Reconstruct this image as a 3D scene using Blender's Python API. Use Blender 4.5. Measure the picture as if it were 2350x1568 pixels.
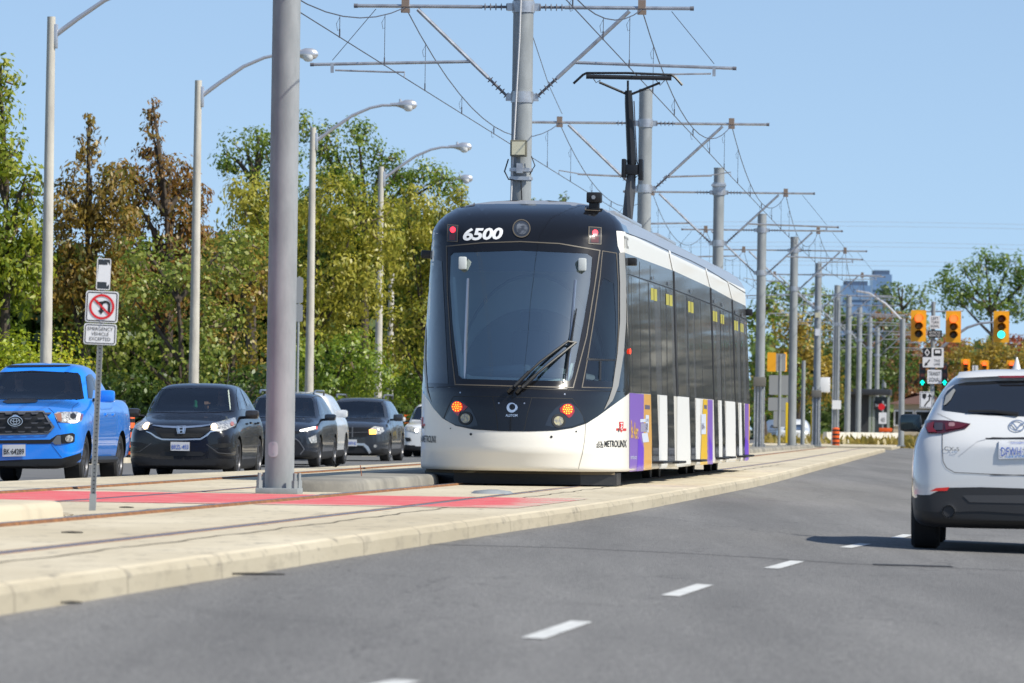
import bpy, bmesh, math, random
import numpy as np
from mathutils import Vector, Matrix
from mathutils.bvhtree import BVHTree
for o in list(bpy.data.objects): bpy.data.objects.remove(o)
SC = bpy.context.scene
COL = SC.collection
R = math.radians
random.seed(7); RNG = np.random.default_rng(7)

# ---------------------------------------------------------------- camera (2350 x 1568 measuring frame of the photograph)
F, PX0, PY0, EYE = 12780.0, 1175.0, 784.0, 1.07
_t = math.atan(190/F); _r = R(0.85)
_r0 = Vector((1, 0, 0)); _u0 = Vector((0, -math.sin(_t), math.cos(_t))); FWD = Vector((0, math.cos(_t), math.sin(_t)))
RIGHT = _r0*math.cos(_r) + _u0*math.sin(_r); UP = _u0*math.cos(_r) - _r0*math.sin(_r)
cd = bpy.data.cameras.new('camera'); cam = bpy.data.objects.new('camera', cd); COL.objects.link(cam)
cam.matrix_world = Matrix((RIGHT, UP, -FWD)).transposed().to_4x4(); cam.location = (0, 0, EYE)
cd.sensor_width = 36; cd.lens = 36*F/2350; cd.clip_start = 0.5; cd.clip_end = 9000
cd.dof.use_dof = True; cd.dof.focus_distance = 73; cd.dof.aperture_fstop = 6.5
SC.camera = cam
# ---------------------------------------------------------------- light
SUN_EL, SUN_AZ = R(46), R(118)          # azimuth clockwise from +Y
sdir = Vector((math.cos(SUN_EL)*math.sin(SUN_AZ), math.cos(SUN_EL)*math.cos(SUN_AZ), math.sin(SUN_EL)))
sl = bpy.data.lights.new('sun', 'SUN'); sl.energy = 4.8; sl.angle = R(0.53); sl.color = (1.0, 0.95, 0.83)
so = bpy.data.objects.new('sun', sl); COL.objects.link(so); so.rotation_euler = (-sdir).to_track_quat('-Z', 'Y').to_euler()
W = bpy.data.worlds.new('World'); SC.world = W; W.use_nodes = True
nt = W.node_tree; nt.nodes.clear()
sky = nt.nodes.new('ShaderNodeTexSky'); sky.sky_type = 'NISHITA'; sky.sun_disc = False
sky.sun_elevation = SUN_EL; sky.sun_rotation = SUN_AZ; sky.air_density = 1.0; sky.dust_density = 0.3; sky.ozone_density = 2.0
tc = nt.nodes.new('ShaderNodeTexCoord'); mp = nt.nodes.new('ShaderNodeMapping'); mp.vector_type = 'POINT'
mp.inputs['Location'].default_value = (0, 0, 0.13); mp.inputs['Scale'].default_value = (1, 1, 1.0)
hs = nt.nodes.new('ShaderNodeHueSaturation'); hs.inputs['Saturation'].default_value = .97; hs.inputs['Value'].default_value = 1.0
bg = nt.nodes.new('ShaderNodeBackground'); bg.inputs['Strength'].default_value = 0.14
ow = nt.nodes.new('ShaderNodeOutputWorld')
nt.links.new(tc.outputs['Generated'], mp.inputs['Vector']); nt.links.new(mp.outputs[0], sky.inputs['Vector'])
nt.links.new(sky.outputs[0], hs.inputs['Color']); nt.links.new(hs.outputs[0], bg.inputs[0]); nt.links.new(bg.outputs[0], ow.inputs[0])
SC.view_settings.view_transform = 'Standard'; SC.view_settings.look = 'None'; SC.view_settings.gamma = 1
SC.view_settings.exposure = 0.22; SC.view_settings.use_curve_mapping = False
SC.cycles.max_bounces = 8; SC.cycles.transparent_max_bounces = 12; SC.cycles.sample_clamp_indirect = 6

# ---------------------------------------------------------------- measuring helpers
EYEV = Vector((0, 0, EYE))
def ray(px, py): return (RIGHT*((px-PX0)/F) - UP*((py-PY0)/F) + FWD).normalized()
def at(px, py, d):
    r = ray(px, py); return EYEV + r*(d/r.y)
def onz(px, py, z):
    r = ray(px, py); return EYEV + r*((z-EYE)/r.z)
def proj(p):
    v = Vector(p)-EYEV; w = v.dot(FWD); return (PX0+F*v.dot(RIGHT)/w, PY0-F*v.dot(UP)/w)
def zone(ax, ay, s): return lambda pts: [(ax+s*x, ay+s*y) for x, y in pts]
D_ = zone(0, 0, 1); R2 = zone(917.9, 401.6, .494); SD = zone(1405.6, 516.4, .3842); TC = zone(0, 803.2, .2049)
CR = zone(275.4, 849.1, .1610); JT = zone(562.3, 860.6, .18066); CX = zone(2036.7, 688.5, .38436); FR = zone(940.9, 860.6, .2246)

# ---------------------------------------------------------------- materials
def lin(c):
    """0-1 values are linear; 0-255 values are sRGB"""
    if max(c) <= 1: return tuple(c)
    return tuple((x/255)/12.92 if x/255 <= .04045 else ((x/255+.055)/1.055)**2.4 for x in c)
MATS = {}
def mat(name, col, rough=.5, metal=0., var=None, bump=None, coat=0., emit=0., stretch=(1, 1, 1), spec=.5, coords='Object', rvar=0):
    """Principled; var=(colour2, noise scale, lo, hi) blends a second real colour by noise; bump=(strength, scale)."""
    if name in MATS: return MATS[name]
    m = bpy.data.materials.new(name); m.use_nodes = True; n = m.node_tree.nodes; L = m.node_tree.links
    b = n['Principled BSDF']; c = lin(col)
    b.inputs['Base Color'].default_value = (*c, 1); b.inputs['Roughness'].default_value = rough; b.inputs['Metallic'].default_value = metal
    b.inputs['Coat Weight'].default_value = coat; b.inputs['Coat Roughness'].default_value = .03; b.inputs['Specular IOR Level'].default_value = spec
    if emit: b.inputs['Emission Color'].default_value = (*c, 1); b.inputs['Emission Strength'].default_value = emit
    if var or bump:
        t = n.new('ShaderNodeTexCoord'); mpn = n.new('ShaderNodeMapping'); mpn.inputs['Scale'].default_value = stretch
        L.new(t.outputs[coords], mpn.inputs[0])
    if var:
        nz = n.new('ShaderNodeTexNoise'); nz.inputs['Scale'].default_value = var[1]; nz.inputs['Detail'].default_value = 6; nz.inputs['Roughness'].default_value = .62
        L.new(mpn.outputs[0], nz.inputs['Vector'])
        mr = n.new('ShaderNodeMapRange'); mr.inputs[1].default_value = var[2]; mr.inputs[2].default_value = var[3]; L.new(nz.outputs[0], mr.inputs[0])
        mx = n.new('ShaderNodeMix'); mx.data_type = 'RGBA'; mx.inputs[6].default_value = (*c, 1); mx.inputs[7].default_value = (*lin(var[0]), 1)
        L.new(mr.outputs[0], mx.inputs[0]); L.new(mx.outputs[2], b.inputs['Base Color'])
        if rvar:
            mr2 = n.new('ShaderNodeMapRange'); mr2.inputs[3].default_value = rough; mr2.inputs[4].default_value = rough+rvar
            L.new(mr.outputs[0], mr2.inputs[0]); L.new(mr2.outputs[0], b.inputs['Roughness'])
    if bump:
        nb = n.new('ShaderNodeTexNoise'); nb.inputs['Scale'].default_value = bump[1]; nb.inputs['Detail'].default_value = 4
        L.new(mpn.outputs[0], nb.inputs['Vector'])
        bp = n.new('ShaderNodeBump'); bp.inputs['Strength'].default_value = bump[0]; bp.inputs['Distance'].default_value = .02
        L.new(nb.outputs[0], bp.inputs['Height']); L.new(bp.outputs[0], b.inputs['Normal'])
    MATS[name] = m; return m
def glass(name, tint, refl=1.0, rough=.02, extra=.03):
    """thin sheet glass: tinted see-through plus fresnel reflection"""
    if name in MATS: return MATS[name]
    m = bpy.data.materials.new(name); m.use_nodes = True; n = m.node_tree.nodes; L = m.node_tree.links; n.clear()
    tr = n.new('ShaderNodeBsdfTransparent'); tr.inputs[0].default_value = (*lin(tint), 1)
    gl = n.new('ShaderNodeBsdfGlossy'); gl.inputs['Roughness'].default_value = rough; gl.inputs[0].default_value = (*refl, 1) if isinstance(refl, tuple) else (refl, refl, refl, 1)
    fr = n.new('ShaderNodeFresnel'); fr.inputs[0].default_value = 1.5; ad = n.new('ShaderNodeMath'); ad.operation = 'ADD'; ad.inputs[1].default_value = extra
    mx = n.new('ShaderNodeMixShader'); out = n.new('ShaderNodeOutputMaterial')
    L.new(fr.outputs[0], ad.inputs[0]); L.new(ad.outputs[0], mx.inputs[0]); L.new(tr.outputs[0], mx.inputs[1]); L.new(gl.outputs[0], mx.inputs[2]); L.new(mx.outputs[0], out.inputs[0])
    MATS[name] = m; return m

# ---------------------------------------------------------------- mesh builder
def frame(d, up=(0, 0, 1)):
    d = Vector(d).normalized(); up = Vector(up)
    if abs(d.dot(up)) > .98: up = Vector((1, 0, 0))
    x = up.cross(d).normalized(); return x, d.cross(x).normalized(), d
class MB:
    def __init__(s): s.v = []; s.f = []; s.m = []
    def add(s, vs, fs, m=0):
        b = len(s.v); s.v += [tuple(p) for p in vs]; s.f += [tuple(i+b for i in q) for q in fs]; s.m += [m]*len(fs); return s
    def box(s, c, d, m=0, rz=0, bev=0, M=None):
        hx, hy, hz = d[0]/2, d[1]/2, d[2]/2; T = Matrix.Translation(Vector(c)) @ Matrix.Rotation(rz, 4, 'Z')
        if M is not None: T = M @ T
        if bev > 0:
            bm = bmesh.new(); bmesh.ops.create_cube(bm, size=1)
            for v in bm.verts: v.co = Vector((v.co.x*2*hx, v.co.y*2*hy, v.co.z*2*hz))
            bmesh.ops.bevel(bm, geom=bm.edges[:], offset=min(bev, .45*min(d)), segments=2, affect='EDGES', profile=.6)
            bm.verts.index_update(); s.add([T @ v.co for v in bm.verts], [[v.index for v in f.verts] for f in bm.faces], m); bm.free(); return s
        vs = [T @ Vector((a*hx, b*hy, c_*hz)) for a in (-1, 1) for b in (-1, 1) for c_ in (-1, 1)]
        return s.add(vs, [(0, 1, 3, 2), (4, 6, 7, 5), (0, 4, 5, 1), (2, 3, 7, 6), (0, 2, 6, 4), (1, 5, 7, 3)], m)
    def cyl(s, a, b, r0, r1=None, n=12, m=0, caps=True):
        r1 = r0 if r1 is None else r1; a, b = Vector(a), Vector(b); x, y, _ = frame(b-a); vs = []
        for p, r in ((a, r0), (b, r1)):
            for i in range(n): t = 2*math.pi*i/n; vs.append(p+x*(r*math.cos(t))+y*(r*math.sin(t)))
        fs = [(i, (i+1) % n, n+(i+1) % n, n+i) for i in range(n)]
        if caps: fs += [tuple(range(n-1, -1, -1)), tuple(range(n, 2*n))]
        return s.add(vs, fs, m)
    def tube(s, pts, r, n=6, m=0, caps=True):
        pts = [Vector(p) for p in pts]; N = len(pts); vs = []; rr = r if hasattr(r, '__len__') else [r]*N
        for i, p in enumerate(pts):
            x, y, _ = frame(pts[min(i+1, N-1)]-pts[max(i-1, 0)])
            for k in range(n): t = 2*math.pi*k/n; vs.append(p+x*(rr[i]*math.cos(t))+y*(rr[i]*math.sin(t)))
        fs = [(i*n+k, i*n+(k+1) % n, (i+1)*n+(k+1) % n, (i+1)*n+k) for i in range(N-1) for k in range(n)]
        if caps: fs += [tuple(range(n-1, -1, -1)), tuple(range((N-1)*n, N*n))]
        return s.add(vs, fs, m)
    def lathe(s, prof, c, ax=(0, 0, 1), n=20, m=0, sx=1., sy=1.):
        x, y, z = frame(ax); c = Vector(c); vs = []
        for r, h in prof:
            for k in range(n): t = 2*math.pi*k/n; vs.append(c+x*(r*sx*math.cos(t))+y*(r*sy*math.sin(t))+z*h)
        P = len(prof); fs = [(i*n+k, i*n+(k+1) % n, (i+1)*n+(k+1) % n, (i+1)*n+k) for i in range(P-1) for k in range(n)]
        fs += [tuple(range(n-1, -1, -1)), tuple(range((P-1)*n, P*n))]
        return s.add(vs, fs, m)
    def prism(s, pts, M, dep, m=0):
        """outline pts (a,b) in the xy plane of matrix M, extruded by dep along its z"""
        n = len(pts); vs = [M @ Vector((a, b, 0)) for a, b in pts]+[M @ Vector((a, b, dep)) for a, b in pts]
        fs = [tuple(range(n-1, -1, -1)), tuple(range(n, 2*n))]+[(i, (i+1) % n, n+(i+1) % n, n+i) for i in range(n)]
        return s.add(vs, fs, m)
    def build(s, name, mats, parent=None, smooth=True, ang=.6, world=False):
        me = bpy.data.meshes.new(name); vs = s.v
        if world and parent is not None:
            Mi = WM[parent.name].inverted(); vs = [tuple(Mi @ Vector(p)) for p in vs]
        me.from_pydata(vs, [], s.f); mats = mats if isinstance(mats, (list, tuple)) else [mats]
        for m in mats: me.materials.append(m)
        if len(mats) > 1: me.polygons.foreach_set('material_index', s.m)
        me.validate(); me.update()
        if smooth:
            me.polygons.foreach_set('use_smooth', [True]*len(me.polygons)); me.set_sharp_from_angle(angle=ang)
        o = bpy.data.objects.new(name, me); COL.objects.link(o)
        if parent is not None: o.parent = parent; WM[o.name] = WM[parent.name]
        else: WM[o.name] = Matrix()
        return o
WM = {}
def thing(name, label, cat, loc=(0, 0, 0), rz=0, group=None, rot=None):
    o = bpy.data.objects.new(name, None); COL.objects.link(o); o.empty_display_size = .2
    o.location = loc; o.rotation_euler = rot if rot else (0, 0, rz); o['label'] = label; o['category'] = cat
    if group: o['group'] = group
    WM[o.name] = Matrix.Translation(Vector(loc)) @ o.rotation_euler.to_matrix().to_4x4(); return o
def tag(o, label, cat, group=None):
    o['label'] = label; o['category'] = cat
    if group: o['group'] = group
    return o
def struct(o): o['kind'] = 'structure'; return o

# conformal panels: outlines measured on the photograph, laid on the modelled surface underneath
def bvh_of(mb, M=None):
    vs = [M @ Vector(p) for p in mb.v] if M is not None else [Vector(p) for p in mb.v]
    return BVHTree.FromPolygons(vs, mb.f)
def panel_mesh(loops, bvh, off, step):
    bm = bmesh.new(); ed = []
    for lp in loops:
        vs = [bm.verts.new((x, y, 0)) for x, y in lp]; ed += [bm.edges.new((vs[i], vs[(i+1) % len(vs)])) for i in range(len(vs))]
    bmesh.ops.triangle_fill(bm, use_beauty=True, use_dissolve=False, edges=ed)
    xs = [v.co.x for v in bm.verts]; ys = [v.co.y for v in bm.verts]
    for ax, lo, hi in ((0, min(xs), max(xs)), (1, min(ys), max(ys))):
        k = int((hi-lo)/step)
        for i in range(1, k+1):
            co = [0, 0, 0]; co[ax] = lo+(hi-lo)*i/(k+1); no = [0, 0, 0]; no[ax] = 1
            bmesh.ops.bisect_plane(bm, geom=bm.verts[:]+bm.edges[:]+bm.faces[:], plane_co=co, plane_no=no, dist=1e-5)
    bm.verts.index_update()
    return [(v.co.x, v.co.y) for v in bm.verts], [[v.index for v in f.verts] for f in bm.faces], bm.free()
def lay(p2, fs, bvh, off):
    out = []; miss = []; ds = []
    for i, (x, y) in enumerate(p2):
        r = ray(x, y); h = bvh.ray_cast(EYEV, r)
        if h[0] is None: out.append(None); miss.append(i); continue
        n = h[1] if h[1].dot(r) < 0 else -h[1]
        q = h[0]+n*off if abs(n.dot(r)) > .12 else h[0]-r*off*2+n*off*.5
        out.append(q); ds.append(h[3])
    hit = [j for j in range(len(p2)) if out[j] is not None]
    if not hit: return None
    ha = np.array([p2[j] for j in hit])
    for i in miss:                      # outline reaches past the silhouette: pull the point in to the last visible surface
        a = np.array(p2[i]); b = ha[((ha-a)**2).sum(1).argmin()]; lo, hi, best = 0., 1., None
        for _ in range(10):
            t = (lo+hi)/2; q = a+(b-a)*t; r = ray(*q); h = bvh.ray_cast(EYEV, r)
            if h[0] is None: lo = t
            else: hi = t; best = (h, r)
        if best is None: r = ray(*b); best = (bvh.ray_cast(EYEV, r), r)
        h, r = best; n = h[1] if h[1].dot(r) < 0 else -h[1]; out[i] = h[0]+n*off
    g = []
    for f in fs:
        a, b, c = p2[f[0]], p2[f[1]], p2[f[2]]
        ar = sum(p2[f[k]][0]*p2[f[(k+1) % len(f)]][1]-p2[f[(k+1) % len(f)]][0]*p2[f[k]][1] for k in range(len(f)))
        g.append(list(f) if ar < 0 else list(f)[::-1])
    return out, g
def panel(name, loops, bvh, off, m, parent, step=12, label=None, mb_only=False, thick=0):
    if not isinstance(loops[0][0], (list, tuple)): loops = [loops]
    p2, fs, _ = panel_mesh(loops, bvh, off, step)
    r = lay(p2, fs, bvh, off)
    if r is None: print('PANEL MISS', name); return None
    mb = MB(); mb.add(r[0], r[1])
    if thick:
        cnt = {}
        for f in r[1]:
            for k in range(len(f)): cnt[(f[k], f[(k+1) % len(f)])] = 1
        n = len(r[0]); back = [p+ray(*p2[i])*thick for i, p in enumerate(r[0])]; mb.v += [tuple(p) for p in back]
        for (a, b) in list(cnt):
            if (b, a) not in cnt: mb.f.append((b, a, a+n, b+n)); mb.m.append(0)
    if mb_only: return mb
    o = mb.build(name, m, parent, world=True, ang=.5)
    if label: o['label'] = label
    return o
def circ(x, y, r, n=20, ry=None, a0=0): return [(x+r*math.cos(2*math.pi*i/n+a0), y+(ry or r)*math.sin(2*math.pi*i/n+a0)) for i in range(n)]
def rrect(x0, y0, x1, y1, r, n=4):
    o = []
    for cx_, cy_, a in ((x1-r, y1-r, 0), (x0+r, y1-r, 90), (x0+r, y0+r, 180), (x1-r, y0+r, 270)):
        for i in range(n+1): t = R(a+90*i/n); o.append((cx_+r*math.cos(t), cy_+r*math.sin(t)))
    return o
def stroke(pts, w):
    """closed outline of a polyline of width w"""
    n = len(pts); L = []; Rr = []
    for i in range(n):
        a, b = pts[max(0, i-1)], pts[min(n-1, i+1)]; dx, dy = b[0]-a[0], b[1]-a[1]; l = math.hypot(dx, dy) or 1
        ww = w[i] if hasattr(w, '__len__') else w
        L.append((pts[i][0]-dy/l*ww/2, pts[i][1]+dx/l*ww/2)); Rr.append((pts[i][0]+dy/l*ww/2, pts[i][1]-dx/l*ww/2))
    return L+Rr[::-1]
def text_geo(s, bold=.0, shear=0, space=1.0):
    cu = bpy.data.curves.new('t', 'FONT'); cu.body = s; cu.offset = bold; cu.shear = shear; cu.space_character = space; cu.resolution_u = 3; cu.fill_mode = 'FRONT'
    o = bpy.data.objects.new('t', cu); COL.objects.link(o); dg = bpy.context.evaluated_depsgraph_get(); me = o.evaluated_get(dg).to_mesh()
    v = [(p.co.x, p.co.y) for p in me.vertices]; f = [list(p.vertices) for p in me.polygons]; o.evaluated_get(dg).to_mesh_clear()
    bpy.data.objects.remove(o); bpy.data.curves.remove(cu)
    x0 = min(p[0] for p in v); x1 = max(p[0] for p in v); y0 = min(p[1] for p in v); y1 = max(p[1] for p in v)
    return [((p[0]-x0)/(x1-x0), (p[1]-y0)/(y1-y0)) for p in v], f
def letters(name, s, quad, bvh, off, m, parent, bold=.01, shear=0, space=1.0):
    """text laid on a surface; quad = photo points top-left, top-right, bottom-left (, bottom-right)"""
    v, f = text_geo(s, bold, shear, space); tl, tr, bl = quad[:3]; br = quad[3] if len(quad) > 3 else (tr[0]+bl[0]-tl[0], tr[1]+bl[1]-tl[1])
    p2 = []
    for a, b in v:
        t = (tl[0]*(1-a)+tr[0]*a, tl[1]*(1-a)+tr[1]*a); u = (bl[0]*(1-a)+br[0]*a, bl[1]*(1-a)+br[1]*a)
        p2.append((t[0]*b+u[0]*(1-b), t[1]*b+u[1]*(1-b)))
    r = lay(p2, f, bvh, off)
    if r is None: print('TEXT MISS', s); return None
    mb = MB(); mb.add(*r); return mb.build(name, m, parent, smooth=False, world=True)
def flat_text(name, s, M, w, h, m, parent, bold=.0, space=1.0):
    """text centred on the origin of M's xy plane, lying 0 above it"""
    v, f = text_geo(s, bold, 0, space); mb = MB(); mb.add([M @ Vector(((a-.5)*w, (b-.5)*h, 0)) for a, b in v], f)
    return mb.build(name, m, parent, smooth=False)
# ---------------------------------------------------------------- common materials
M_ASPH = mat('asphalt', (.105, .105, .108), .85, var=((.15, .148, .145), 1.3, .35, .7), bump=(.35, 90))
M_ASPH2 = mat('asphalt_far', (.12, .12, .122), .85, var=((.16, .158, .155), .8, .35, .7), bump=(.3, 60))
M_CONC = mat('concrete', (.52, .46, .36), .85, var=((.66, .60, .49), .9, .35, .68), bump=(.3, 25))
M_CONC2 = mat('concrete_kerb', (.56, .50, .38), .85, var=((.66, .60, .49), 1.6, .4, .65), bump=(.5, 18))
M_STEEL = mat('rail_steel', (.30, .31, .34), .32, .9)
M_RUST = mat('rail_rust', (.26, .115, .04), .9, var=((.16, .07, .03), 6, .4, .6))
M_GALV = mat('galvanised', (.295, .315, .325), .6, 0, var=((.225, .243, .252), 3.5, .4, .62), stretch=(1, 1, .35))
M_TUBE = mat('tube_steel', (.50, .52, .55), .35, .6, var=((.36, .37, .40), 5, .4, .6))
M_WIRE = mat('wire', (.10, .10, .115), .5, .5)
M_INS = mat('insulator', (.14, .14, .16), .5)
M_BLACK = mat('black_plastic', (.012, .012, .013), .45)
M_RUBBER = mat('rubber', (.022, .022, .023), .8, bump=(.4, 60))
M_DARK = mat('underbody', (.006, .006, .006), .9)
M_CHROME = mat('chrome', (.85, .86, .87), .32, 1)
M_ALLOY = mat('alloy', (.45, .46, .48), .28, .9)
M_WHITEP = mat('white_paint_sign', (.78, .78, .78), .4)
M_INK = mat('ink_black', (.012, .012, .014), .5)
M_RED = mat('ink_red', (.62, .012, .018), .4)
M_WOODC = mat('lamp_pole_concrete', (.55, .52, .45), .85, var=((.44, .41, .36), 4, .4, .6), stretch=(1, 1, .3), bump=(.2, 30))
M_LAMPS = mat('lamp_silver', (.62, .62, .64), .35, .7)
M_LGLASS = mat('lamp_glass', (.75, .77, .78), .15, spec=.6)
M_YEL = mat('signal_yellow', (.80, .36, .008), .45)
M_ORNG = mat('orange_plastic', (.75, .11, .012), .5)

# ---------------------------------------------------------------- ground plan (X as a function of depth Y)
def curve(pts):
    a = np.array(pts, float); x = np.arange(-60, 1400, 1.0)
    y = np.interp(x, a[:, 0], a[:, 1]); lo = x < a[0, 0]; hi = x > a[-1, 0]
    y[lo] = a[0, 1]+(x[lo]-a[0, 0])*(a[1, 1]-a[0, 1])/(a[1, 0]-a[0, 0]); y[hi] = a[-1, 1]+(x[hi]-a[-1, 0])*(a[-1, 1]-a[-2, 1])/(a[-1, 0]-a[-2, 0])
    k = np.ones(13)/13; ys = np.convolve(np.pad(y, 6, mode='edge'), k, 'valid'); ys[:7] = y[:7]; ys[-7:] = y[-7:]
    return lambda d: float(np.interp(d, x, ys))
KE = curve([(10, -3.95), (25.4, -2.36), (41.2, -.66), (57.2, 1.1), (87.5, 3.94), (150, 9.0), (229, 15.4)])
TR = curve([(10, -5.65), (31.4, -3.62), (38.6, -2.86), (71, .2), (98, 2.80), (130, 5.65), (229, 13.7)])
PL = curve([(10, -7.3), (59, -2.49), (90, .13), (124, 2.92), (160, 5.9), (190, 8.53), (244, 13.4)])
KL = curve([(10, -12.2), (66.5, -6.1), (86.3, -3.95), (108, -1.9), (160, 2.2), (229, 7.9)])
TL = lambda d: 2*PL(d)-TR(d)
def strip(fa, za, fb, zb, d0, d1, n, ya=0, m=0, mb=None):
    mb = mb or MB(); vs = []; 
    for i in range(n+1):
        d = d0+(d1-d0)*i/n; vs += [(fa(d), d, za), (fb(d), d, zb)]
    mb.add(vs, [(2*i, 2*i+1, 2*i+3, 2*i+2) for i in range(n)], m); return mb
ZS = .30
# earth sheet
g = MB(); g.add([(-2500, -200, -.6), (2500, -200, -.6), (2500, 5000, -.6), (-2500, 5000, -.6)], [(0, 1, 2, 3)])
struct(g.build('ground', mat('earth_grass', (.10, .095, .035), .95, var=((.16, .12, .06), .3, .4, .6))))
# carriageway on the near side, falling away from the kerb
prof = [(-.3, .17), (3.4, .02), (5.5, -.03), (8.5, -.10), (14, -.2), (60, -.5)]
rd = MB(); ds = list(np.linspace(-40, 300, 171))+list(np.linspace(310, 900, 30)); vs = []; nP = len(prof)
for d in ds:
    for o_, z in prof: vs.append((KE(d)+o_, d, z))
rd.add(vs, [(i*nP+k, i*nP+k+1, (i+1)*nP+k+1, (i+1)*nP+k) for i in range(len(ds)-1) for k in range(nP-1)])
def zroad(X, d): return float(np.interp(X-KE(d), [p[0] for p in prof], [p[1] for p in prof]))
# asphalt with long faint wear bands
m = mat('road_asphalt', (.140, .135, .130), .88, var=((.19, .184, .176), .22, .36, .66), bump=(.45, 70), stretch=(1.4, .2, 1))
nn = m.node_tree.nodes; LL = m.node_tree.links; b_ = nn['Principled BSDF']; old = b_.inputs['Base Color'].links[0].from_socket
tcn = nn.new('ShaderNodeTexCoord'); vz = nn.new('ShaderNodeTexNoise'); vz.inputs['Scale'].default_value = 42; vz.inputs['Detail'].default_value = 3
LL.new(tcn.outputs['Object'], vz.inputs['Vector']); mrn = nn.new('ShaderNodeMapRange'); mrn.inputs[1].default_value = .3; mrn.inputs[2].default_value = .7; mrn.inputs[3].default_value = .52; mrn.inputs[4].default_value = 1.48
LL.new(vz.outputs[0], mrn.inputs[0]); mm = nn.new('ShaderNodeMix'); mm.data_type = 'RGBA'; mm.blend_type = 'MULTIPLY'; mm.inputs[0].default_value = 1
LL.new(old, mm.inputs[6]); LL.new(mrn.outputs[0], mm.inputs[7]); 
def _n(scale, st, a, b, c, d):
    mp_ = nn.new('ShaderNodeMapping'); mp_.inputs['Scale'].default_value = st; LL.new(tcn.outputs['Object'], mp_.inputs[0]); z = nn.new('ShaderNodeTexNoise'); z.inputs['Scale'].default_value = scale; z.inputs['Detail'].default_value = 7; z.inputs['Roughness'].default_value = .65; LL.new(mp_.outputs[0], z.inputs[0])
    r_ = nn.new('ShaderNodeMapRange'); r_.inputs[1].default_value = a; r_.inputs[2].default_value = b; r_.inputs[3].default_value = c; r_.inputs[4].default_value = d; LL.new(z.outputs[0], r_.inputs[0]); return r_.outputs[0]
def _mul(col, f):
    z = nn.new('ShaderNodeMix'); z.data_type = 'RGBA'; z.blend_type = 'MULTIPLY'; z.inputs[0].default_value = 1; LL.new(col, z.inputs[6]); LL.new(f, z.inputs[7]); return z.outputs[2]
rc_ = _mul(mm.outputs[2], _n(.9, (1, .06, 1), .35, .65, .84, 1.14)); rc_ = _mul(rc_, _n(.5, (1, .5, 1), .60, .72, 1, .78)); rc_ = _mul(rc_, _n(7, (1, .3, 1), .62, .70, 1, .72))
vo = nn.new('ShaderNodeTexVoronoi'); vo.feature = 'DISTANCE_TO_EDGE'; vo.inputs['Scale'].default_value = .16; vm = nn.new('ShaderNodeMapping'); vm.inputs['Scale'].default_value = (1.3, .55, 1)
wn = nn.new('ShaderNodeTexNoise'); wn.inputs['Scale'].default_value = 1.2; wn.inputs['Detail'].default_value = 6; LL.new(tcn.outputs['Object'], wn.inputs[0]); wa = nn.new('ShaderNodeVectorMath'); wa.operation = 'ADD'; LL.new(tcn.outputs['Object'], wa.inputs[0]); LL.new(wn.outputs[1], wa.inputs[1]); LL.new(wa.outputs[0], vm.inputs[0]); LL.new(vm.outputs[0], vo.inputs['Vector'])
vr = nn.new('ShaderNodeMapRange'); vr.inputs[1].default_value = .0008; vr.inputs[2].default_value = .0028; vr.inputs[3].default_value = .62; vr.inputs[4].default_value = 1; LL.new(vo.outputs['Distance'], vr.inputs[0]); rc_ = _mul(rc_, vr.outputs[0])
LL.new(rc_, b_.inputs['Base Color'])
struct(rd.build('road', m, smooth=False))
# far-side carriageway
lp = [(.3, .10), (-4, .05), (-9.5, 0.0)]
rl = MB(); vs = []
for d in ds:
    for o_, z in lp: vs.append((KL(d)+o_, d, z))
rl.add(vs, [(i*3+k+1, i*3+k, (i+1)*3+k, (i+1)*3+k+1) for i in range(len(ds)-1) for k in range(2)])
struct(rl.build('opposite_road', M_ASPH2, smooth=False))
vg = MB(); strip(lambda d: KL(d)-9.4, .17, lambda d: KL(d)-9.8, .18, -40, 900, 120, mb=vg); strip(lambda d: KL(d)-9.4, -.3, lambda d: KL(d)-9.4, .17, -40, 900, 120, mb=vg)
struct(vg.build('far_kerb', M_CONC2, smooth=False))
vg = MB(); strip(lambda d: KL(d)-60, .5, lambda d: KL(d)-9.8, .175, -40, 900, 120, mb=vg)
struct(vg.build('verge', mat('verge_grass', (.075, .085, .022), .95, var=((.14, .11, .04), 1.5, .4, .62)), smooth=False))
vg = MB(); strip(lambda d: KE(d)+20, -.1, lambda d: KE(d)+80, .4, 150, 900, 60, mb=vg)
struct(vg.build('roadside_grass', MATS['verge_grass'], smooth=False))
# crossing street
cs = MB(); cs.add([(-30, 231, .15), (90, 231-.5, .05), (90, 250, .05), (-30, 250, .15)], [(0, 1, 2, 3)])
struct(cs.build('cross_street', M_ASPH2, smooth=False))
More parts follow.
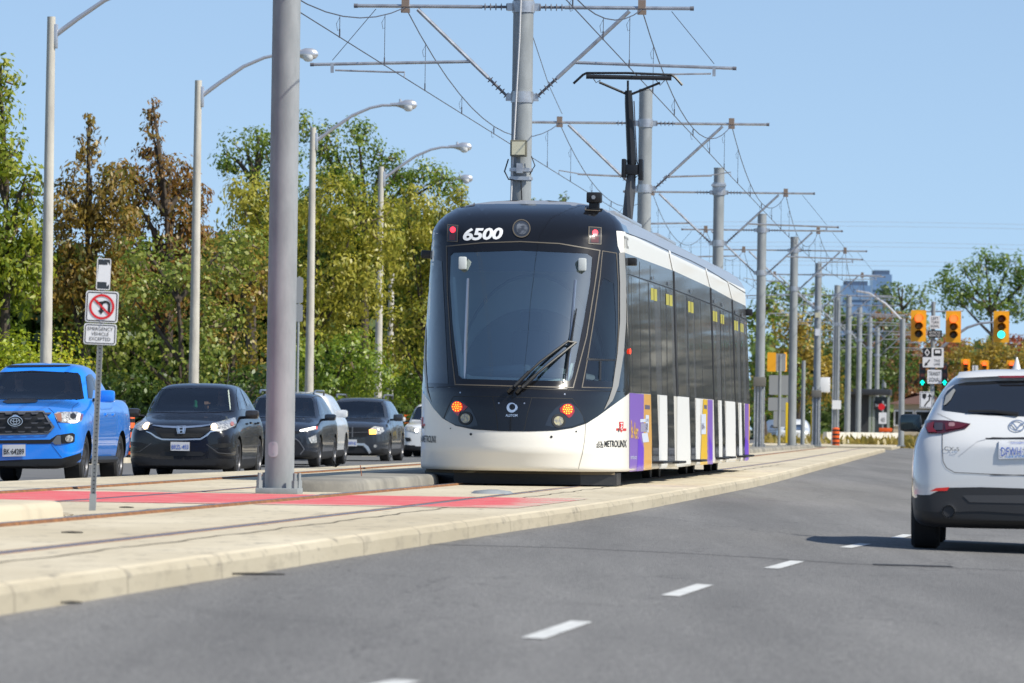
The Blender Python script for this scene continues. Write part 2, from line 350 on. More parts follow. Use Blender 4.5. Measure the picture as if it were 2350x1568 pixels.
# raised track slab with rounded kerb edges
def slab(d0, d1, n, name, label=None):
    p = [(0, 'L', -.02, -.2), (0, 'L', 0, ZS-.05), (0, 'L', .015, ZS-.015), (0, 'L', .05, ZS), (0, 'R', -.06, ZS), (0, 'R', -.02, ZS-.014), (0, 'R', 0, ZS-.05), (0, 'R', .02, -.2)]
    mb = MB(); vs = []; rg = np.random.default_rng(3); jx = np.convolve(rg.normal(0, .0045, n+7), np.ones(3)/3, 'same'); jz = np.convolve(rg.normal(0, .003, n+7), np.ones(3)/3, 'same')
    for i in range(n+1):
        d = d0+(d1-d0)*i/n; st_ = .008*math.sin(int(d/3.05)*12.9898)
        for _, s_, o_, z in p: vs.append(((KL(d) if s_ == 'L' else KE(d))+o_+(jx[i]+st_ if z < ZS or o_ < -.03 and s_ == 'R' else 0), d, z+(jz[i] if z > 0 and z < ZS else 0)))
    k_ = len(p); mb.add(vs, [(i*k_+k+1, i*k_+k, (i+1)*k_+k, (i+1)*k_+k+1) for i in range(n) for k in range(k_-1)])
    mb.f = [q[::-1] for q in mb.f]
    mb.add([vs[j] for j in range(k_)], [tuple(range(k_))]); mb.add([vs[n*k_+j] for j in range(k_)], [tuple(range(k_))[::-1]])
    return mb
# concrete: board-marked joints across the slab and dirty kerb face, by real position
mc = bpy.data.materials.new('slab_concrete'); mc.use_nodes = True; MATS['slab_concrete'] = mc
n_ = mc.node_tree.nodes; l_ = mc.node_tree.links; bs = n_['Principled BSDF']; bs.inputs['Roughness'].default_value = .88
tx = n_.new('ShaderNodeTexCoord'); sx = n_.new('ShaderNodeSeparateXYZ'); l_.new(tx.outputs['Object'], sx.inputs[0])
def nz_(scale, detail=5, st=(1, 1, 1)):
    mp_ = n_.new('ShaderNodeMapping'); mp_.inputs['Scale'].default_value = st; l_.new(tx.outputs['Object'], mp_.inputs[0])
    z = n_.new('ShaderNodeTexNoise'); z.inputs['Scale'].default_value = scale; z.inputs['Detail'].default_value = detail; z.inputs['Roughness'].default_value = .62; l_.new(mp_.outputs[0], z.inputs['Vector']); return z.outputs[0]
def mrg(s, a, b, c=0, d=1):
    z = n_.new('ShaderNodeMapRange'); z.inputs[1].default_value = a; z.inputs[2].default_value = b; z.inputs[3].default_value = c; z.inputs[4].default_value = d; l_.new(s, z.inputs[0]); return z.outputs[0]
def mix_(f, a, b):
    z = n_.new('ShaderNodeMix'); z.data_type = 'RGBA'
    if isinstance(f, float): z.inputs[0].default_value = f
    else: l_.new(f, z.inputs[0])
    for i, v in ((6, a), (7, b)):
        if isinstance(v, tuple): z.inputs[i].default_value = (*v, 1)
        else: l_.new(v, z.inputs[i])
    return z.outputs[2]
def mth(op, a, b):
    z = n_.new('ShaderNodeMath'); z.operation = op
    for i, v in ((0, a), (1, b)):
        if isinstance(v, (int, float)): z.inputs[i].default_value = v
        else: l_.new(v, z.inputs[i])
    return z.outputs[0]
c1 = mix_(mrg(nz_(.55, 6, (1, .35, 1)), .36, .66), (.49, .42, .295), (.62, .545, .405))
c2 = mix_(mrg(nz_(14, 5), .55, .8, 0, .3), c1, (.36, .31, .24))
c2 = mix_(mrg(nz_(2.2, 7, (1, .12, 1)), .60, .78, 0, .35), c2, (.30, .25, .18))
jt_ = mth('LESS_THAN', mth('ABSOLUTE', mth('SUBTRACT', mth('FRACT', mth('ADD', mth('MULTIPLY', sx.outputs[1], 1/3.05), mrg(nz_(3), 0, 1, -.006, .006)), 0), .5), 0), .006)
c3 = mix_(mth('MULTIPLY', jt_, .75), c2, (.16, .13, .10))
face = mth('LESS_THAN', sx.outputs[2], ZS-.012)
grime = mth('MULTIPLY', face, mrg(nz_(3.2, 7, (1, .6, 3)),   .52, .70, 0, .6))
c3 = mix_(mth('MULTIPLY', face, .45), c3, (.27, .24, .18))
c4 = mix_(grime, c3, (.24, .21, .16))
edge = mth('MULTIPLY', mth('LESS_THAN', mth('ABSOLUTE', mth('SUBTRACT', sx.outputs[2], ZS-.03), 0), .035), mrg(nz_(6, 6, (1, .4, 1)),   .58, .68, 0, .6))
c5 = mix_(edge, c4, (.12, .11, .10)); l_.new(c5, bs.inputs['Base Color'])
bpn = n_.new('ShaderNodeBump'); bpn.inputs['Strength'].default_value = .35; bpn.inputs['Distance'].default_value = .012; l_.new(nz_(22, 5), bpn.inputs['Height']); l_.new(bpn.outputs[0], bs.inputs['Normal'])
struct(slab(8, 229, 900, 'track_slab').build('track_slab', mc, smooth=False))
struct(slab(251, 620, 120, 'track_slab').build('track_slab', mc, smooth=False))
# painted red crossing zone, worn at its edges
mr_ = bpy.data.materials.new('red_paint'); mr_.use_nodes = True
n_ = mr_.node_tree.nodes; l_ = mr_.node_tree.links; bs = n_['Principled BSDF']; bs.inputs['Roughness'].default_value = .75
tx = n_.new('ShaderNodeTexCoord'); sx = n_.new('ShaderNodeSeparateXYZ'); l_.new(tx.outputs['Object'], sx.inputs[0])
red = mix_(mrg(nz_(9, 7, (.35, 1.6, 1)), .52, .66, 0, .85), (.66, .085, .10), (.58, .44, .36))
red = mix_(mrg(nz_(2.5, 4), .4, .7, 0, .4), red, (.66, .19, .17))
ed1 = mth('ADD', mth('MULTIPLY', mrg(sx.outputs[1], 51.0, 53.2, .8, 0), mrg(nz_(1.8, 6, (.6, 3, 1)), .36, .64)), mth('MULTIPLY', mrg(sx.outputs[0], -.5, .9, 0, 1), mrg(nz_(2.6, 7, (.4, 3, 1)), .30, .58, .0, 1)))
red = mix_(mrg(ed1, .34, .42), red, (.54, .48, .38))
red = mix_(mth('LESS_THAN', mth('ABSOLUTE', mth('SUBTRACT', mth('FRACT', mth('MULTIPLY', sx.outputs[1], .62), 0), .5), 0), .012), red, (.20, .03, .035))
l_.new(red, bs.inputs['Base Color'])
for fa, fb in ((lambda d: TR(d)-.66, lambda d: TR(d)+.66), (lambda d: TR(d)+.79, lambda d: KE(d)-.35), (lambda d: TL(d)+.79, lambda d: TR(d)-.79), (lambda d: TL(d)-.66, lambda d: TL(d)+.66)):
    struct(strip(fa, ZS+.004, fb, ZS+.004, 51.0, 58.3, 6).build('red_marking', mr_, smooth=False))
# rails
def track(cf, d0, d1, label, n=150):
    t = thing('tram_track', label, 'track', (cf(d0), d0, ZS), group='tram tracks in the slab')
    for s_ in (-.7475, .7475):
        mb = MB(); vs = []; cs_ = [(-.05, -.01), (-.035, .022), (-.033, .025), (.033, .025), (.035, .02), (.05, -.006), (.10, -.004)] if s_ < 0 else [(-.11, .001), (-.10, .002), (-.05, -.006), (-.034, .006), (.034, .009), (.037, .005), (.05, -.005)]
        for i in range(n+1):
            d = d0+(d1-d0)*(i/n)**1.3
            for o_, z in cs_: vs.append((cf(d)+s_+o_, d, ZS+z))
        k_ = len(cs_)
        for i in range(n):
            for k in range(k_-1): mb.add([], []); mb.f.append((i*k_+k, i*k_+k+1, (i+1)*k_+k+1, (i+1)*k_+k)); mb.m.append(0 if k in ((1, 2) if s_ < 0 else (3, 4)) else 1)
        mb.v = vs; mb.build('rail', [M_STEEL, M_RUST], t, smooth=False, world=True)
    return t
track(TR, 12, 229, 'pair of steel rails running under the tram beside the near kerb')
track(TL, 20, 229, 'pair of rusty rails on the empty track beside the row of cars')
for off_, w_ in ((1.12, .012), (-1.02, .010)):
    rg = np.random.default_rng(9); ph = rg.uniform(0, 6, 3)
    jf = lambda d: .02*math.sin(d*1.7+ph[0])+.012*math.sin(d*4.3+ph[1])
    struct(strip(lambda d: TR(d)+off_+jf(d), ZS+.003, lambda d: TR(d)+off_+w_*2+jf(d)*1.15, ZS+.003, 14, 120, 500).build('slab_crack', mat('crack_dark', (.11, .09, .065), .9), smooth=False))
# kerbed islands between the tracks
def island(d0, d1, hw, round0, round1, im, z0=ZS, h=.13):
    pts = []; n = max(4, int((d1-d0)/4))
    L_ = [(PL(d)+.15-hw, d) for d in np.linspace(d0, d1, n)]; Rr = [(PL(d)+.15+hw, d) for d in np.linspace(d0, d1, n)]
    ring = list(Rr)
    if round1:
        for a in range(1, 8): t = math.pi*a/8; ring.append((PL(d1)+.15+hw*math.cos(t), d1+hw*math.sin(t)))
    ring += L_[::-1]
    if round0:
        for a in range(1, 8): t = math.pi+math.pi*a/8; ring.append((PL(d0)+.15+hw*math.cos(t), d0+hw*math.sin(t)))
    def off(k):
        o = []; N = len(ring)
        for i in range(N):
            a, b = Vector(ring[i-1]), Vector(ring[(i+1) % N]); e = (b-a); nn_ = Vector((e.y, -e.x)).normalized(); p = Vector(ring[i])+nn_*k; o.append((p.x, p.y))
        return o
    mb = MB(); N = len(ring); lv = [(.03, -.04), (.012, h-.05), (-.01, h-.012), (-.05, h)]; vs = []
    for k, z in lv: vs += [(x, y, z0+z) for x, y in off(k)]
    mb.add(vs, [(j*N+i, j*N+(i+1) % N, (j+1)*N+(i+1) % N, (j+1)*N+i) for j in range(3) for i in range(N)]+[tuple(range(3*N, 4*N))])
    return struct(mb.build('kerbed_island', im, ang=1.2))
island(18, 42.6, .52, True, True, mat('island_cream', (.55, .48, .35), .9, var=((.42, .36, .26), .9, .45, .65), bump=(.4, 20)))
island(61.2, 224, .46, True, False, mat('island_shaded', (.30, .28, .235), .9, var=((.17, .16, .14), .8, .38, .62), bump=(.4, 20)))  # greyer concrete: the shade beside the tram is put into its colour
# lane dashes (measured on the photograph)
M_LINE = mat('lane_paint', (.62, .62, .60), .7, var=((.40, .40, .39), 6, .5, .7))
def dash(q):
    # q: near point, far point in the photograph
    P = []
    for x, y in q:
        z = 0.02
        for _ in range(12): p = onz(x, y, z); z = zroad(p.x, p.y)
        P.append(p)
    a, b = P; dr = (b-a).normalized(); s_ = Vector((dr.y, -dr.x, 0))*.055; mb = MB()
    cs_ = [a-s_, a+s_, b+s_, b-s_]; mb.add([(p.x, p.y, zroad(p.x, p.y)+.005) for p in cs_], [(0, 1, 2, 3)])
    struct(mb.build('lane_dash', M_LINE, smooth=False))
for q in (((860, 1580), (935, 1564)), ((1222, 1467), (1335, 1428)), ((1538, 1369), (1618, 1343)), ((1770, 1306), (1830, 1289)), ((1940, 1258), (1985, 1249)), ((2056, 1236), (2085, 1228)), ((2120, 1214), (2150, 1206))): dash(q)
# seams in the asphalt and bits of debris
def seam(pts, w, name='asphalt_seam'):
    P = []
    for x, y in pts:
        z = .1
        for _ in range(12): p = onz(x, y, z); z = zroad(p.x, p.y)
        P.append(p)
    mb = MB(); vs = []
    for p in P: vs += [(p.x, p.y-w/2, zroad(p.x, p.y)+.004), (p.x, p.y+w/2, zroad(p.x, p.y)+.004)]
    mb.add(vs, [(2*i, 2*i+2, 2*i+3, 2*i+1) for i in range(len(P)-1)]); struct(mb.build(name, mat('tar', (.03, .03, .032), .8), smooth=False))
seam([(975, 1250), (1300, 1258), (1600, 1272), (2000, 1297), (2350, 1311)], .06)
seam([(2005, 1296), (2080, 1298), (2185, 1301)], .35)
# ---------------------------------------------------------------- tram
TRAM_YAW = -math.atan(.0956)
tram = thing('tram', 'white and black articulated tram number 6500 with raised pantograph on the near track', 'tram', (.02, 69.33, ZS), TRAM_YAW)
TW = WM[tram.name]
TL_ = 32.6; HW = 1.325
def yn0(z): return float(np.interp(z, [.19, .22, .36, .44, .62, 1.0, 1.2, 1.35, 2.95, 3.25, 3.45, 3.56, 3.63, 3.66], [.16, .10, .04, .0, .0, .05, .10, .2, .98, 1.14, 1.42, 1.72, 2.2, 2.8]))
def yn(z): return yn0(z) if z < 2.6 else sum(yn0(z+k*.03)*w for k, w in zip(range(-5, 6), (1, 2, 3, 4, 5, 6, 5, 4, 3, 2, 1)))/36
def wz(z): return float(np.interp(z, [.19, .205, .23, 1.2, 3.25, 3.36, 3.46, 3.54, 3.6, 3.635, 3.66], [1.30, 1.318, 1.325, 1.325, 1.225, 1.17, 1.08, .96, .78, .55, .2]))
def yf(z): return 1.82 + max(0, (z-3.2)*1.2)        # where the flank reaches full width
zrows = [.19, .2, .215, .235, .26, .32, .36, .4, .44, .5, .56, .62, .7, .8, .9, 1.0, 1.1, 1.2, 1.28, 1.35]+list(np.linspace(1.45, 2.93, 26))+[2.98, 3.04, 3.12, 3.19, 3.25, 3.28, 3.32, 3.36, 3.41, 3.46, 3.5, 3.54, 3.57, 3.6, 3.62, 3.635, 3.65, 3.66]
NA, NS = 34, 36
def tram_ring(z):
    w, y0, y1 = wz(z), yn(z), yf(z); p = 2.12; q = []
    for i in range(NA):
        t = (i/(NA-1))**.92*math.pi/2; q.append((w*math.sin(t)**(2/p), y1-(y1-y0)*math.cos(t)**(2/p) if i < NA-1 else y1))
    q += [(w, y1+(TL_-2*y1)*i/NS) for i in range(1, NS)]
    q += [(x, TL_-y) for x, y in q[:NA][::-1]]
    left = [(-x, y) for x, y in q[1:-1]][::-1]
    return q+left
tb = MB(); rings = [tram_ring(z) for z in zrows]; NR = len(rings[0])
for z, rg in zip(zrows, rings): tb.v += [(x, y, z) for x, y in rg]
M_TWHITE = mat('tram_white', (.78, .75, .68), .38, coat=.22, spec=.35)
M_TGREY = mat('tram_roof_grey', (.36, .37, .39), .35, .3, coat=.3)
M_TBLACK = mat('tram_gloss_black', (.007, .007, .008), .12, coat=.5, spec=.35)
M_TSTRIPE = mat('tram_stripe_grey', (.27, .265, .25), .4)
M_TPAN = mat('tram_panel_black', (.095, .10, .107), .22, coat=.4)
M_TGLASS = mat('tram_side_glass', (.085, .09, .092), .06, coat=1.0, bump=(.30, 3.0), stretch=(1, 1, .03), spec=.8)
for j in range(len(zrows)-1):
    for i in range(NR):
        k = (i+1) % NR; zc = (zrows[j]+zrows[j+1])/2; yc = rings[j][i][1]
        tb.f.append((j*NR+i, j*NR+k, (j+1)*NR+k, (j+1)*NR+i)); tb.m.append(1 if zc > 3.25 and yc > 2.0 else (2 if zc > 3.25 else 0))
tb.f.append(tuple(range((len(zrows)-1)*NR, len(zrows)*NR))); tb.m.append(1)
TBV = bvh_of(tb, TW)
clear = R2([(236, 378), (250, 362), (560, 352), (870, 366), (893, 382), (884, 500), (850, 700), (800, 940), (788, 958), (560, 956), (290, 948), (272, 930), (245, 700), (232, 500)])
def inside(p, poly):
    x, y = p; c = False
    for i in range(len(poly)):
        (x1, y1), (x2, y2) = poly[i-1], poly[i]
        if (y1 > y) != (y2 > y) and x < (x2-x1)*(y-y1)/(y2-y1)+x1: c = not c
    return c
pin = [proj(TW @ Vector(v)) for v in tb.v]; ins = [inside(p, clear) for p in pin]
qwin = R2([(945, 480), (992, 505), (1000, 640), (1003, 800), (985, 960), (862, 955), (868, 850), (890, 700), (915, 560)])
ins2 = [inside(p, qwin) for p in pin]
keep = [k for k, f in enumerate(tb.f) if not (any(ins[i] or ins2[i] for i in f) and sum(tb.v[i][1] for i in f)/len(f) < 3)]
bd = MB(); bd.v = tb.v; bd.f = [tb.f[k] for k in keep]; bd.m = [tb.m[k] for k in keep]
body = bd.build('body', [M_TWHITE, M_TGREY, M_TBLACK], tram, ang=.7)
T_ = lambda name, z, off, m, step=10, par=tram, **k: panel(name, z, TBV, off, m, par, step, **k)
mask = R2([(74, 980), (90, 988), (120, 1028), (160, 1088), (200, 1132), (260, 1166), (340, 1183), (470, 1191), (600, 1192), (720, 1188), (800, 1176), (865, 1155), (920, 1120), (985, 1072), (1066, 1013), (1060, 800), (1052, 600), (1040, 450), (1022, 362), (1010, 330), (1004, 262), (990, 215), (960, 178), (905, 150), (800, 145), (560, 136), (350, 138), (270, 150), (215, 178), (165, 230), (140, 290), (130, 320), (116, 420), (98, 620), (84, 800), (76, 960)])
fm = T_('front_mask', [mask, clear[::-1], qwin[::-1]], .006, M_TBLACK, 9)
T_('windscreen', clear, .002, glass('tram_screen', (.68, .80, .80), (.86, .96, .95), .03, .27), 9, label='large sloping front windscreen')
T_('cab_side_window', qwin, .003, glass('tram_glass', (.62, .68, .70)), 9)
T_('windscreen_edge', R2([(237, 470), (250, 470), (262, 640), (292, 915), (330, 930), (560, 940), (775, 943), (800, 870), (812, 872), (790, 952), (560, 952), (292, 946), (274, 930), (250, 700)]), -.03, mat('edge_pale', (.55, .60, .60), .6), 9)
# rubber line round the windscreen and seams of the nose
frame_o = R2([(216, 330), (390, 314), (560, 309), (740, 318), (930, 350), (905, 520), (868, 750), (805, 992), (500, 985), (256, 978), (236, 800), (220, 550)])
frame_i = R2([(221, 335), (390, 319), (560, 314), (740, 323), (924, 354), (900, 520), (863, 750), (801, 987), (500, 980), (261, 973), (241, 800), (225, 550)])
M_SEAM = mat('tram_seam', (.10, .085, .065), .5)
M_LINE2 = mat('tram_seam_dark', (.004, .004, .004), .6)
T_('windscreen_seal', [frame_o, frame_i[::-1]], .010, M_SEAM, 14)
for s_ in (stroke([(95, 985), (130, 988), (255, 985), (500, 992), (805, 1001), (1000, 1006), (1068, 1008)], 3), stroke([(205, 1132), (225, 1080), (250, 1030), (430, 1030), (612, 1036), (800, 1040), (832, 1090), (862, 1155)], 3), stroke([(430, 1030), (448, 1110), (455, 1188)], 3), stroke([(612, 1036), (592, 1110), (576, 1190)], 3)):
    T_('seam', R2(s_), .0075, M_LINE2, 14)
M_GROOVE = mat('white_seam', (.30, .28, .24), .6)
T_('seam', R2(stroke([(862, 1158), (858, 1230), (846, 1300), (828, 1366)], 2.5)), .004, M_GROOVE, 14)
# grey stripe along the edge of the mask
T_('grey_stripe', R2([(1014, 362), (1040, 360), (1047, 500), (1047, 680), (1036, 830), (1012, 980), (985, 1048), (945, 1092), (968, 1040), (985, 985), (1008, 830), (1019, 680), (1019, 500)]), .011, M_TSTRIPE, 9)
T_('grey_stripe', R2([(142, 360), (150, 345), (136, 480), (124, 680), (122, 860), (132, 1000), (150, 1062), (128, 1010), (114, 900), (113, 680), (124, 480)]), .011, M_TSTRIPE, 9)
# other cab window
T_('cab_side_window', R2([(168, 395), (198, 402), (206, 560), (218, 800), (226, 972), (132, 968), (134, 800), (146, 560)]), .010, mat('dark_glass', (.015, .018, .018), .04, coat=1), 9)
T_('cab_window_frame', [R2([(938, 352), (1006, 362), (1014, 500), (1015, 700), (1010, 830), (988, 992), (842, 990), (868, 850), (900, 650), (925, 480)]), R2([(941, 356), (1002, 366), (1010, 500), (1011, 700), (1006, 830), (985, 988), (847, 986), (873, 850), (905, 650), (929, 480)])[::-1]], .009, M_SEAM, 9)
T_('window_bar', R2([(862, 852), (1003, 858), (1003, 866), (862, 862)]), .010, M_BLACK, 9)
T_('window_bar', R2([(925, 866), (934, 866), (932, 956), (923, 956)]), .010, M_BLACK, 9)
# lamps
M_LEDR = mat('led_red_bright', (1.0, .045, .008), .4, emit=1.1); M_LEDO = mat('led_amber', (1.0, .42, .03), .4, emit=1.5); M_LENSR = mat('red_lens', (.30, .006, .006), .08, coat=1)
M_LEDC = mat('marker_red', (1.0, .03, .05), .4, emit=2.2)
def led_cluster(c, r, par, m_dot, off, rows=(1, 6, 10)):
    for k, n in enumerate(rows):
        for i in range(n):
            rr = r*.4*k; a = 2*math.pi*i/n; yield (c[0]+rr*math.cos(a), c[1]+rr*math.sin(a))
for c, lens, low, pod in (((270, 1078), [(240, 1070), (258, 1050), (285, 1056), (318, 1078), (300, 1096), (285, 1098), (275, 1122), (255, 1105)], (307, 1131), [(212, 1130), (236, 1090), (240, 1060), (262, 1046), (300, 1056), (335, 1092), (356, 1135), (364, 1165), (330, 1172), (270, 1162), (232, 1148)]),
                          ((775, 1090), [(740, 1084), (760, 1068), (790, 1064), (804, 1076), (808, 1100), (795, 1122), (782, 1130), (762, 1112), (742, 1102)], (735, 1143), [(672, 1165), (690, 1120), (720, 1085), (752, 1062), (792, 1058), (826, 1085), (846, 1120), (853, 1148), (800, 1168), (735, 1176)])):
    pd = T_('headlight', R2(pod), .010, mat('pod_black', (.006, .006, .007), .05, coat=1), 8)
    T_('lens', R2(lens), .016, M_LENSR, 8, pd)
    T_('lamp', R2(circ(c[0], c[1], 24, 20)), .020, M_LEDR, 8, pd)
    mb = MB()
    for x, y in led_cluster(c, 24, pd, M_LEDO, .02):
        q = panel('dot', R2(circ(x, y, 3.2, 8)), TBV, .024, M_LEDO, None, 50, mb_only=True)
        if q: mb.add(q.v, q.f)
    mb.build('lamp_dots', M_LEDO, pd, world=True)
    T_('lamp_ring', [R2(circ(low[0], low[1], 32, 24)), R2(circ(low[0], low[1], 22, 24))[::-1]], .018, M_BLACK, 8, pd)
    T_('lamp', R2(circ(low[0], low[1], 22, 20)), .016, mat('fog_glass', (.22, .21, .19), .1, coat=1, var=((.45, .40, .22), 30, .45, .55)), 8, pd)
for c, q in (((248, 258), (225, 236, 270, 311)), ((905, 271), (878, 246, 932, 322))):
    mk = T_('marker_light', R2([(q[0], q[1]), (q[2], q[1]+4), (q[2]-2, q[3]), (q[0]-2, q[3]-3)]), .012, mat('marker_lens', (.035, .03, .03), .1, coat=1), 9)
    T_('lamp', R2(circ(c[0], c[1], 13, 14)), .015, M_LEDC, 9, mk)
    T_('lens', R2([(q[0]+8, q[1]+40), (q[2]-10, q[1]+42), (q[2]-12, q[3]-6), (q[0]+8, q[3]-7)]), .015, mat('marker_lens_red', (.10, .02, .02), .1, coat=1), 9, mk)
    T_('bezel', [R2([(q[0]-3, q[1]-3), (q[2]+3, q[1]+1), (q[2]+1, q[3]+3), (q[0]-4, q[3])]), R2([(q[0]+1, q[1]+1), (q[2]-1, q[1]+5), (q[2]-3, q[3]-1), (q[0], q[3]-3)])[::-1]], .014, M_SEAM, 12, mk)
hl = T_('headlight', R2(circ(565, 253, 38, 28)), .012, mat('lamp_bowl', (.03, .035, .045), .1, coat=1), 8, label='round upper headlight beside the fleet number')
T_('lens', R2(circ(566, 253, 27, 22)), .016, mat('lamp_refl', (.10, .11, .125), .15, .6, var=((.30, .31, .32), 14, .45, .6)), 8, hl)
T_('bezel', [R2(circ(565, 253, 42, 28)), R2(circ(565, 253, 37, 28))[::-1]], .018, M_SEAM, 8, hl)
letters('fleet_number', '6500', R2([(296, 250), (480, 247), (294, 308), (478, 301)]), TBV, .012, mat('white_vinyl', (.82, .82, .82), .4), tram, .035, .18, .95)
# maker's badge and small bolts
bg_ = T_('badge', [R2(circ(519, 1082, 23, 28)), R2(circ(522, 1079, 14, 24))[::-1]], .012, M_CHROME, 9)
T_('badge_arc', R2(stroke([(540, 1068), (545, 1080), (542, 1094)], [2, 5, 2])), .012, M_CHROME, 9, bg_)
letters('lettering', 'ALSTOM', R2([(491, 1112), (546, 1112), (491, 1124), (546, 1124)]), TBV, .012, M_CHROME, bg_, .02)
for x, y, r in ((330, 1205, 6), (703, 1217, 6), (236, 1178, 3), (818, 1192, 4)): T_('tow_plug', R2(circ(x, y, r, 12)), .005, M_BLACK, 9)
for x, y in ((460, 1061), (578, 1062), (282, 1012), (764, 1019)): T_('bolt', R2(circ(x, y, 4, 10)), .010, M_ALLOY, 9)
M_TTC = mat('transit_red', (.62, .03, .03), .4); M_INK2 = mat('vinyl_black', (.02, .02, .02), .45)
def crest(cx_, cy_, s):
    c = T_('transit_crest', R2([(cx_-10*s, cy_-25), (cx_+10*s, cy_-25), (cx_+9*s, cy_), (cx_+3*s, cy_+20), (cx_, cy_+25), (cx_-3*s, cy_+20), (cx_-9*s, cy_)]), .005, M_TTC, 9)
    T_('wing', R2([(cx_-23*s, cy_+5), (cx_-9*s, cy_+5), (cx_-6*s, cy_+16), (cx_-23*s, cy_+16)]), .005, M_TTC, 9, c); T_('wing', R2([(cx_+9*s, cy_+6), (cx_+23*s, cy_+6), (cx_+23*s, cy_+17), (cx_+6*s, cy_+17)]), .005, M_TTC, 9, c)
    letters('monogram', 'T', R2([(cx_-6*s, cy_-20), (cx_+6*s, cy_-20), (cx_-6*s, cy_+6)]), TBV, .009, M_WHITEP, c, .01); letters('monogram', 'C', R2([(cx_-5*s, cy_-4), (cx_+5*s, cy_-4), (cx_-5*s, cy_+12)]), TBV, .009, M_WHITEP, c, .01)
crest(1027, 1172, 1.); crest(103, 1150, .62)
letters('operator_name', 'METROLINX', R2([(949, 1234), (1052, 1231), (949, 1264), (1052, 1266)]), TBV, .005, M_INK2, tram, .018)
letters('operator_name', 'METROLINX', R2([(105, 1210), (169, 1212), (105, 1242), (169, 1245)]), TBV, .005, M_INK2, tram, .018)
for (x, y, s) in ((928, 1250, 1.), (94, 1226, .6)):
    for q in ([(-16, 2), (-11, 2), (-4, -12), (0, -6), (4, -13), (10, 2), (16, 1)], [(-16, 9), (-8, 9), (-3, -2), (2, 9), (5, 0), (9, 9), (16, 8)], [(-16, 15), (-5, 15), (-2, 11), (4, 15), (16, 15)]):
        T_('operator_mark', R2(stroke([(x+a*s, y+b) for a, b in q], 3.6)), .005, M_INK2, 9)
letters('route_lettering', 'TTC', R2([(1040, 282), (1060, 291), (1042, 338), (1062, 345)]), TBV, .006, M_TSTRIPE, tram, .02)
# wipers
def wpt(x, y, off=.05): 
    p, = R2([(x, y)]); h = TBV.ray_cast(EYEV, ray(*p)); return TW.inverted() @ (h[0]-ray(*p)*off)
def wiper(name, parts_):
    mb = MB()
    for pts, w in parts_: mb.tube([wpt(x, y, o_) for x, y, o_ in pts], w, 6)
    return mb.build(name, M_BLACK, tram)
wiper('wiper', [([(508, 1003, .06), (545, 968, .09), (650, 870, .1), (782, 772, .09)], .016), ([(546, 1006, .06), (580, 972, .1), (690, 880, .11), (818, 778, .09)], .016), ([(778, 774, .09), (820, 780, .09)], .014), ([(500, 1005, .05), (516, 990, .08)], .035), ([(540, 1008, .05), (556, 992, .08)], .035), ([(530, 985, .08), (600, 915, .1)], .024), ([(566, 990, .08), (630, 930, .1)], .024)])
wiper('wiper_blade', [([(820, 622, .04), (806, 700, .04), (792, 790, .05), (780, 860, .04), (765, 960, .04)], [.008, .016, .02, .016, .008])])
# inside of the cab
cab = MB(); M_CAB = mat('cab_grey', (.46, .52, .54), .7)
cab.box((0, 2.72, 1.9), (2.34, .05, 2.5)); o = cab.build('cab_wall', M_CAB, tram)
cb2 = MB(); cb2.box((0, 2.2, .72), (2.5, 2.2, .04)); cb2.box((0, 2.3, 2.95), (2.2, .8, .04)); cb2.build('cab_floor', mat('cab_dark', (.10, .11, .115), .7), tram)
db = MB(); db.add([(-.85, .45, 1.22), (.85, .45, 1.22), (1.0, 1.25, 1.36), (-1.0, 1.25, 1.36), (-1.0, 1.3, .75), (1.0, 1.3, .75)], [(0, 1, 2, 3), (3, 2, 5, 4)]); db.tube([(-.9, 1.2, 1.34), (-.5, 1.0, 1.42), (0, .95, 1.46), (.5, 1.0, 1.42), (.9, 1.2, 1.34)], .07, 8); db.build('dashboard', mat('dash_blue_grey', (.12, .16, .19), .6), tram)
ar = MB(); ar.tube([(.95*math.cos(R(a)), 2.6, 1.35+1.35*math.sin(R(a))) for a in range(0, 181, 10)], .02, 5); ar.lathe([(.92, 0), (.92, .03)], (0, 2.66, 1.35), (0, 1, 0), 40); ar.build('cab_door', mat('cab_door_grey', (.17, .20, .22), .6), tram)
st = MB(); st.box((0, 2.1, 1.2), (.5, .5, .15), bev=.05); st.box((0, 2.35, 1.6), (.48, .12, .75), bev=.05); st.box((0, 2.36, 2.1), (.28, .1, .25), bev=.04); st.box((0, 2.1, .9), (.2, .2, .5)); st.build('driver_seat', mat('seat_cloth', (.05, .06, .08), .9), tram)
bl = MB(); bl.box((0, 1.25, 2.82), (1.7, .05, .22), bev=.02); bl.build('sun_blind', mat('blind', (.05, .06, .07), .7), tram)
for s_ in (-1, 1):
    bb = MB(); bb.box((s_*.76, 1.02, 2.80), (.1, .08, .16), bev=.02); bb.build('cab_speaker', mat('speaker_grey', (.55, .58, .58), .6), tram)
    pl_ = MB(); pl_.tube([(s_*.68, .95, 2.6), (s_*.66, .55, 1.75), (s_*.64, .38, 1.32)], .018, 6); pl_.build('grab_rail', M_ALLOY, tram)
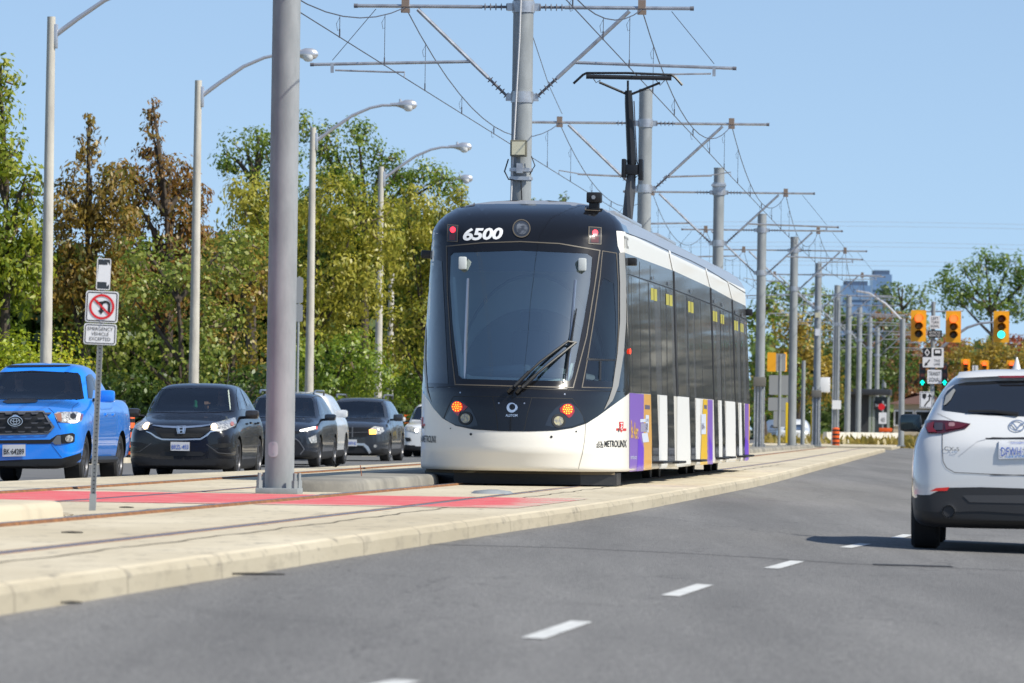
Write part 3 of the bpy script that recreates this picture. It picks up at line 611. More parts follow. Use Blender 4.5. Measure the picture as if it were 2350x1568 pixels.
# roof camera
rc = MB(); p0, = R2([(903, 106)]); P = TW.inverted() @ at(*p0, 71.3)
rc.box((P.x, P.y, P.z), (.19, .2, .135), bev=.02); rc.cyl((P.x, P.y-.14, P.z), (P.x, P.y-.09, P.z), .04, n=16); rc.box((P.x, P.y+.02, P.z-.1), (.13, .14, .09), bev=.01); rc.box((P.x, P.y+.03, P.z-.155), (.22, .24, .03))
cmo = rc.build('roof_camera', M_BLACK, tram); le = MB(); le.cyl((P.x, P.y-.148, P.z), (P.x, P.y-.142, P.z), .026, n=16); le.build('lens', mat('lens_glass', (.25, .27, .30), .1), cmo)
T_('roof_hatch', [R2([(266, 134), (350, 126), (346, 146), (262, 154)]), R2([(270, 137), (344, 129), (341, 143), (268, 151)])[::-1]], .012, M_SEAM, 12)
T_('roof_hatch', [R2([(860, 148), (922, 150), (930, 172), (858, 168)]), R2([(864, 151), (918, 153), (924, 169), (863, 165)])[::-1]], .012, M_SEAM, 12)
# flank: glazing band, panes, gaps, doors, skirt panels (outlines measured on the photograph)
band = SD([(72, 166), (370, 277), (588, 377), (718, 447), (812, 492), (820, 600), (833, 1072), (735, 1058), (608, 1044), (370, 1022), (235, 1010), (99, 1003), (92, 600)])
T_('window_band', band, .006, M_TPAN, 8)
def lerp(a, b, t): return (a[0]+(b[0]-a[0])*t, a[1]+(b[1]-a[1])*t)
def ytop(x): return float(np.interp(x, [90, 370, 590, 715, 815], [297, 390, 475, 530, 578]))
def ybot(x): return float(np.interp(x, [98, 370, 608, 735, 833], [1000, 1020, 1042, 1056, 1070]))
def lean(x): return (98-90)/1. if False else float(np.interp(x, [90, 370, 590, 715, 815], [9, 17, 19, 18, 17]))   # shift of a vertical edge from top to bottom
def pane(x0, x1, yb0=None, name='window', m=M_TGLASS, off=.009):
    a, b = ytop(x0)+6, ytop(x1)+6; xb0, xb1 = x0+lean(x0), x1+lean(x1)
    return T_(name, SD([(x0, a), (x1, b), (xb1, ybot(xb1)-5 if yb0 is None else yb0), (xb0, ybot(xb0)-5 if yb0 is None else yb0)]), off, m, 8)
for a, b in ((93, 108), (111, 157), (160, 207), (283, 315), (378, 425), (484, 520), (523, 583), (640, 652), (660, 690), (697, 711), (722, 735), (757, 766), (786, 814)): pane(a, b)
# doors reach down to the step
def door(xt0, xt1, xb0, xb1, yb, lab=None):
    d = T_('door', SD([(xt0, ytop(xt0)+4), (xt1, ytop(xt1)+4), (xb1, yb), (xb0, yb)]), .012, M_TPAN, 8)
    w = (xt1-xt0)*.13
    T_('pane', SD([(xt0+w, ytop(xt0)+14), (xt1-w, ytop(xt1)+14), (xb1-w*.8, yb-30), (xb0+w*.8, yb-30)]), .015, M_TGLASS, 8, d)
    return d
drs = [(212, 244, 237, 275, 1412), (250, 283, 276, 279, 1412), (316, 350, 329, 370, 1412), (428, 482, 466, 495, 1402), (594, 612, 612, 634, 1388), (614, 640, 636, 656, 1386), (655, 662, 659, 676, 1384), (712, 722, 738, 754, 1378), (736, 756, 757, 764, 1376), (767, 785, 766, 790, 1374)]
drs = [(212, 246, 237, 277, 1412), (316, 352, 330, 371, 1412), (440, 482, 466, 496, 1402), (592, 616, 612, 634, 1388), (641, 658, 657, 675, 1386), (721, 738, 738, 755, 1378), (758, 775, 775, 789, 1374)]
M_SKG = mat('skirt_light_grey', (.66, .66, .64), .5, coat=0, spec=.2)
M_PUR = mat('advert_purple', (.24, .13, .52), .3, coat=.05, spec=.25); M_PUR2 = mat('advert_violet', (.16, .05, .62), .3, coat=.05, spec=.25)
M_ORA = mat('advert_orange', (.72, .40, .10), .3, coat=.05, spec=.25); M_YEA = mat('advert_yellow', (.80, .50, .02), .3, coat=.05, spec=.25)
for q in drs: door(*q)
def sk(name, x0t, x1t, x0b, x1b, yt, yb, m, off=.008): return T_(name, SD([(x0t, yt), (x1t, yt+(x1t-x0t)*.09), (x1b, yb-(x1b-x0b)*.1), (x0b, yb)]), off, m, 8)
ad = sk('advert', 101, 186, 100, 184, 1004, 1490, M_PUR, .007)
T_('advert_shape', SD([(152, 1250), (176, 1312), (186, 1330), (184, 1487), (140, 1488), (148, 1400)]), .010, M_PUR2, 8, ad)
ad2 = sk('advert', 186, 237, 184, 232, 1010, 1487, M_ORA, .007)
for q, mm_ in (([(192, 1075), (222, 1078), (222, 1102), (192, 1100)], mat('ad_grey', (.10, .09, .14), .5)), ([(196, 1135), (216, 1137), (214, 1240), (196, 1240)], mat('ad_light', (.55, .60, .70), .5)), ([(164, 1160), (214, 1158), (214, 1176), (164, 1180)], MATS['ad_light']), ([(166, 1185), (210, 1185), (210, 1236), (166, 1236)], mat('ad_steel', (.28, .27, .38), .5)), ([(172, 1245), (208, 1243), (216, 1296), (180, 1300)], MATS['ad_light'])): T_('advert_shape', SD(q), .010, mm_, 8, ad2)
letters('advert_words', 'Be Alert', SD([(108, 1165), (152, 1190), (108, 1275), (152, 1280)]), TBV, .011, mat('ad_words', (.72, .42, .08), .4), ad, .015)
letters('advert_words', 'metrolinx.com', SD([(106, 1372), (142, 1372), (106, 1400), (142, 1400)]), TBV, .011, MATS['ad_light'], ad, 0)
sk('skirt_panel', 278, 330, 276, 326, 1016, 1478, M_SKG); sk('skirt_panel', 385, 466, 383, 464, 1024, 1470, M_SKG); sk('skirt_panel', 497, 522, 495, 520, 1036, 1460, M_SKG)
ad3 = sk('advert', 541, 567, 522, 566, 1042, 1456, M_YEA, .009); ad4 = sk('advert', 566, 597, 564, 597, 1044, 1452, M_PUR, .009)
for q, mm_ in (([(545, 1075), (562, 1077), (562, 1100), (545, 1098)], MATS['ad_grey']), ([(528, 1130), (556, 1130), (556, 1250), (528, 1250)], MATS['ad_light']), ([(530, 1185), (552, 1185), (552, 1225), (530, 1225)], MATS['ad_steel'])): T_('advert_shape', SD(q), .012, mm_, 8, ad3)
T_('advert_shape', SD([(574, 1245), (594, 1320), (597, 1445), (580, 1450)]), .012, M_PUR2, 8, ad4)
sk('skirt_panel', 636, 657, 634, 655, 1048, 1440, M_SKG); sk('skirt_panel', 676, 735, 674, 733, 1052, 1434, M_SKG); sk('skirt_panel', 757, 776, 755, 775, 1062, 1426, M_SKG)
ad5 = sk('advert', 790, 812, 790, 812, 1068, 1422, M_PUR, .009); T_('advert_shape', SD([(792, 1260), (812, 1310), (812, 1420), (782, 1420)]), .012, M_PUR2, 8, ad5); sk('advert', 812, 833, 812, 826, 1070, 1420, M_ORA, .009)
M_LINE3 = mat('gap_black', (.004, .004, .005), .8)
for q, w in (([(364, 277), (368, 420), (378, 800), (387, 1024), (370, 1470)], 0), ([(585, 377), (592, 600), (602, 900), (608, 1045)], 8), ([(714, 447), (722, 700), (731, 950), (736, 1060)], 7)):
    T_('articulation_gap', SD(stroke(q[:4], w or 9)), .014, M_LINE3, 8)
M_SEAM3 = mat('band_seam', (.012, .012, .013), .5)
T_('seam', SD(stroke([(90, 293), (370, 388), (590, 474), (715, 528), (814, 574)], 5)), .011, M_SEAM3, 8)
for x in (160, 224): T_('seam', SD(stroke([(x, ytop(x)-100), (x, ytop(x))], 2)), .009, M_SEAM3, 12)
M_YST = mat('yellow_sticker', (.42, .38, .06), .5)
for x0, x1, y0, y1 in ((225, 262, 376, 462), (316, 354, 412, 492), (448, 480, 455, 535), (596, 622, 512, 588), (642, 663, 532, 602), (724, 746, 570, 642), (761, 779, 587, 652)):
    mx_ = (x0+x1)/2; dy = (x1-x0)*.3
    for a, b in ((x0, mx_-1.5), (mx_+1.5, x1)):
        q = dy*(a-x0)/(x1-x0); T_('door_sticker', SD([(a, y0+q), (b, y0+q+3), (b+1, y1-12+q), (a+1, y1-14+q)]), .018, M_YST, 10)
for x, y in ((238, 318), (330, 350), (463, 395), (606, 455), (652, 475), (733, 520), (770, 537)): T_('door_lamp', SD(circ(x, y, 5, 12, 12)), .03, M_ALLOY, 12)
mk2 = MB(); p0, = SD([(94, 220)]); h = TBV.ray_cast(EYEV, ray(*p0)); P = TW.inverted() @ h[0]; mk2.box((P.x+.05, P.y, P.z), (.12, .2, .1), bev=.02); mk2.build('side_camera', M_BLACK, tram)
p0, = SD([(796, 522)]); h = TBV.ray_cast(EYEV, ray(*p0)); P = TW.inverted() @ h[0]; mk2 = MB(); mk2.box((P.x+.06, P.y, P.z), (.12, .2, .12), bev=.02); mk2.build('side_camera', M_BLACK, tram)
T_('side_marker', SD(circ(99, 755, 6, 12, 18)), .03, M_LEDR, 12)
# highlights painted as pale strips where the white cornice breaks at the joints
for q in ([(333, 152), (344, 158), (370, 276), (358, 272)], [(553, 258), (561, 263), (589, 374), (581, 370)], [(687, 338), (694, 343), (719, 443), (712, 440)]): T_('cornice_highlight', SD(q), .014, mat('highlight_white', (.85, .83, .78), .3), 8)
T_('seam', SD(stroke([(60, 40), (200, 92), (335, 155), (470, 215), (560, 262), (690, 342), (795, 408)], 3)), .008, M_SEAM3, 9)
# footsteps under the doors
for x0, x1, y in ((232, 300, 1418), (327, 385, 1418), (465, 513, 1408), (610, 652, 1394), (654, 693, 1389), (737, 779, 1383), (774, 806, 1378)):
    pa, = SD([(x0+8, y)]); pb, = SD([(min(x1-14, 826), y-4)]); ha, hb = TBV.ray_cast(EYEV, ray(*pa)), TBV.ray_cast(EYEV, ray(*pb))
    if ha[0] and hb[0]:
        a, b = TW.inverted() @ ha[0], TW.inverted() @ hb[0]; mb = MB(); mb.box(((a.x+b.x)/2+.08, (a.y+b.y)/2, a.z), (.16, abs(b.y-a.y)+.3, .035), bev=.01); mb.build('door_step', M_BLACK, tram)
# wheel spats: sloping boxes on the skirt
for x0, x1, y0, y1, m in ((404, 462, 1240, 1465, M_TWHITE), (526, 580, 1290, 1455, M_YEA), (672, 722, 1245, 1434, M_TWHITE)):
    P = []
    for x, y in SD([(x0, y1), (x1-8, y1-4), (x1-4, y0+80), (x0+14, y0)]):
        h = TBV.ray_cast(EYEV, ray(x, y)); P.append(TW.inverted() @ h[0] if h[0] else None)
    if all(P):
        y0_, y1_ = P[0].y, P[1].y; zb_, zt_ = P[0].z, P[3].z; mb = MB(); x_ = HW
        sec = [(x_-.01, zb_), (x_+.05, zb_), (x_+.055, zb_+(zt_-zb_)*.6), (x_-.01, zt_)]
        vs = [(a, y0_, b) for a, b in sec]+[(a, y1_, b) for a, b in sec]; mb.add(vs, [(0, 1, 2, 3), (7, 6, 5, 4)]+[(i, i+4, (i+1) % 4+4, (i+1) % 4) for i in range(4)]); mb.build('wheel_spat', m, tram, smooth=False)
# underframe, plough, wheels
uf = MB(); uf.box((0, TL_/2, .31), (2.3, TL_-2.6, .14)); uf.build('underframe', M_DARK, tram)
pw = MB(); pw.add([(-1.22, 1.2, .02), (-.8, .75, .02), (.8, .75, .02), (1.22, 1.2, .02), (1.22, 1.9, .02), (-1.22, 1.9, .02)]+[(-1.22, 1.2, .17), (-.8, .75, .17), (.8, .75, .17), (1.22, 1.2, .17), (1.22, 1.9, .17), (-1.22, 1.9, .17)], [(5, 4, 3, 2, 1, 0), (6, 7, 8, 9, 10, 11)]+[(i, (i+1) % 6, 6+(i+1) % 6, 6+i) for i in range(6)]); pw.build('plough', M_BLACK, tram, smooth=False)
bb = MB(); bb.add([(-1.2, 1.15, .15), (-.8, .7, .15), (.8, .7, .15), (1.2, 1.15, .15), (1.2, 1.15, .4), (.8, .7, .4), (-.8, .7, .4), (-1.2, 1.15, .4)], [(0, 1, 6, 7), (1, 2, 5, 6), (2, 3, 4, 5)]); bb.build('apron', mat('apron_tan', (.13, .10, .06), .8), tram, smooth=False)
for yb in (3.3, 5.2, 13.2, 15.1, 21.5, 23.4, 28.2, 30.0):
    wh = MB()
    for s_ in (-.75, .75): wh.cyl((s_-.06, yb, .29), (s_+.06, yb, .29), .30, n=24)
    wh.cyl((-.8, yb, .29), (.8, yb, .29), .08); wh.build('wheelset', mat('wheel_iron', (.06, .055, .05), .6, .4), tram)
bgb = MB(); bgb.box((-.32, 1.6, .1), (.35, .5, .2), bev=.03); bgb.box((.75, 2.3, .1), (.25, .8, .16), bev=.03); bgb.box((-.75, 2.3, .1), (.25, .8, .16), bev=.03); bgb.build('bogie_box', M_DARK, tram)
# pantograph
M_PANT = mat('pantograph_black', (.012, .013, .016), .4, .2)
pg = MB(); Pp = lambda x, y, d=88.6: TW.inverted() @ at(x, y, d)
pan = MB()
for d in (88.2, 88.8):
    pan.tube([Pp(1316, 192, d), Pp(1338, 172, d), Pp(1346, 168, d), Pp(1441, 168, d), Pp(1540, 172, d), Pp(1550, 178, d), Pp(1566, 196, d)], .022, 6)
    pan.tube([Pp(1345, 176, d), Pp(1541, 180, d)], .04, 6)
ph = pan.build('pantograph_head', M_PANT, tram)
ps = MB(); ps.tube([Pp(1375, 189), Pp(1440, 217)], .022, 6); ps.tube([Pp(1515, 190), Pp(1448, 217)], .022, 6); ps.tube([Pp(1441, 185), Pp(1441, 215)], .02, 6)
ps.tube([Pp(1442, 208), Pp(1443, 235), Pp(1450, 378)], [.055, .065, .075], 8); ps.build('pantograph_arm', M_PANT, tram)
pk = MB(); A = Pp(1451, 390); pk.box((A.x, A.y, A.z), (.2, .25, .16), bev=.03); pk.box((A.x-.13, A.y, A.z+.02), (.07, .25, .3), bev=.02); pk.box((A.x+.14, A.y, A.z), (.07, .25, .34), bev=.02); pk.build('pantograph_joint', M_PANT, tram)
pl_ = MB(); pl_.tube([Pp(1449, 400), Pp(1446, 440), Pp(1438, 520), (0.45, A.y+.8, 3.5)], [.07, .085, .1, .11], 8); pl_.build('pantograph_lower_arm', mat('panto_grey', (.06, .062, .068), .5), tram)
pc = MB(); pc.tube([Pp(1455, 232), Pp(1458, 300), Pp(1462, 372), Pp(1470, 398), Pp(1458, 408)], .01, 5); pc.tube([Pp(1360, 178), Pp(1368, 190), Pp(1378, 184)], .008, 5); pc.tube([Pp(1505, 183), Pp(1515, 196), Pp(1525, 185)], .008, 5); pc.build('cable', M_WIRE, tram)
for yb, lb_ in ((9, 5), (17, 4)): rb = MB(); rb.box((0, yb, 3.66), (1.5, lb_, .08), bev=.03); rb.build('roof_box', M_TGREY, tram)
mk2 = MB(); mk2.box((-1.31, 1.9, 2.93), (.14, .2, .1), bev=.02); mk2.build('side_camera', M_BLACK, tram)
# ---------------------------------------------------------------- catenary poles
POLE_YAW = -math.atan(.088)
ARMZ, STZ, REGZ, CONZ, WL = 7.82, 6.36, 6.93, 6.66, 1.92
_pm = {}
def shared(key, fn):
    if key not in _pm: _pm[key] = fn()
    return _pm[key]
def child(name, me_key, fn, mats, par, smooth=True):
    """a part whose mesh is shared by all poles"""
    if me_key in _pm:
        o = bpy.data.objects.new(name, _pm[me_key]); COL.objects.link(o); o.parent = par; WM[o.name] = WM[par.name]; return o
    o = fn().build(name, mats, par, smooth); _pm[me_key] = o.data; return o
def insul(mb, a, b, m=1):
    a, b = Vector(a), Vector(b); d = b-a; n = 5
    mb.cyl(a, b, .022, m=m, n=8)
    for i in range(n): p = a+d*((i+.5)/n); mb.lathe([(.02, -.012), (.06, -.004), (.06, .004), (.02, .012)], p, d, 10, m)
def cpole(px, d, h, r, label, arms=True, grp='grey catenary poles between the tracks', pull=(1, 1), simple=False, zb=ZS):
    X = at(px, 784, d).x if px is not None else PL(d)
    base = onz(px, 1000, zb) if False else None
    t = thing('catenary_pole', label, 'pole', (X, d, zb), POLE_YAW, grp)
    H = h-zb
    m_ = child('mast', ('mast', round(h, 2), round(r, 3)), lambda: MB().cyl((0, 0, .02), (0, 0, H), r*1.04, r*.96, 28).cyl((0, 0, H), (0, 0, H+.03), r*1.0, n=28), M_GALV, t)
    def bp():
        b = MB(); b.box((0, 0, .03), (r*3.0, r*3.0, .06), bev=.008); return b
    b = child('base_plate', ('bp', round(r, 3)), bp, M_GALV, t)
    for sx_ in (-1, 1):
        for sy in (-1, 1):
            if not simple: 
                bo = child('anchor_bolt', ('bolt', sx_, sy, round(r, 3)), lambda: MB().cyl((sx_*r*1.25, sy*r*1.25, .06), (sx_*r*1.25, sy*r*1.25, .14), .035, n=6).cyl((sx_*r*1.25, sy*r*1.25, .14), (sx_*r*1.25, sy*r*1.25, .22), .02, n=8), M_GALV, t)
    if not arms: return t
    for z in ((ARMZ, STZ)):
        child('clamp_band', ('band', z, round(r, 3)), lambda: MB().cyl((0, 0, z-zb-.09), (0, 0, z-zb+.09), r*1.04+.008, n=28).box((-r-.05, 0, z-zb), (.09, .08, .12)).box((r+.05, 0, z-zb), (.09, .08, .12)), M_TUBE, t)
    for s_ in (-1, 1):
        def arm():
            b = MB(); b.tube([(s_*(r+.5), 0, ARMZ-zb), (s_*2.72, 0, ARMZ-zb)], .03, 8, 0); insul(b, (s_*(r+.06), 0, ARMZ-zb), (s_*(r+.5), 0, ARMZ-zb)); b.cyl((s_*2.70, 0, ARMZ-zb), (s_*2.76, 0, ARMZ-zb), .036, n=8, m=1)
            b.box((s_*WL, 0, ARMZ-zb+.06), (.12, .1, .14), 2); b.box((s_*WL, 0, ARMZ-zb-.07), (.14, .1, .07), 2); return b
        child('cantilever_tube', ('arm', s_, round(r, 3)), arm, [M_TUBE, M_INS, mat('clamp_bronze', (.30, .22, .17), .5, .4)], t)
        def strut():
            a = Vector((s_*(r+.06), 0, STZ-zb)); e = Vector((s_*1.72, 0, ARMZ-zb-.05)); k = a+(e-a)*.22
            b = MB(); b.tube([k, e], .032, 8, 0); insul(b, a, k); return b
        child('diagonal_strut', ('strut', s_, round(r, 3)), strut, [M_TUBE, M_INS], t)
        pu = pull[(s_+1)//2]
        def reg():
            x0 = s_*.86; b = MB()
            if pu: b.tube([(x0, 0, REGZ-zb), (s_*3.42, 0, REGZ-zb-.07)], .026, 8); b.box((s_*3.1, 0, REGZ-zb-.12), (.05, .05, .16)); b.cyl((s_*3.40, 0, REGZ-zb-.07), (s_*3.46, 0, REGZ-zb-.072), .03, n=8, m=1)
            else: b.tube([(x0*.5, 0, REGZ-zb-.3), (s_*1.5, 0, REGZ-zb-.26)], .022, 8)
            return b
        child('registration_tube', ('reg', s_, pu, round(r, 3)), reg, [M_TUBE, M_INS], t)
        def rega():
            b = MB()
            if pu: b.tube([(s_*3.05, 0, REGZ-zb-.16), (s_*2.2, 0, CONZ-zb+.09), (s_*WL, 0, CONZ-zb+.09), (s_*WL, 0, CONZ-zb)], .017, 6)
            else: b.tube([(s_*1.4, 0, REGZ-zb-.26), (s_*WL, 0, CONZ-zb+.09), (s_*WL, 0, CONZ-zb)], .015, 6)
            return b
        child('registration_arm', ('rega', s_, pu, round(r, 3)), rega, M_TUBE, t)
        if pu: child('tie_wire', ('tie', s_), lambda: MB().tube([(s_*2.4, 0, ARMZ-zb-.05), (s_*3.1, 0, REGZ-zb)], .006, 5), M_WIRE, t)
    return t
PD = [28, 59, 90, 124, 160, 190, 211, 244, 281, 303, 330, 360, 395, 430]
p0 = cpole(None, 28, 8.5, .147, 'x') if False else None
P0 = cpole(646, 59, 8.6, .150, 'thickest grey catenary pole with oval hatch cover standing before the red crossing')
bvp = MB(); bvp.cyl((0, 0, 0), (0, 0, 8), .153, n=48); BVP = bvh_of(bvp, WM[P0.name])
hc = panel('hatch_cover', [rrect(618, 1014, 638, 1049, 8)], BVP, .014, mat('hatch_grey', (.46, .47, .49), .5), P0, 4, thick=.03)
for y in (1020, 1043): panel('screw', [circ(628, y, 2.3, 8)], BVP, .018, M_ALLOY, hc, 9)
P1 = cpole(1190, 90, 11.0, .168, 'tall grey catenary pole behind the tram nose with boxed fitting and cable')
lb = MB(); lb.box((-.02, -.27, 5.22), (.27, .12, .27), bev=.02); lo = lb.build('flood_light', mat('olive_housing', (.16, .15, .11), .6), P1)
l2 = MB(); l2.box((-.02, -.335, 5.22), (.21, .012, .21)); l2.build('lens', mat('cream_lens', (.62, .58, .42), .35), lo)
cl = MB(); 
for z in (4.72, 4.86): cl.cyl((0, 0, z), (0, 0, z+.05), .19, n=24); cl.box((0, -.2, z+.02), (.3, .08, .06))
cl.box((0, -.24, 4.9), (.1, .1, .16)); cl.build('clamp_bracket', M_TUBE, P1)
cbm = MB(); cbm.tube([(-.2, -.1, 5.05), (-.25, -.2, 4.85), (-.18, -.24, 4.72), (.02, -.22, 4.7), (.04, -.19, 4.3), (-.06, -.19, 3.9), (-.14, -.18, 3.5)], .012, 6); cbm.tube([(.18, -.2, 5.1), (.24, -.2, 4.95), (.16, -.22, 4.8)], .01, 6); cbm.build('cable', M_INK, P1)
rp = MB(); rp.tube([(.03, -.19, 10.3), (0, -.19, 9.0), (-.04, -.2, 7.0), (-.12, -.2, 5.0), (-.17, -.18, 3.4)], .017, 6); rp.build('hanging_cable', mat('cable_pale', (.55, .55, .56), .6), P1)
P2 = cpole(1474, 124, 8.55, .155, 'grey catenary pole rising beside the raised pantograph', pull=(0, 0))
P3 = cpole(1645, 160, 8.5, .158, 'grey catenary pole with wide clamped collar above the tram roof')
co = MB(); co.cyl((0, 0, 7.45), (0, 0, 7.8), .19, n=24); co.box((0, -.15, 7.72), (.42, .2, .06)); co.build('collar', M_TUBE, P3)
P4 = cpole(1745, 190, 8.35, .160, 'grey catenary pole with dark cabinet and bundled conduits just past the tram tail')
def conduits(t, n, hgt, box=None):
    for i in range(n):
        mb = MB(); x = -.16+.32*i/(n-1); mb.tube([(x, -.19, .05), (x, -.19, hgt)], .028, 6); mb.build('conduit', M_TUBE, t)
    if box: mb = MB(); mb.box((0, -.2, box), (.42, .2, .32), bev=.02); mb.build('junction_box', mat('box_grey', (.16, .15, .13), .6), t)
conduits(P4, 4, 2.2, 2.35)
P5 = cpole(1820, 211, 8.3, .155, 'grey catenary pole with a yellow guard strip nearest the tram tail', pull=(0, 1))
P6 = cpole(1876, 244, 8.3, .155, 'grey catenary pole with yellow guard strip and white tag higher up')
M_YGUARD = mat('guard_yellow', (.72, .50, .01), .5)
for t, z0, z1, x in ((P5, .2, 1.75, -.2), (P6, .2, 1.7, -.2)):
    mb = MB(); mb.box((x, -.08, (z0+z1)/2), (.09, .1, z1-z0), bev=.02); mb.build('guard_strip', M_YGUARD, t)
conduits(P6, 3, 2.6, 2.3)
mb = MB(); mb.box((0, -.19, 5.0), (.2, .03, .3)); mb.build('tag', mat('tag_white', (.75, .76, .80), .5), P6)
mb = MB(); mb.box((0, -.19, 5.75), (.22, .03, .22)); mb.build('tag', mat('cream_lens', (.62, .58, .42), .35), P6)
P7 = cpole(1920, 281, 8.3, .155, 'grey catenary pole above the orange and black marker drum')
conduits(P7, 2, 7.4)
mb = MB(); mb.box((.05, -.25, 2.0), (.45, .05, .45)); mb.build('notice', M_WHITEP, P7)
mb = MB(); mb.box((-.55, -.1, 3.0), (.5, .35, .75), bev=.03); mb.build('white_cabinet', M_WHITEP, P7)
for px, d, lab in ((1947, 303, 'grey catenary pole just right of the orange and black marker drum'), (1972, 330, 'slim grey catenary pole in front of the dark station shelter'), (1996, 360, 'grey catenary pole ending above the shelter roof'), (2014, 395, 'short far grey pole left of the paired poles over the shelter'), (2030, 430, 'farthest grey catenary pole seen above the shelter')):
    t = cpole(px, d, 8.3, .16, lab, simple=True)
for px, d, h, r, lab in ((1845, 232, 3.9, .09, 'plain short grey post between the two yellow guarded poles'), (2071, 262, 6.3, .14, 'grey lamp standard with raised arm left of the hanging signals')):
    t = thing('steel_post', lab, 'pole', (at(px, 784, d).x, d, ZS), POLE_YAW); MB().cyl((0, 0, .05), (0, 0, h-ZS), r, r*.9, 16).build('post', M_GALV, t); MB().box((0, 0, .03), (.4, .4, .06)).build('base_plate', M_GALV, t)
    if h > 5: MB().tube([(0, 0, h-ZS-.1), (-.8, 0, h+.7-ZS), (-1.6, 0, h+1.2-ZS), (-2.2, 0, h+1.3-ZS)], .05, 8).build('lamp_arm', M_LAMPS, t)
# ---------------------------------------------------------------- overhead wires, one catenary per track
def catenary(side, label):
    t = thing('overhead_line', label, 'overhead wire', (0, 59, CONZ), group='overhead lines above the tracks')
    sup = []
    for d in PD:
        j = {59: 646, 90: 1190, 124: 1474, 160: 1645, 190: 1745, 211: 1820, 244: 1876, 281: 1920, 303: 1947, 330: 1972, 360: 1996, 395: 2014, 430: 2030}.get(d)
        X = at(j, 784, d).x if j else PL(d); c, s_ = math.cos(POLE_YAW), math.sin(POLE_YAW); w = side*WL
        sup.append(Vector((X+w*c, d+w*s_, 0)))
    con = MB(); mes = MB(); con.tube([Vector((p.x, p.y, CONZ)) for p in sup], .0085, 5)
    pts = []
    for i in range(len(sup)-1):
        a, b = sup[i], sup[i+1]; L = b.y-a.y; k = 14; sag = 1.05*(L/33)
        for j in range(k if i < len(sup)-2 else k+1):
            u = j/k; p = a.lerp(b, u); pts.append(Vector((p.x, p.y, ARMZ-.02-min(sag, 1.0)*4*u*(1-u))))
        for j in range(1, 6 if b.y < 300 else 1):
            u = (j-.5)/5; p = a.lerp(b, u); z1 = ARMZ-.02-min(sag, 1.0)*4*u*(1-u)
            dm = MB(); dm.tube([(p.x, p.y, CONZ), (p.x, p.y, z1)], .005, 4); dm.cyl((p.x, p.y, CONZ-.01), (p.x, p.y, CONZ+.12), .012, n=6); dm.tube([(p.x, p.y, z1-.02), (p.x-.05, p.y, z1-.12), (p.x-.03, p.y, z1-.22), (p.x, p.y, z1-.2)], .004, 4)
            dm.build('dropper', M_WIRE, t, world=True)
    mes.tube(pts, .0095, 5); con.build('contact_wire', M_WIRE, t, world=True); mes.build('messenger_wire', M_WIRE, t, world=True)
catenary(-1, 'paired contact and messenger wires over the empty track left of the tram')
catenary(1, 'paired contact and messenger wires touched by the raised pantograph')
# feeder wire dropping from the tall pole and high far lines
fw = MB(); a = at(1218, 70, 90.2); b = at(1290, 262, 122); fw.tube([a, a.lerp(b, .5)-Vector((0, 0, .12)), b], .007, 5)
tag(fw.build('feeder_wire', M_WIRE), 'thin loose wire slanting down from the tall pole behind the tram', 'wire')
fw = MB(); a = at(1700, 0, 200)
for k, (y, lab) in enumerate(((513, 'highest faint power line crossing the right hand sky'), (560, 'middle faint power line crossing the right hand sky'), (603, 'lowest faint power line crossing the right hand sky'))):
    mb = MB(); pts = [at(x, y-4+6*((x-1900)/500)**2+(x-1900)*.004, 700) for x in range(1480, 2500, 60)]
    for o_ in (0, .55): mb.tube([p+Vector((0, 0, -o_)) for p in pts], .018, 4)
    tag(mb.build('power_line', mat('far_wire', (.35, .36, .40), .6)), lab, 'power line', 'far power lines')
# ---------------------------------------------------------------- street lamps
def lamp(px, d, label, top_y=None):
    X = at(px, 784, d).x; z0 = .18
    t = thing('street_lamp', label, 'street lamp', (X, d, z0), R(-4), 'street lamps along the far kerb')
    child('post', 'lamp_post', lambda: MB().cyl((0, 0, 0), (0, 0, 9.15), .135, .085, 20), M_WOODC, t)
    child('arm', 'lamp_arm', lambda: MB().box((.1, 0, 8.75), (.08, .12, .5), bev=.02).tube([(.1, 0, 8.78), (.55, 0, 9.12), (1.1, 0, 9.5), (1.6, 0, 9.72), (1.95, 0, 9.8), (2.2, 0, 9.8)], [.055, .05, .045, .04, .04, .04], 10), M_LAMPS, t)
    def hd():
        b = MB(); pr = [(.0, 0), (.05, .02), (.06, .2), (.10, .32), (.15, .45), (.15, .62), (.11, .72), (.04, .77)]; b.lathe(pr, (2.15, 0, 9.82), (1, 0, 0), 14, sx=.75, sy=.95); b.cyl((2.45, 0, 9.9), (2.45, 0, 9.98), .035, n=8); return b
    h = child('lamp_head', 'lamp_head', hd, M_LAMPS, t)
    child('lamp_glass', 'lamp_glass', lambda: MB().lathe([(.15, 0), (.145, -.05), (.12, -.11), (.07, -.15), (.01, -.16)], (2.68, 0, 9.79), (0, 0, 1), 14), M_LGLASS, h)
    return t
lamp(106, 114.7, 'nearest street lamp with thick concrete post behind the blue pickup')
lamp(446, 135.5, 'concrete street lamp rising behind the black suv with chrome grille')
lamp(711, 156.5, 'concrete street lamp just right of the thickest grey pole')
lamp(869, 179.8, 'concrete street lamp left of the tram behind the dark parked traffic')
lamp(896, 203, 'street lamp whose arm pokes out of the yellowing trees')
lamp(1050, 226, 'farthest street lamp with only its head showing beside the tall pole')
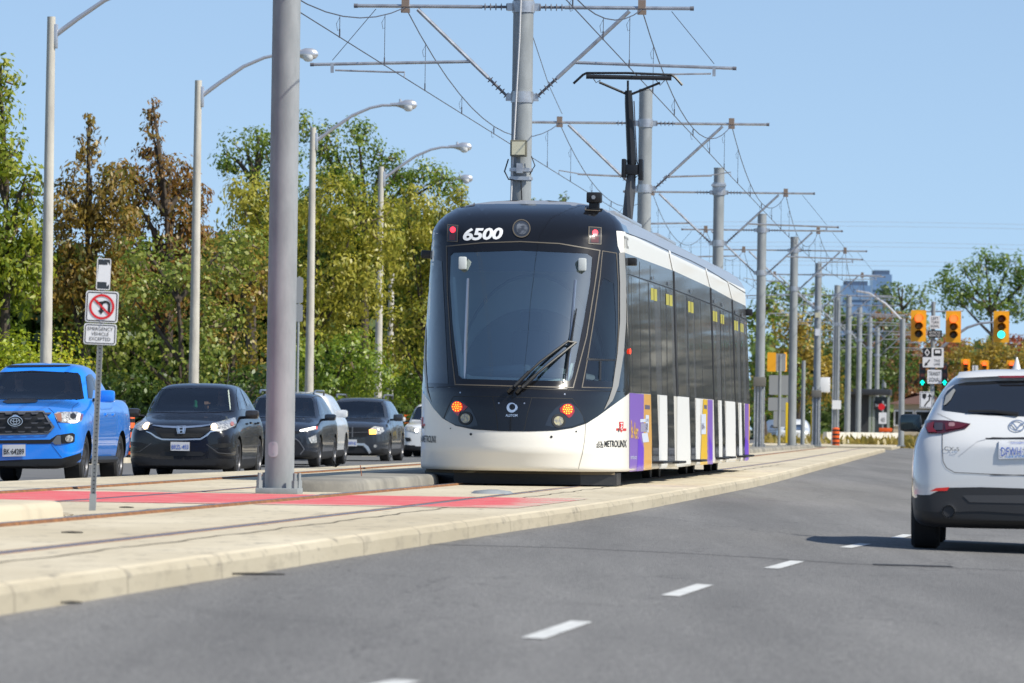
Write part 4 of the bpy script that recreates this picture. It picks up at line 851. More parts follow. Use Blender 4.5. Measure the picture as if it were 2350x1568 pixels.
# ---------------------------------------------------------------- vehicles
M_CGLASS = glass('car_screen', (.68, .76, .77), .9, .02, .075)
M_SIDEG = mat('car_side_glass', (.012, .014, .016), .04, coat=1)
M_FRIT = mat('glass_frit', (.008, .008, .009), .25)
M_CABIN = mat('cabin_dark', (.018, .018, .02), .9); M_SEAT = mat('car_seat', (.03, .03, .032), .9)
M_LAMPC = mat('lamp_clear', (.62, .62, .60), .10, .15, coat=1, var=((.16, .16, .17), 24, .42, .6)); M_DRL = mat('drl_white', (1, .95, .86), .4, emit=5); M_AMB = mat('lamp_amber', (1, .40, .06), .4, emit=4)
M_AMBL = mat('amber_lens', (.55, .14, .03), .15, coat=1); M_GREYT = mat('grey_trim', (.20, .20, .21), .35, .5); M_PLATE = mat('plate_white', (.62, .63, .66), .4)
M_PBLUE = mat('plate_blue', (.05, .12, .50), .5)
def ring9(s):
    y, zb, w, zbelt, wb, zg, wg, zr = s; zm = zb+(zbelt-zb)*.52
    zb -= .09
    return [(0, zb), (.90*w, zb), (1.0*w, zb+.05), (1.012*w, zm), (.99*w, zbelt-.13), (wb, zbelt), (wg, zg), (.66*wg, zr-.012), (0, zr)]
def car_body(stations, wheels, lvl=3, arch=1.14, deep=.36):
    bm = bmesh.new(); rows = []
    for s in stations:
        r9 = ring9(s); y = s[0]; row = [bm.verts.new((x, y, z)) for x, z in r9]
        row += [bm.verts.new((-x, y, z)) for x, z in r9[1:8][::-1]]; rows.append(row)
    n = 16
    for a, b in zip(rows, rows[1:]):
        for k in range(n): bm.faces.new((a[k], a[(k+1) % n], b[(k+1) % n], b[k]))
    for row, fl in ((rows[0], 1), (rows[-1], 0)):
        L = [row[0]]+row[15:8:-1]+[row[8]]; Rr = row[0:9]
        for k in range(8):
            q = [Rr[k], L[k], L[k+1], Rr[k+1]] if fl else [Rr[k], Rr[k+1], L[k+1], L[k]]
            q = list(dict.fromkeys(q)); bm.faces.new(q)
    bmesh.ops.recalc_face_normals(bm, faces=bm.faces[:])
    me = bpy.data.meshes.new('b'); bm.to_mesh(me); bm.free(); o = bpy.data.objects.new('b', me); COL.objects.link(o)
    for i in range(2): me.materials.append(M_DARK)
    sm = o.modifiers.new('s', 'SUBSURF'); sm.levels = lvl; sm.render_levels = lvl; cut = []
    for (x, y, r, w) in wheels:
        cb = MB(); s_ = 1 if x > 0 else -1; cb.cyl((x-s_*deep, y, r), (x+s_*.4, y, r), r*arch, n=32); me2 = bpy.data.meshes.new('c'); me2.from_pydata(cb.v, [], cb.f)
        me2.materials.append(M_DARK); me2.materials.append(M_DARK); me2.polygons.foreach_set('material_index', [1]*len(me2.polygons))
        c = bpy.data.objects.new('c', me2); COL.objects.link(c); bo = o.modifiers.new('b', 'BOOLEAN'); bo.operation = 'DIFFERENCE'; bo.object = c; bo.solver = 'EXACT'; cut.append(c)
    dg = bpy.context.evaluated_depsgraph_get(); ev = o.evaluated_get(dg); m2 = ev.to_mesh(); mb = MB()
    mb.v = [tuple(v.co) for v in m2.vertices]; mb.f = [tuple(p.vertices) for p in m2.polygons]; mb.m = [p.material_index for p in m2.polygons]
    ev.to_mesh_clear()
    for c in cut+[o]: d_ = c.data; bpy.data.objects.remove(c); bpy.data.meshes.remove(d_)
    return mb
def wheel(t, x, y, r, w, style=5, col=None):
    s_ = 1 if x > 0 else -1; xo = x+s_*w/2
    pr = [(r*.66, -w/2), (r*.93, -w/2), (r, -w*.38), (r, w*.38), (r*.93, w/2), (r*.70, w/2), (r*.64, w*.40)]
    o = MB().lathe(pr, (x, y, r), (s_, 0, 0), 36).build('wheel', M_RUBBER, t, ang=.5)
    rm = MB(); rm.lathe([(r*.69, w*.30), (r*.69, w*.47), (r*.64, w*.49), (r*.60, w*.36), (r*.58, w*.1)], (x, y, r), (s_, 0, 0), 36); rm.cyl((x+s_*w*.1, y, r), (x+s_*w*.40, y, r), r*.16, n=16)
    for k in range(style):
        a = 2*math.pi*k/style; T = Matrix.Translation((x+s_*w*.36, y, r)) @ Matrix.Rotation(a, 4, 'X'); rm.box((0, 0, r*.37), (w*.12, r*.16, r*.6), M=T, bev=.01)
    rm.build('rim', col or mat('rim_dark', (.14, .14, .15), .35, .7), o, ang=.5)
    return o
class Car:
    def __init__(s, name, label, cat, px, d, z, yaw, stations, paint, wy, wr, ww, track, grp='vehicles on the road', lvl=3, arch=1.14, wstyle=5, zcut=.34):
        s.X = at(px, 784, d).x; s.t = thing(name, label, cat, (s.X, d, z), yaw, grp); s.M = WM[s.t.name]; s.paint = paint
        s.wl = [(sg*track/2, y, wr, ww) for y in wy for sg in (-1, 1)]
        s.mb = car_body(stations, s.wl, lvl, arch); s.bvh = bvh_of(s.mb, s.M); s.holes = []; s.mb.m = [2 if (m == 0 and sum(s.mb.v[i][2] for i in f)/len(f) < zcut) else m for m, f in zip(s.mb.m, s.mb.f)]
        for q in s.wl: wheel(s.t, *q, style=wstyle)
        ym = (wy[0]+wy[1])/2; uz = .30; un = MB(); un.box((0, ym, uz+.08), (track*.80, stations[-1][0]-.8, .16)); un.build('chassis', M_DARK, s.t)
    def hole(s, poly): s.holes.append(poly)
    def finish(s, ymax=2.6, liner=None):
        pin = [proj(s.M @ Vector(v)) for v in s.mb.v]
        fl = [any(inside(p, h) for h in s.holes) for p in pin]
        b = MB(); b.v = s.mb.v; ks = [k for k, f in enumerate(s.mb.f) if not (any(fl[i] for i in f) and sum(s.mb.v[i][1] for i in f)/len(f) < ymax and sum(s.mb.v[i][2] for i in f)/len(f) > .8)]
        b.f = [s.mb.f[k] for k in ks]; b.m = [s.mb.m[k] for k in ks]; return b.build('body', [s.paint, M_DARK, M_BLACK], s.t, ang=.9)
    def p(s, name, loops, off, m, step=6, par=None, mir=False, label=None, thick=0):
        o = panel(name, loops, s.bvh, off, m, par or s.t, step, label, thick=thick)
        if mir and o: s.mirror(o, par)
        return o
    def mirror(s, o, par=None):
        me = o.data.copy(); co = np.empty(len(me.vertices)*3); me.vertices.foreach_get('co', co); co = co.reshape(-1, 3); co[:, 0] *= -1; me.vertices.foreach_set('co', co.ravel()); me.flip_normals()
        q = bpy.data.objects.new(o.name.split('.')[0], me); COL.objects.link(q); q.parent = par or s.t; WM[q.name] = s.M
        for ch in [c for c in bpy.data.objects if c.parent == o]: s.mirror(ch, q)
        return q
    def windscreen(s, poly, ring=5, rmat=None):
        cx_ = sum(p[0] for p in poly)/len(poly); cy_ = sum(p[1] for p in poly)/len(poly)
        out = []
        for x, y in poly:
            dx, dy = x-cx_, y-cy_; l = math.hypot(dx, dy); out.append((x+dx/l*ring*1.2, y+dy/l*ring*.8))
        s.hole(poly); s.p('windscreen_surround', [out, poly[::-1]], .006, rmat or M_FRIT, 7); s.p('windscreen', poly, .004, M_CGLASS, 9)
    def cabin(s, y0, y1, w, zf, zt, seats=True, dash_y=1.35, dash_z=1.0, wheel_x=.36):
        b = MB(); x = w/2
        b.add([(-x, y0, zf), (x, y0, zf), (x, y1, zf), (-x, y1, zf), (-x*.70, y0+.9, zt-.06), (x*.70, y0+.9, zt-.06), (x*.66, y1-.45, zt-.12), (-x*.66, y1-.45, zt-.12)], [(0, 1, 2, 3), (4, 7, 6, 5), (0, 3, 7, 4), (1, 5, 6, 2), (2, 6, 7, 3)]); b.build('cabin_lining', M_CABIN, s.t, smooth=False)
        d = MB(); d.box((0, dash_y+.15, dash_z-.08), (w*.98, .5, .14), bev=.05); d.build('dashboard', M_CABIN, s.t)
        sw = MB(); ring = [(wheel_x+.18*math.cos(R(a)), dash_y+.42+.05*math.sin(R(a)), dash_z+.02+.17*math.sin(R(a))) for a in range(0, 361, 20)]; sw.tube(ring, .017, 6, caps=False); sw.tube([ring[0], ring[9]], .02, 6); sw.build('steering_wheel', M_BLACK, s.t)
        for sx_ in (-.36, .36):
            st = MB(); st.box((sx_, dash_y+1.15, dash_z-.05), (.48, .14, .62), bev=.06); st.box((sx_, dash_y+.95, zf+.3), (.48, .5, .16), bev=.05); st.build('seat', M_SEAT, s.t)
            hr = MB(); hr.box((sx_, dash_y+1.17, dash_z+.38), (.26, .1, .18), bev=.05); hr.build('headrest', M_SEAT, s.t)
        rm = MB(); rm.box((0.02, dash_y+.62, zt-.13), (.24, .04, .07), bev=.02); rm.build('rear_view_mirror', M_BLACK, s.t)
    def wing(s, x, y, z, m, sz=(.2, .13, .15), left=True):
        for sg in ((-1, 1) if left else (1,)):
            b = MB(); b.box((sg*x, y, z), sz, 0, bev=.055); b.tube([(sg*(x-.22), y+.02, z-.06), (sg*(x-.05), y, z-.05)], .03, 6, 1); o = b.build('wing_mirror', [m, M_BLACK], s.t, ang=.9)
            g_ = MB(); g_.box((sg*x, y+sz[1]*.52, z), (sz[0]*.8, .01, sz[2]*.75), bev=.004); g_.build('mirror_glass', mat('mirror_glass', (.5, .52, .55), .03, 1), o)
    def plate(s, q, txt, ink, off=.03, bold=.012):
        pl_ = s.p('number_plate', q, off, M_PLATE, 12, thick=.02)
        x0, x1 = q[0][0], q[1][0]; y0, y1 = q[0][1], q[3][1]; h = y1-y0; w = x1-x0
        letters('plate_number', txt, [(x0+w*.06, y0+h*.33), (x1-w*.06, y0+h*.33), (x0+w*.06, y0+h*.82)], s.bvh, off+.006, ink, pl_, bold)
        return pl_
# people -------------------------------------------------------------------------------------
def skinned(name, verts, edges, rad, mats, fmat, parent, root=0):
    me = bpy.data.meshes.new(name); me.from_pydata(verts, edges, []); o = bpy.data.objects.new(name, me); COL.objects.link(o)
    sk_ = o.modifiers.new('s', 'SKIN'); ss = o.modifiers.new('u', 'SUBSURF'); ss.levels = 2; ss.render_levels = 2; sk_.use_smooth_shade = True
    for i, r in enumerate(rad):
        v = me.skin_vertices[0].data[i]; v.radius = r if isinstance(r, tuple) else (r, r); v.use_root = (i == root)
    dg = bpy.context.evaluated_depsgraph_get(); ev = o.evaluated_get(dg); m2 = bpy.data.meshes.new_from_object(ev); bpy.data.objects.remove(o); bpy.data.meshes.remove(me)
    m2.materials.clear()
    for m in mats: m2.materials.append(m)
    idx = [fmat(p.center) for p in m2.polygons]; m2.polygons.foreach_set('material_index', idx); m2.polygons.foreach_set('use_smooth', [True]*len(idx))
    q = bpy.data.objects.new(name, m2); COL.objects.link(q); q.parent = parent; WM[q.name] = WM[parent.name]; return q
M_SKIN = mat('skin', (.50, .27, .17), .5, spec=.3); M_SKIN2 = mat('skin_warm', (.58, .34, .24), .5, spec=.3); M_HAIR = mat('hair_dark', (.02, .014, .010), .6); M_HAIRG = mat('hair_grey', (.22, .20, .18), .7)
def sitter(car, lx, ly, lz, label, cloth, skin=M_SKIN, hair=M_HAIR, turn=0., hand_up=False, shades=True, cap=False):
    W_ = car.M @ Vector((lx, ly, lz)); t = thing('person', label, 'person', W_, car.t.rotation_euler.z, 'people seated in the vehicles')
    c, s_ = math.cos(turn), math.sin(turn); H = lambda x, y, z: (x*c-y*s_, x*s_+y*c, z)
    hl = (-.17, -.42, .30); hr = (.17, -.42, .30)
    if hand_up: hl = (-.20, -.40, .52)
    V = [(0, 0, 0), (0, .02, .22), (0, .03, .42), (0, .01, .52), H(0, -.01, .60), H(0, -.03, .68), H(0, -.015, .76), H(0, 0, .80),
         (-.18, .03, .43), (-.27, -.12, .24), hl, (.18, .03, .43), (.27, -.12, .24), hr, (-.1, -.40, .0), (.1, -.40, .0), (-.1, -.62, -.36), (.1, -.62, -.36), H(0, -.115, .665)]
    E = [(0, 1), (1, 2), (2, 3), (3, 4), (4, 5), (5, 6), (6, 7), (2, 8), (8, 9), (9, 10), (2, 11), (11, 12), (12, 13), (0, 14), (14, 16), (0, 15), (15, 17), (5, 18)]
    rad = [(.16, .12), (.16, .11), (.17, .1), .058, (.068, .075), (.082, .10), (.082, .095), .05, .07, .05, .035, .07, .05, .035, .085, .085, .06, .06, .018]
    def fm(p):
        if (p.z > .50) or (Vector(hl)-p).length < .10 or (Vector(hr)-p).length < .10: return 0
        return 1
    sk0 = skinned('body', V, E, rad, [skin, cloth], fm, t)
    for hx in (hl, hr):
        b = MB(); b.lathe([(.01, -.045), (.034, -.03), (.04, 0), (.034, .04), (.018, .055)], hx, (0, -.7, .4), 10, sx=1, sy=.55)
        for k, (o_, L_) in enumerate(((-.028, .058), (-.01, .07), (.009, .066), (.027, .05))):
            p = Vector(hx)+Vector((o_, -.03, .03)); b.tube([p, p+Vector((0, -.035, .012)), p+Vector((0, -.045, -L_*.5))], [.0095, .009, .0075], 6)
        sg = 1 if hx[0] < 0 else -1; p = Vector(hx)+Vector((sg*.03, 0, 0)); b.tube([p, p+Vector((sg*.025, -.03, .02)), p+Vector((sg*.025, -.055, .01))], [.011, .0095, .008], 6)
        b.build('hand', skin, t)
    hb = MB(); p = Vector(H(0, .02, .735))
    hb.lathe([(.06, -.10), (.096, -.06), (.104, 0), (.088, .06), (.045, .092), (.005, .1)], p, (0, .1, 1), 14, sx=.9, sy=1.06); hb.build('cap' if cap else 'hair', cloth if cap else hair, t)
    if cap: pass
    eb = MB()
    for sg in (-1, 1):
        q = Vector(H(sg*.034, -.118, .695))
        if shades: eb.box(q, (.052, .02, .034), bev=.01)
        else: eb.lathe([(.002, -.011), (.011, 0), (.002, .011)], q, (0, 1, 0), 8)
    if shades: eb.box(Vector(H(0, -.122, .70)), (.03, .01, .01)); eb.build('sunglasses', M_INK, t)
    else: eb.build('eyes', M_INK, t)
    mo = MB(); mo.box(Vector(H(0, -.112, .618)), (.045, .014, .010), bev=.004); mo.build('mouth', mat('lips', (.36, .12, .10), .5), t)
    for sg in (-1, 1): e = MB(); e.lathe([(.004, -.01), (.028, 0), (.02, .012)], Vector(H(sg*.088, .0, .685)), (sg, 0, 0), 8, sx=1.2, sy=.7); e.build('ear', skin, t)
    return t
YAWL = -math.atan(.095)
# --- blue pickup
P_BLUE = mat('paint_blue', (.012, .24, .90), .26, coat=1, spec=.4)
tac = [(0.0, .36, .74, .93, .66, .97, .50, .985), (.07, .33, .86, 1.0, .78, 1.04, .6, 1.06), (.35, .34, .955, 1.06, .86, 1.11, .66, 1.13), (.9, .42, .975, 1.12, .86, 1.17, .66, 1.195), (1.35, .42, .955, 1.16, .86, 1.20, .68, 1.225), (1.62, .42, .945, 1.20, .85, 1.25, .72, 1.27),
       (1.95, .42, .945, 1.22, .87, 1.48, .70, 1.50), (2.32, .42, .945, 1.22, .88, 1.70, .645, 1.735), (2.55, .42, .945, 1.22, .88, 1.745, .65, 1.79), (3.3, .42, .945, 1.23, .88, 1.745, .65, 1.795), (3.62, .42, .945, 1.24, .88, 1.68, .62, 1.74), (3.78, .42, .945, 1.26, .88, 1.27, .8, 1.28), (4.4, .42, .965, 1.26, .88, 1.28, .8, 1.285), (5.2, .46, .94, 1.26, .86, 1.27, .8, 1.28), (5.32, .52, .88, 1.2, .8, 1.22, .7, 1.22)]
tac = [(q[0], q[1], q[2]*1.02, q[3]*1.035, q[4]*1.02, q[5]*1.04, q[6]*(1.06 if 1.8 < q[0] < 3.7 else 1.02), q[7]*1.05) for q in tac]
c = Car('pickup_truck', 'bright blue pickup truck with hood scoop at the left edge beside the tracks', 'pickup', 33, 84.3, .05, YAWL, tac, P_BLUE, (.98, 4.2), .39, .27, 1.62, wstyle=6)
TCz = TC; c.windscreen(TCz([(-135, 268), (350, 254), (845, 266), (872, 300), (912, 545), (850, 552), (300, 540), (-200, 552), (-270, 548), (-165, 300)]))
body_ = c.finish(2.6)
c.cabin(1.72, 3.5, 1.66, .75, 1.68, dash_y=1.75, dash_z=1.18)
sc_ = c.p('hood_scoop', TCz([(28, 584), (55, 566), (110, 560), (390, 558), (428, 572), (400, 592), (300, 598), (80, 602)]), .012, M_INK)
gr = c.p('grille', TCz([(-140, 708), (490, 700), (605, 865), (538, 938), (-185, 952), (-255, 870)]), .010, mat('grille_black', (.012, .012, .013), .5))
c.p('grille_frame', [TCz([(-140, 702), (492, 694), (615, 865), (542, 944), (-190, 958), (-265, 870)]), TCz([(-132, 718), (478, 710), (584, 866), (530, 930), (-178, 943), (-240, 870)])[::-1]], .022, M_GREYT, 8, gr)
gb = MB()
for k, y in enumerate((728, 772, 822, 872, 918)):
    for x in range(-190 + (k % 2)*72, 560, 145):
        if abs(x-175) < 120 and abs(y-800) < 70: continue
        q = panel('b', TCz([(x-44, y-9), (x+44, y-10), (x+30, y+7), (x-30, y+8)]), c.bvh, .03, None, None, 30, mb_only=True)
        if q: gb.add(q.v, q.f)
gb.build('grille_bar', mat('grille_grey', (.10, .10, .11), .4, .3), gr, world=True)
bd_ = c.p('badge', TCz(circ(175, 800, 86, 24, 58)), .04, M_INK, 8)
for q in ((175, 800, 86, 58, 78, 51), (175, 800, 58, 40, 50, 33), (175, 798, 22, 38, 15, 31), (175, 785, 48, 20, 41, 14)): c.p('badge_ring', [TCz(circ(q[0], q[1], q[2], 24, q[3])), TCz(circ(q[0], q[1], q[4], 24, q[5]))[::-1]], .046, M_CHROME, 8, bd_)
h_ = c.p('headlight', TCz([(606, 722), (640, 702), (860, 698), (926, 722), (905, 800), (830, 826), (760, 820), (650, 808), (625, 765)]), .012, M_LAMPC)
c.p('drl', TCz(stroke([(772, 812), (845, 808), (868, 788), (876, 722)], 20)), .02, M_DRL, 6, h_); c.p('turn_lens', TCz([(615, 726), (684, 718), (690, 804), (656, 804)]), .018, mat('turn_dim', (.30, .14, .09), .15, coat=1), 6, h_); c.p('side_marker', TCz([(890, 730), (926, 728), (906, 792), (888, 792)]), .018, mat('marker_dark_red', (.22, .03, .02), .15, coat=1), 6, h_); c.p('projector', TCz(circ(812, 748, 32, 16, 30)), .018, M_INK, 6, h_)
c.mirror(h_)
c.p('lower_intake', TCz([(-240, 1015), (560, 1005), (640, 952), (690, 950), (690, 1035), (600, 1025), (560, 1048), (-200, 1050)]), .008, M_INK)
f_ = c.p('fog_light', TCz([(682, 950), (800, 930), (830, 946), (826, 1030), (760, 1045), (690, 1052)]), .016, M_BLACK); c.p('lens', TCz(circ(768, 995, 40, 16)), .022, M_LAMPC, 6, f_); c.mirror(f_)
c.p('vent_slats', TCz([(585, 1030), (640, 960), (682, 960), (684, 1058), (620, 1060)]), .012, M_GREYT, mir=True)
c.p('valance', TCz([(-330, 1232), (0, 1240), (400, 1222), (690, 1216), (860, 1165), (935, 1140), (930, 1200), (840, 1270), (600, 1345), (-300, 1350)]), .008, M_BLACK)
c.plate(TCz([(34, 1062), (290, 1060), (290, 1190), (34, 1196)]), 'BK·64289', M_INK, .04)
for s_ in ([(640, 1062), (575, 1048), (300, 1052)], [(575, 1060), (690, 1208)], [(545, 655), (600, 700), (640, 810), (680, 890)], [(800, 700), (815, 640), (880, 590)]): c.p('panel_gap', TCz(stroke(s_, 5)), .004, mat('gap_dark_blue', (.004, .03, .16), .5), 8)
c.p('side_window', TCz([(960, 300), (985, 278), (1020, 275), (1070, 350), (1100, 440), (1040, 450), (1030, 545), (985, 545)]), .008, M_SIDEG, mir=True)
c.p('sunroof', TCz([(60, 192), (110, 178), (770, 174), (800, 183), (730, 192), (120, 200)]), .012, M_INK)
c.wing(1.10, 1.95, 1.36, P_BLUE, (.25, .16, .19))
tn = MB(); tn.box((0, 4.55, 1.29), (1.7, 1.5, .05), bev=.02); tn.build('tonneau_cover', M_BLACK, c.t)
rl_ = MB()
for sg in (-1, 1): rl_.tube([(sg*.98, 1.6, .36), (sg*.98, 3.5, .36)], .06, 8)
for k, sg in enumerate((-1, 1)): b = MB(); b.tube([(sg*.96, 1.6, .38), (sg*.98, 3.5, .38)], .055, 8); b.build('side_step', M_BLACK, c.t)
for y in (2.75, 3.45): b = MB(); b.box((.955, y, 1.08), (.04, .16, .04), bev=.015); b.build('door_handle', P_BLUE, c.t)
sitter(c, .40, 2.55, .92, 'driver of the blue pickup in a dark cap', mat('cloth_dark', (.03, .03, .035), .9), M_SKIN, cap=True); sitter(c, -.38, 2.5, .93, 'passenger in the blue pickup wearing dark sunglasses and resting a hand by the face', mat('cloth_black', (.015, .015, .018), .9), M_SKIN2, M_HAIR, .25, True)
# --- black suv with chrome grille
P_BLK = mat('paint_black', (.008, .008, .011), .25, coat=.6, spec=.4)
def suv(L, H, Wd, hood, cowl=1.15, rf=1.95, zb=.24, belt=1.02, rear=.55):
    w = Wd/2
    return [(0, zb+.06, w*.74, hood-.20, w*.64, hood-.17, w*.45, hood-.155), (.08, zb+.04, w*.90, hood-.14, w*.80, hood-.10, w*.6, hood-.08), (.36, zb, w, hood-.07, w*.90, hood-.03, w*.66, hood), (.85, zb, w*1.02, hood-.01, w*.92, hood+.035, w*.7, hood+.06), (cowl, zb, w*1.01, belt-.02, w*.93, hood+.085, w*.76, hood+.10), (cowl+.3, zb, w, belt, w*.94, belt+.21, w*.80, belt+.225),
            (rf-.12, zb, w, belt+.02, w*.94, H-.15, w*.785, H-.105), (rf+.18, zb, w, belt+.03, w*.94, H-.085, w*.765, H-.02), (2.7, zb, w, belt+.05, w*.94, H-.065, w*.76, H), (L-1.1, zb, w*1.01, belt+.08, w*.94, H-.075, w*.74, H-.012), (L-.45, zb, w, belt+.12, w*.9, H-.14, w*.64, H-.07), (L-.12, zb+.05, w*.94, belt+.05, w*.84, belt+.2, w*.68, belt+.24), (L, zb+.12, w*.86, belt-.1, w*.76, belt, w*.6, belt+.02)]
c = Car('suv', 'black suv with chrome grille beside the blue pickup', 'suv', 414, 97.0, .045, YAWL, suv(4.5, 1.69, 1.84, 1.02), P_BLK, (.92, 3.54), .355, .24, 1.60)
c.windscreen(CR([(545, 278), (1000, 264), (1530, 274), (1562, 300), (1590, 585), (1300, 598), (900, 586), (600, 596), (388, 590), (405, 540), (515, 310)]), 6, P_BLK)
c.finish(2.5); c.cabin(1.3, 4.0, 1.6, .6, 1.62, dash_y=1.35, dash_z=1.03)
M_PSTRIP = mat('pillar_strip', (.40, .46, .40), .6)  # pale green strips along the windscreen pillars
c.p('pillar_strip', CR([(512, 296), (540, 300), (520, 350), (412, 588), (388, 588), (402, 545)]), .007, M_PSTRIP, 8)
c.p('pillar_strip', CR([(1535, 290), (1552, 292), (1578, 560), (1566, 580)]), .007, M_PSTRIP, 8)
h_ = c.p('headlight', CR([(1250, 785), (1420, 742), (1636, 680), (1658, 755), (1640, 800), (1500, 860), (1412, 884), (1286, 862), (1302, 812)]), .010, M_LAMPC)
c.p('lamp', CR(circ(1338, 818, 42, 16, 44)), .018, mat('warm_lamp', (1, .72, .42), .4, emit=4), 6, h_); c.p('turn_lens', CR(circ(1592, 776, 26, 12, 30)), .018, M_AMBL, 6, h_)
c.mirror(h_)
gr = c.p('grille', CR([(478, 828), (875, 838), (1292, 822), (1270, 872), (1185, 932), (1140, 972), (610, 978), (545, 932)]), .008, mat('grille_black', (.012, .012, .013), .5))
c.p('grille_mesh', CR([(560, 908), (870, 902), (1210, 905), (1150, 962), (610, 968)]), .012, M_RUBBER, 6, gr)
c.p('chrome_bar', CR(stroke([(465, 800), (620, 818), (800, 825), (950, 825), (1150, 813), (1312, 792)], [10, 24, 26, 26, 24, 12])), .02, M_CHROME, 6, gr)
c.p('chrome_trim', CR(stroke([(375, 878), (440, 902), (520, 958), (600, 990), (870, 994), (1150, 986), (1240, 932), (1290, 884), (1420, 862)], [10, 18, 24, 22, 20, 22, 24, 18, 10])), .02, M_CHROME, 6, gr)
bd_ = c.p('badge', [CR([(806, 815), (944, 812), (928, 908), (820, 908)]), CR([(820, 824), (930, 822), (918, 898), (830, 898)])[::-1]], .03, M_CHROME, 5)
for q in ([(826, 826), (852, 826), (858, 896), (836, 896)], [(898, 826), (924, 824), (914, 896), (892, 896)], [(852, 852), (900, 852), (898, 870), (854, 870)]): c.p('badge_letter', CR(q), .032, M_CHROME, 6, bd_)
c.plate(CR([(728, 1025), (998, 1030), (998, 1155), (728, 1150)]), 'BRZL·453', M_PBLUE, .05)
c.p('bumper_line', CR(stroke([(1232, 1058), (1300, 1110), (1400, 1182), (1520, 1195), (1680, 1195)], 8)), .010, mat('grey_dull', (.09, .09, .095), .4), mir=True); c.p('fog_recess', CR([(1275, 1072), (1400, 1050), (1595, 1042), (1612, 1095), (1450, 1115), (1350, 1105)]), .008, M_BLACK, mir=True)
c.p('lower_intake', CR([(556, 1195), (620, 1165), (1150, 1165), (1212, 1195), (1170, 1228), (600, 1228)]), .008, M_INK); c.p('valance', CR([(130, 1262), (400, 1280), (875, 1292), (1350, 1280), (1640, 1262), (1630, 1400), (1400, 1425), (300, 1425), (140, 1390)]), .006, M_INK)
c.p('side_window', CR([(1664, 262), (1690, 262), (1745, 400), (1790, 560), (1690, 570), (1655, 350)]), .006, M_SIDEG, mir=True); c.p('side_window', CR([(1712, 268), (1735, 285), (1850, 495), (1812, 515), (1765, 400)]), .006, M_SIDEG, mir=True)
c.wing(1.06, 1.55, 1.13, mat('mirror_lit_brown', (.06, .05, .045), .3, .5, coat=.6), (.24, .15, .16))  # dark grey housings, their sunlit brown put into the colour
for y in (2.35, 3.3): b = MB(); b.box((.93, y, .98), (.04, .17, .04), bev=.015); b.build('door_handle', P_BLK, c.t)
an = MB(); an.tube([(.3, 3.7, 1.68), (.3, 3.85, 2.05)], .006, 5); an.build('aerial', M_BLACK, c.t)
hp = MB(); hp.lathe([(.01, -.09), (.04, -.05), (.03, 0), (.035, .05), (.01, .08)], (-.02, 1.98, 1.30), (0, .1, 1), 8); hp.build('mirror_charm', mat('charm_green', (.02, .22, .10), .3), c.t)
sitter(c, .40, 2.28, .78, 'driver of the black suv with chrome grille holding the wheel', mat('cloth_navy', (.03, .035, .05), .9), M_SKIN2, M_HAIR, .3, True)
# --- dark crossover behind the thick pole
P_DK = mat('paint_dark_blue_grey', (.018, .022, .032), .22, coat=.7, spec=.5)
c = Car('crossover', 'dark crossover with slim bright running light behind the thick grey pole', 'suv', 632, 122.5, .065, YAWL, suv(4.45, 1.66, 1.82, 1.0), P_DK, (.9, 3.5), .34, .23, 1.58)
c.windscreen(JT([(100, 312), (140, 300), (500, 288), (840, 300), (866, 345), (892, 532), (600, 530), (300, 530), (90, 526), (62, 518), (70, 470)]), 5, P_DK); c.finish(2.5); c.cabin(1.3, 3.9, 1.58, .6, 1.6, dash_y=1.35, dash_z=1.01)
c.p('pillar_strip', JT([(102, 320), (125, 312), (120, 380), (88, 440), (74, 470)]), .007, M_PSTRIP, 8)
h_ = c.p('headlight', JT([(690, 708), (800, 680), (915, 655), (912, 695), (800, 716), (705, 726)]), .010, M_LAMPC); c.p('drl', JT(stroke([(698, 712), (800, 692), (888, 672)], 18)), .018, M_DRL, 6, h_); c.p('side_marker', JT([(886, 662), (914, 656), (912, 694), (888, 698)]), .018, mat('marker_glow_red', (.8, .10, .06), .2), 6, h_); c.mirror(h_)
h_ = c.p('lower_lamp', JT([(800, 800), (898, 760), (908, 860), (835, 868)]), .012, M_LAMPC); c.mirror(h_)
c.p('upper_grille', JT([(200, 722), (590, 712), (700, 716), (690, 742), (590, 758), (210, 762)]), .008, M_INK)
gr = c.p('grille', JT([(400, 800), (585, 808), (652, 816), (692, 850), (752, 945), (702, 1010), (580, 1032), (300, 1034), (110, 1010), (60, 945), (120, 850), (165, 816)]), .008, M_INK); c.p('grille_frame', JT(stroke([(400, 800), (585, 808), (652, 816), (692, 850), (752, 945), (702, 1010)], 13)), .016, M_GREYT, 6, gr)
c.p('skid_trim', JT(stroke([(200, 1078), (580, 1080), (700, 1086), (840, 1112), (872, 1132)], 9)), .012, M_CHROME); c.p('valance', JT([(60, 1090), (580, 1092), (720, 1098), (880, 1136), (900, 1156), (580, 1150), (60, 1150)]), .006, M_INK)
c.p('side_window', JT([(905, 275), (925, 280), (1000, 460), (995, 500), (945, 520), (915, 380)]), .006, M_SIDEG, mir=True)
c.wing(1.05, 1.5, 1.10, P_DK, (.25, .16, .15))
for sg in (-1, 1): b = MB(); b.tube([(sg*.60, 2.0, 1.62), (sg*.62, 2.2, 1.69), (sg*.62, 3.6, 1.69), (sg*.60, 3.8, 1.6)], .022, 6); b.build('roof_rail', M_ALLOY, c.t)
sitter(c, .40, 2.26, .76, 'driver of the dark crossover in a grey hat with hands on the wheel', mat('cloth_grey', (.12, .12, .13), .9), M_SKIN, M_HAIR, .0, False, True, True)
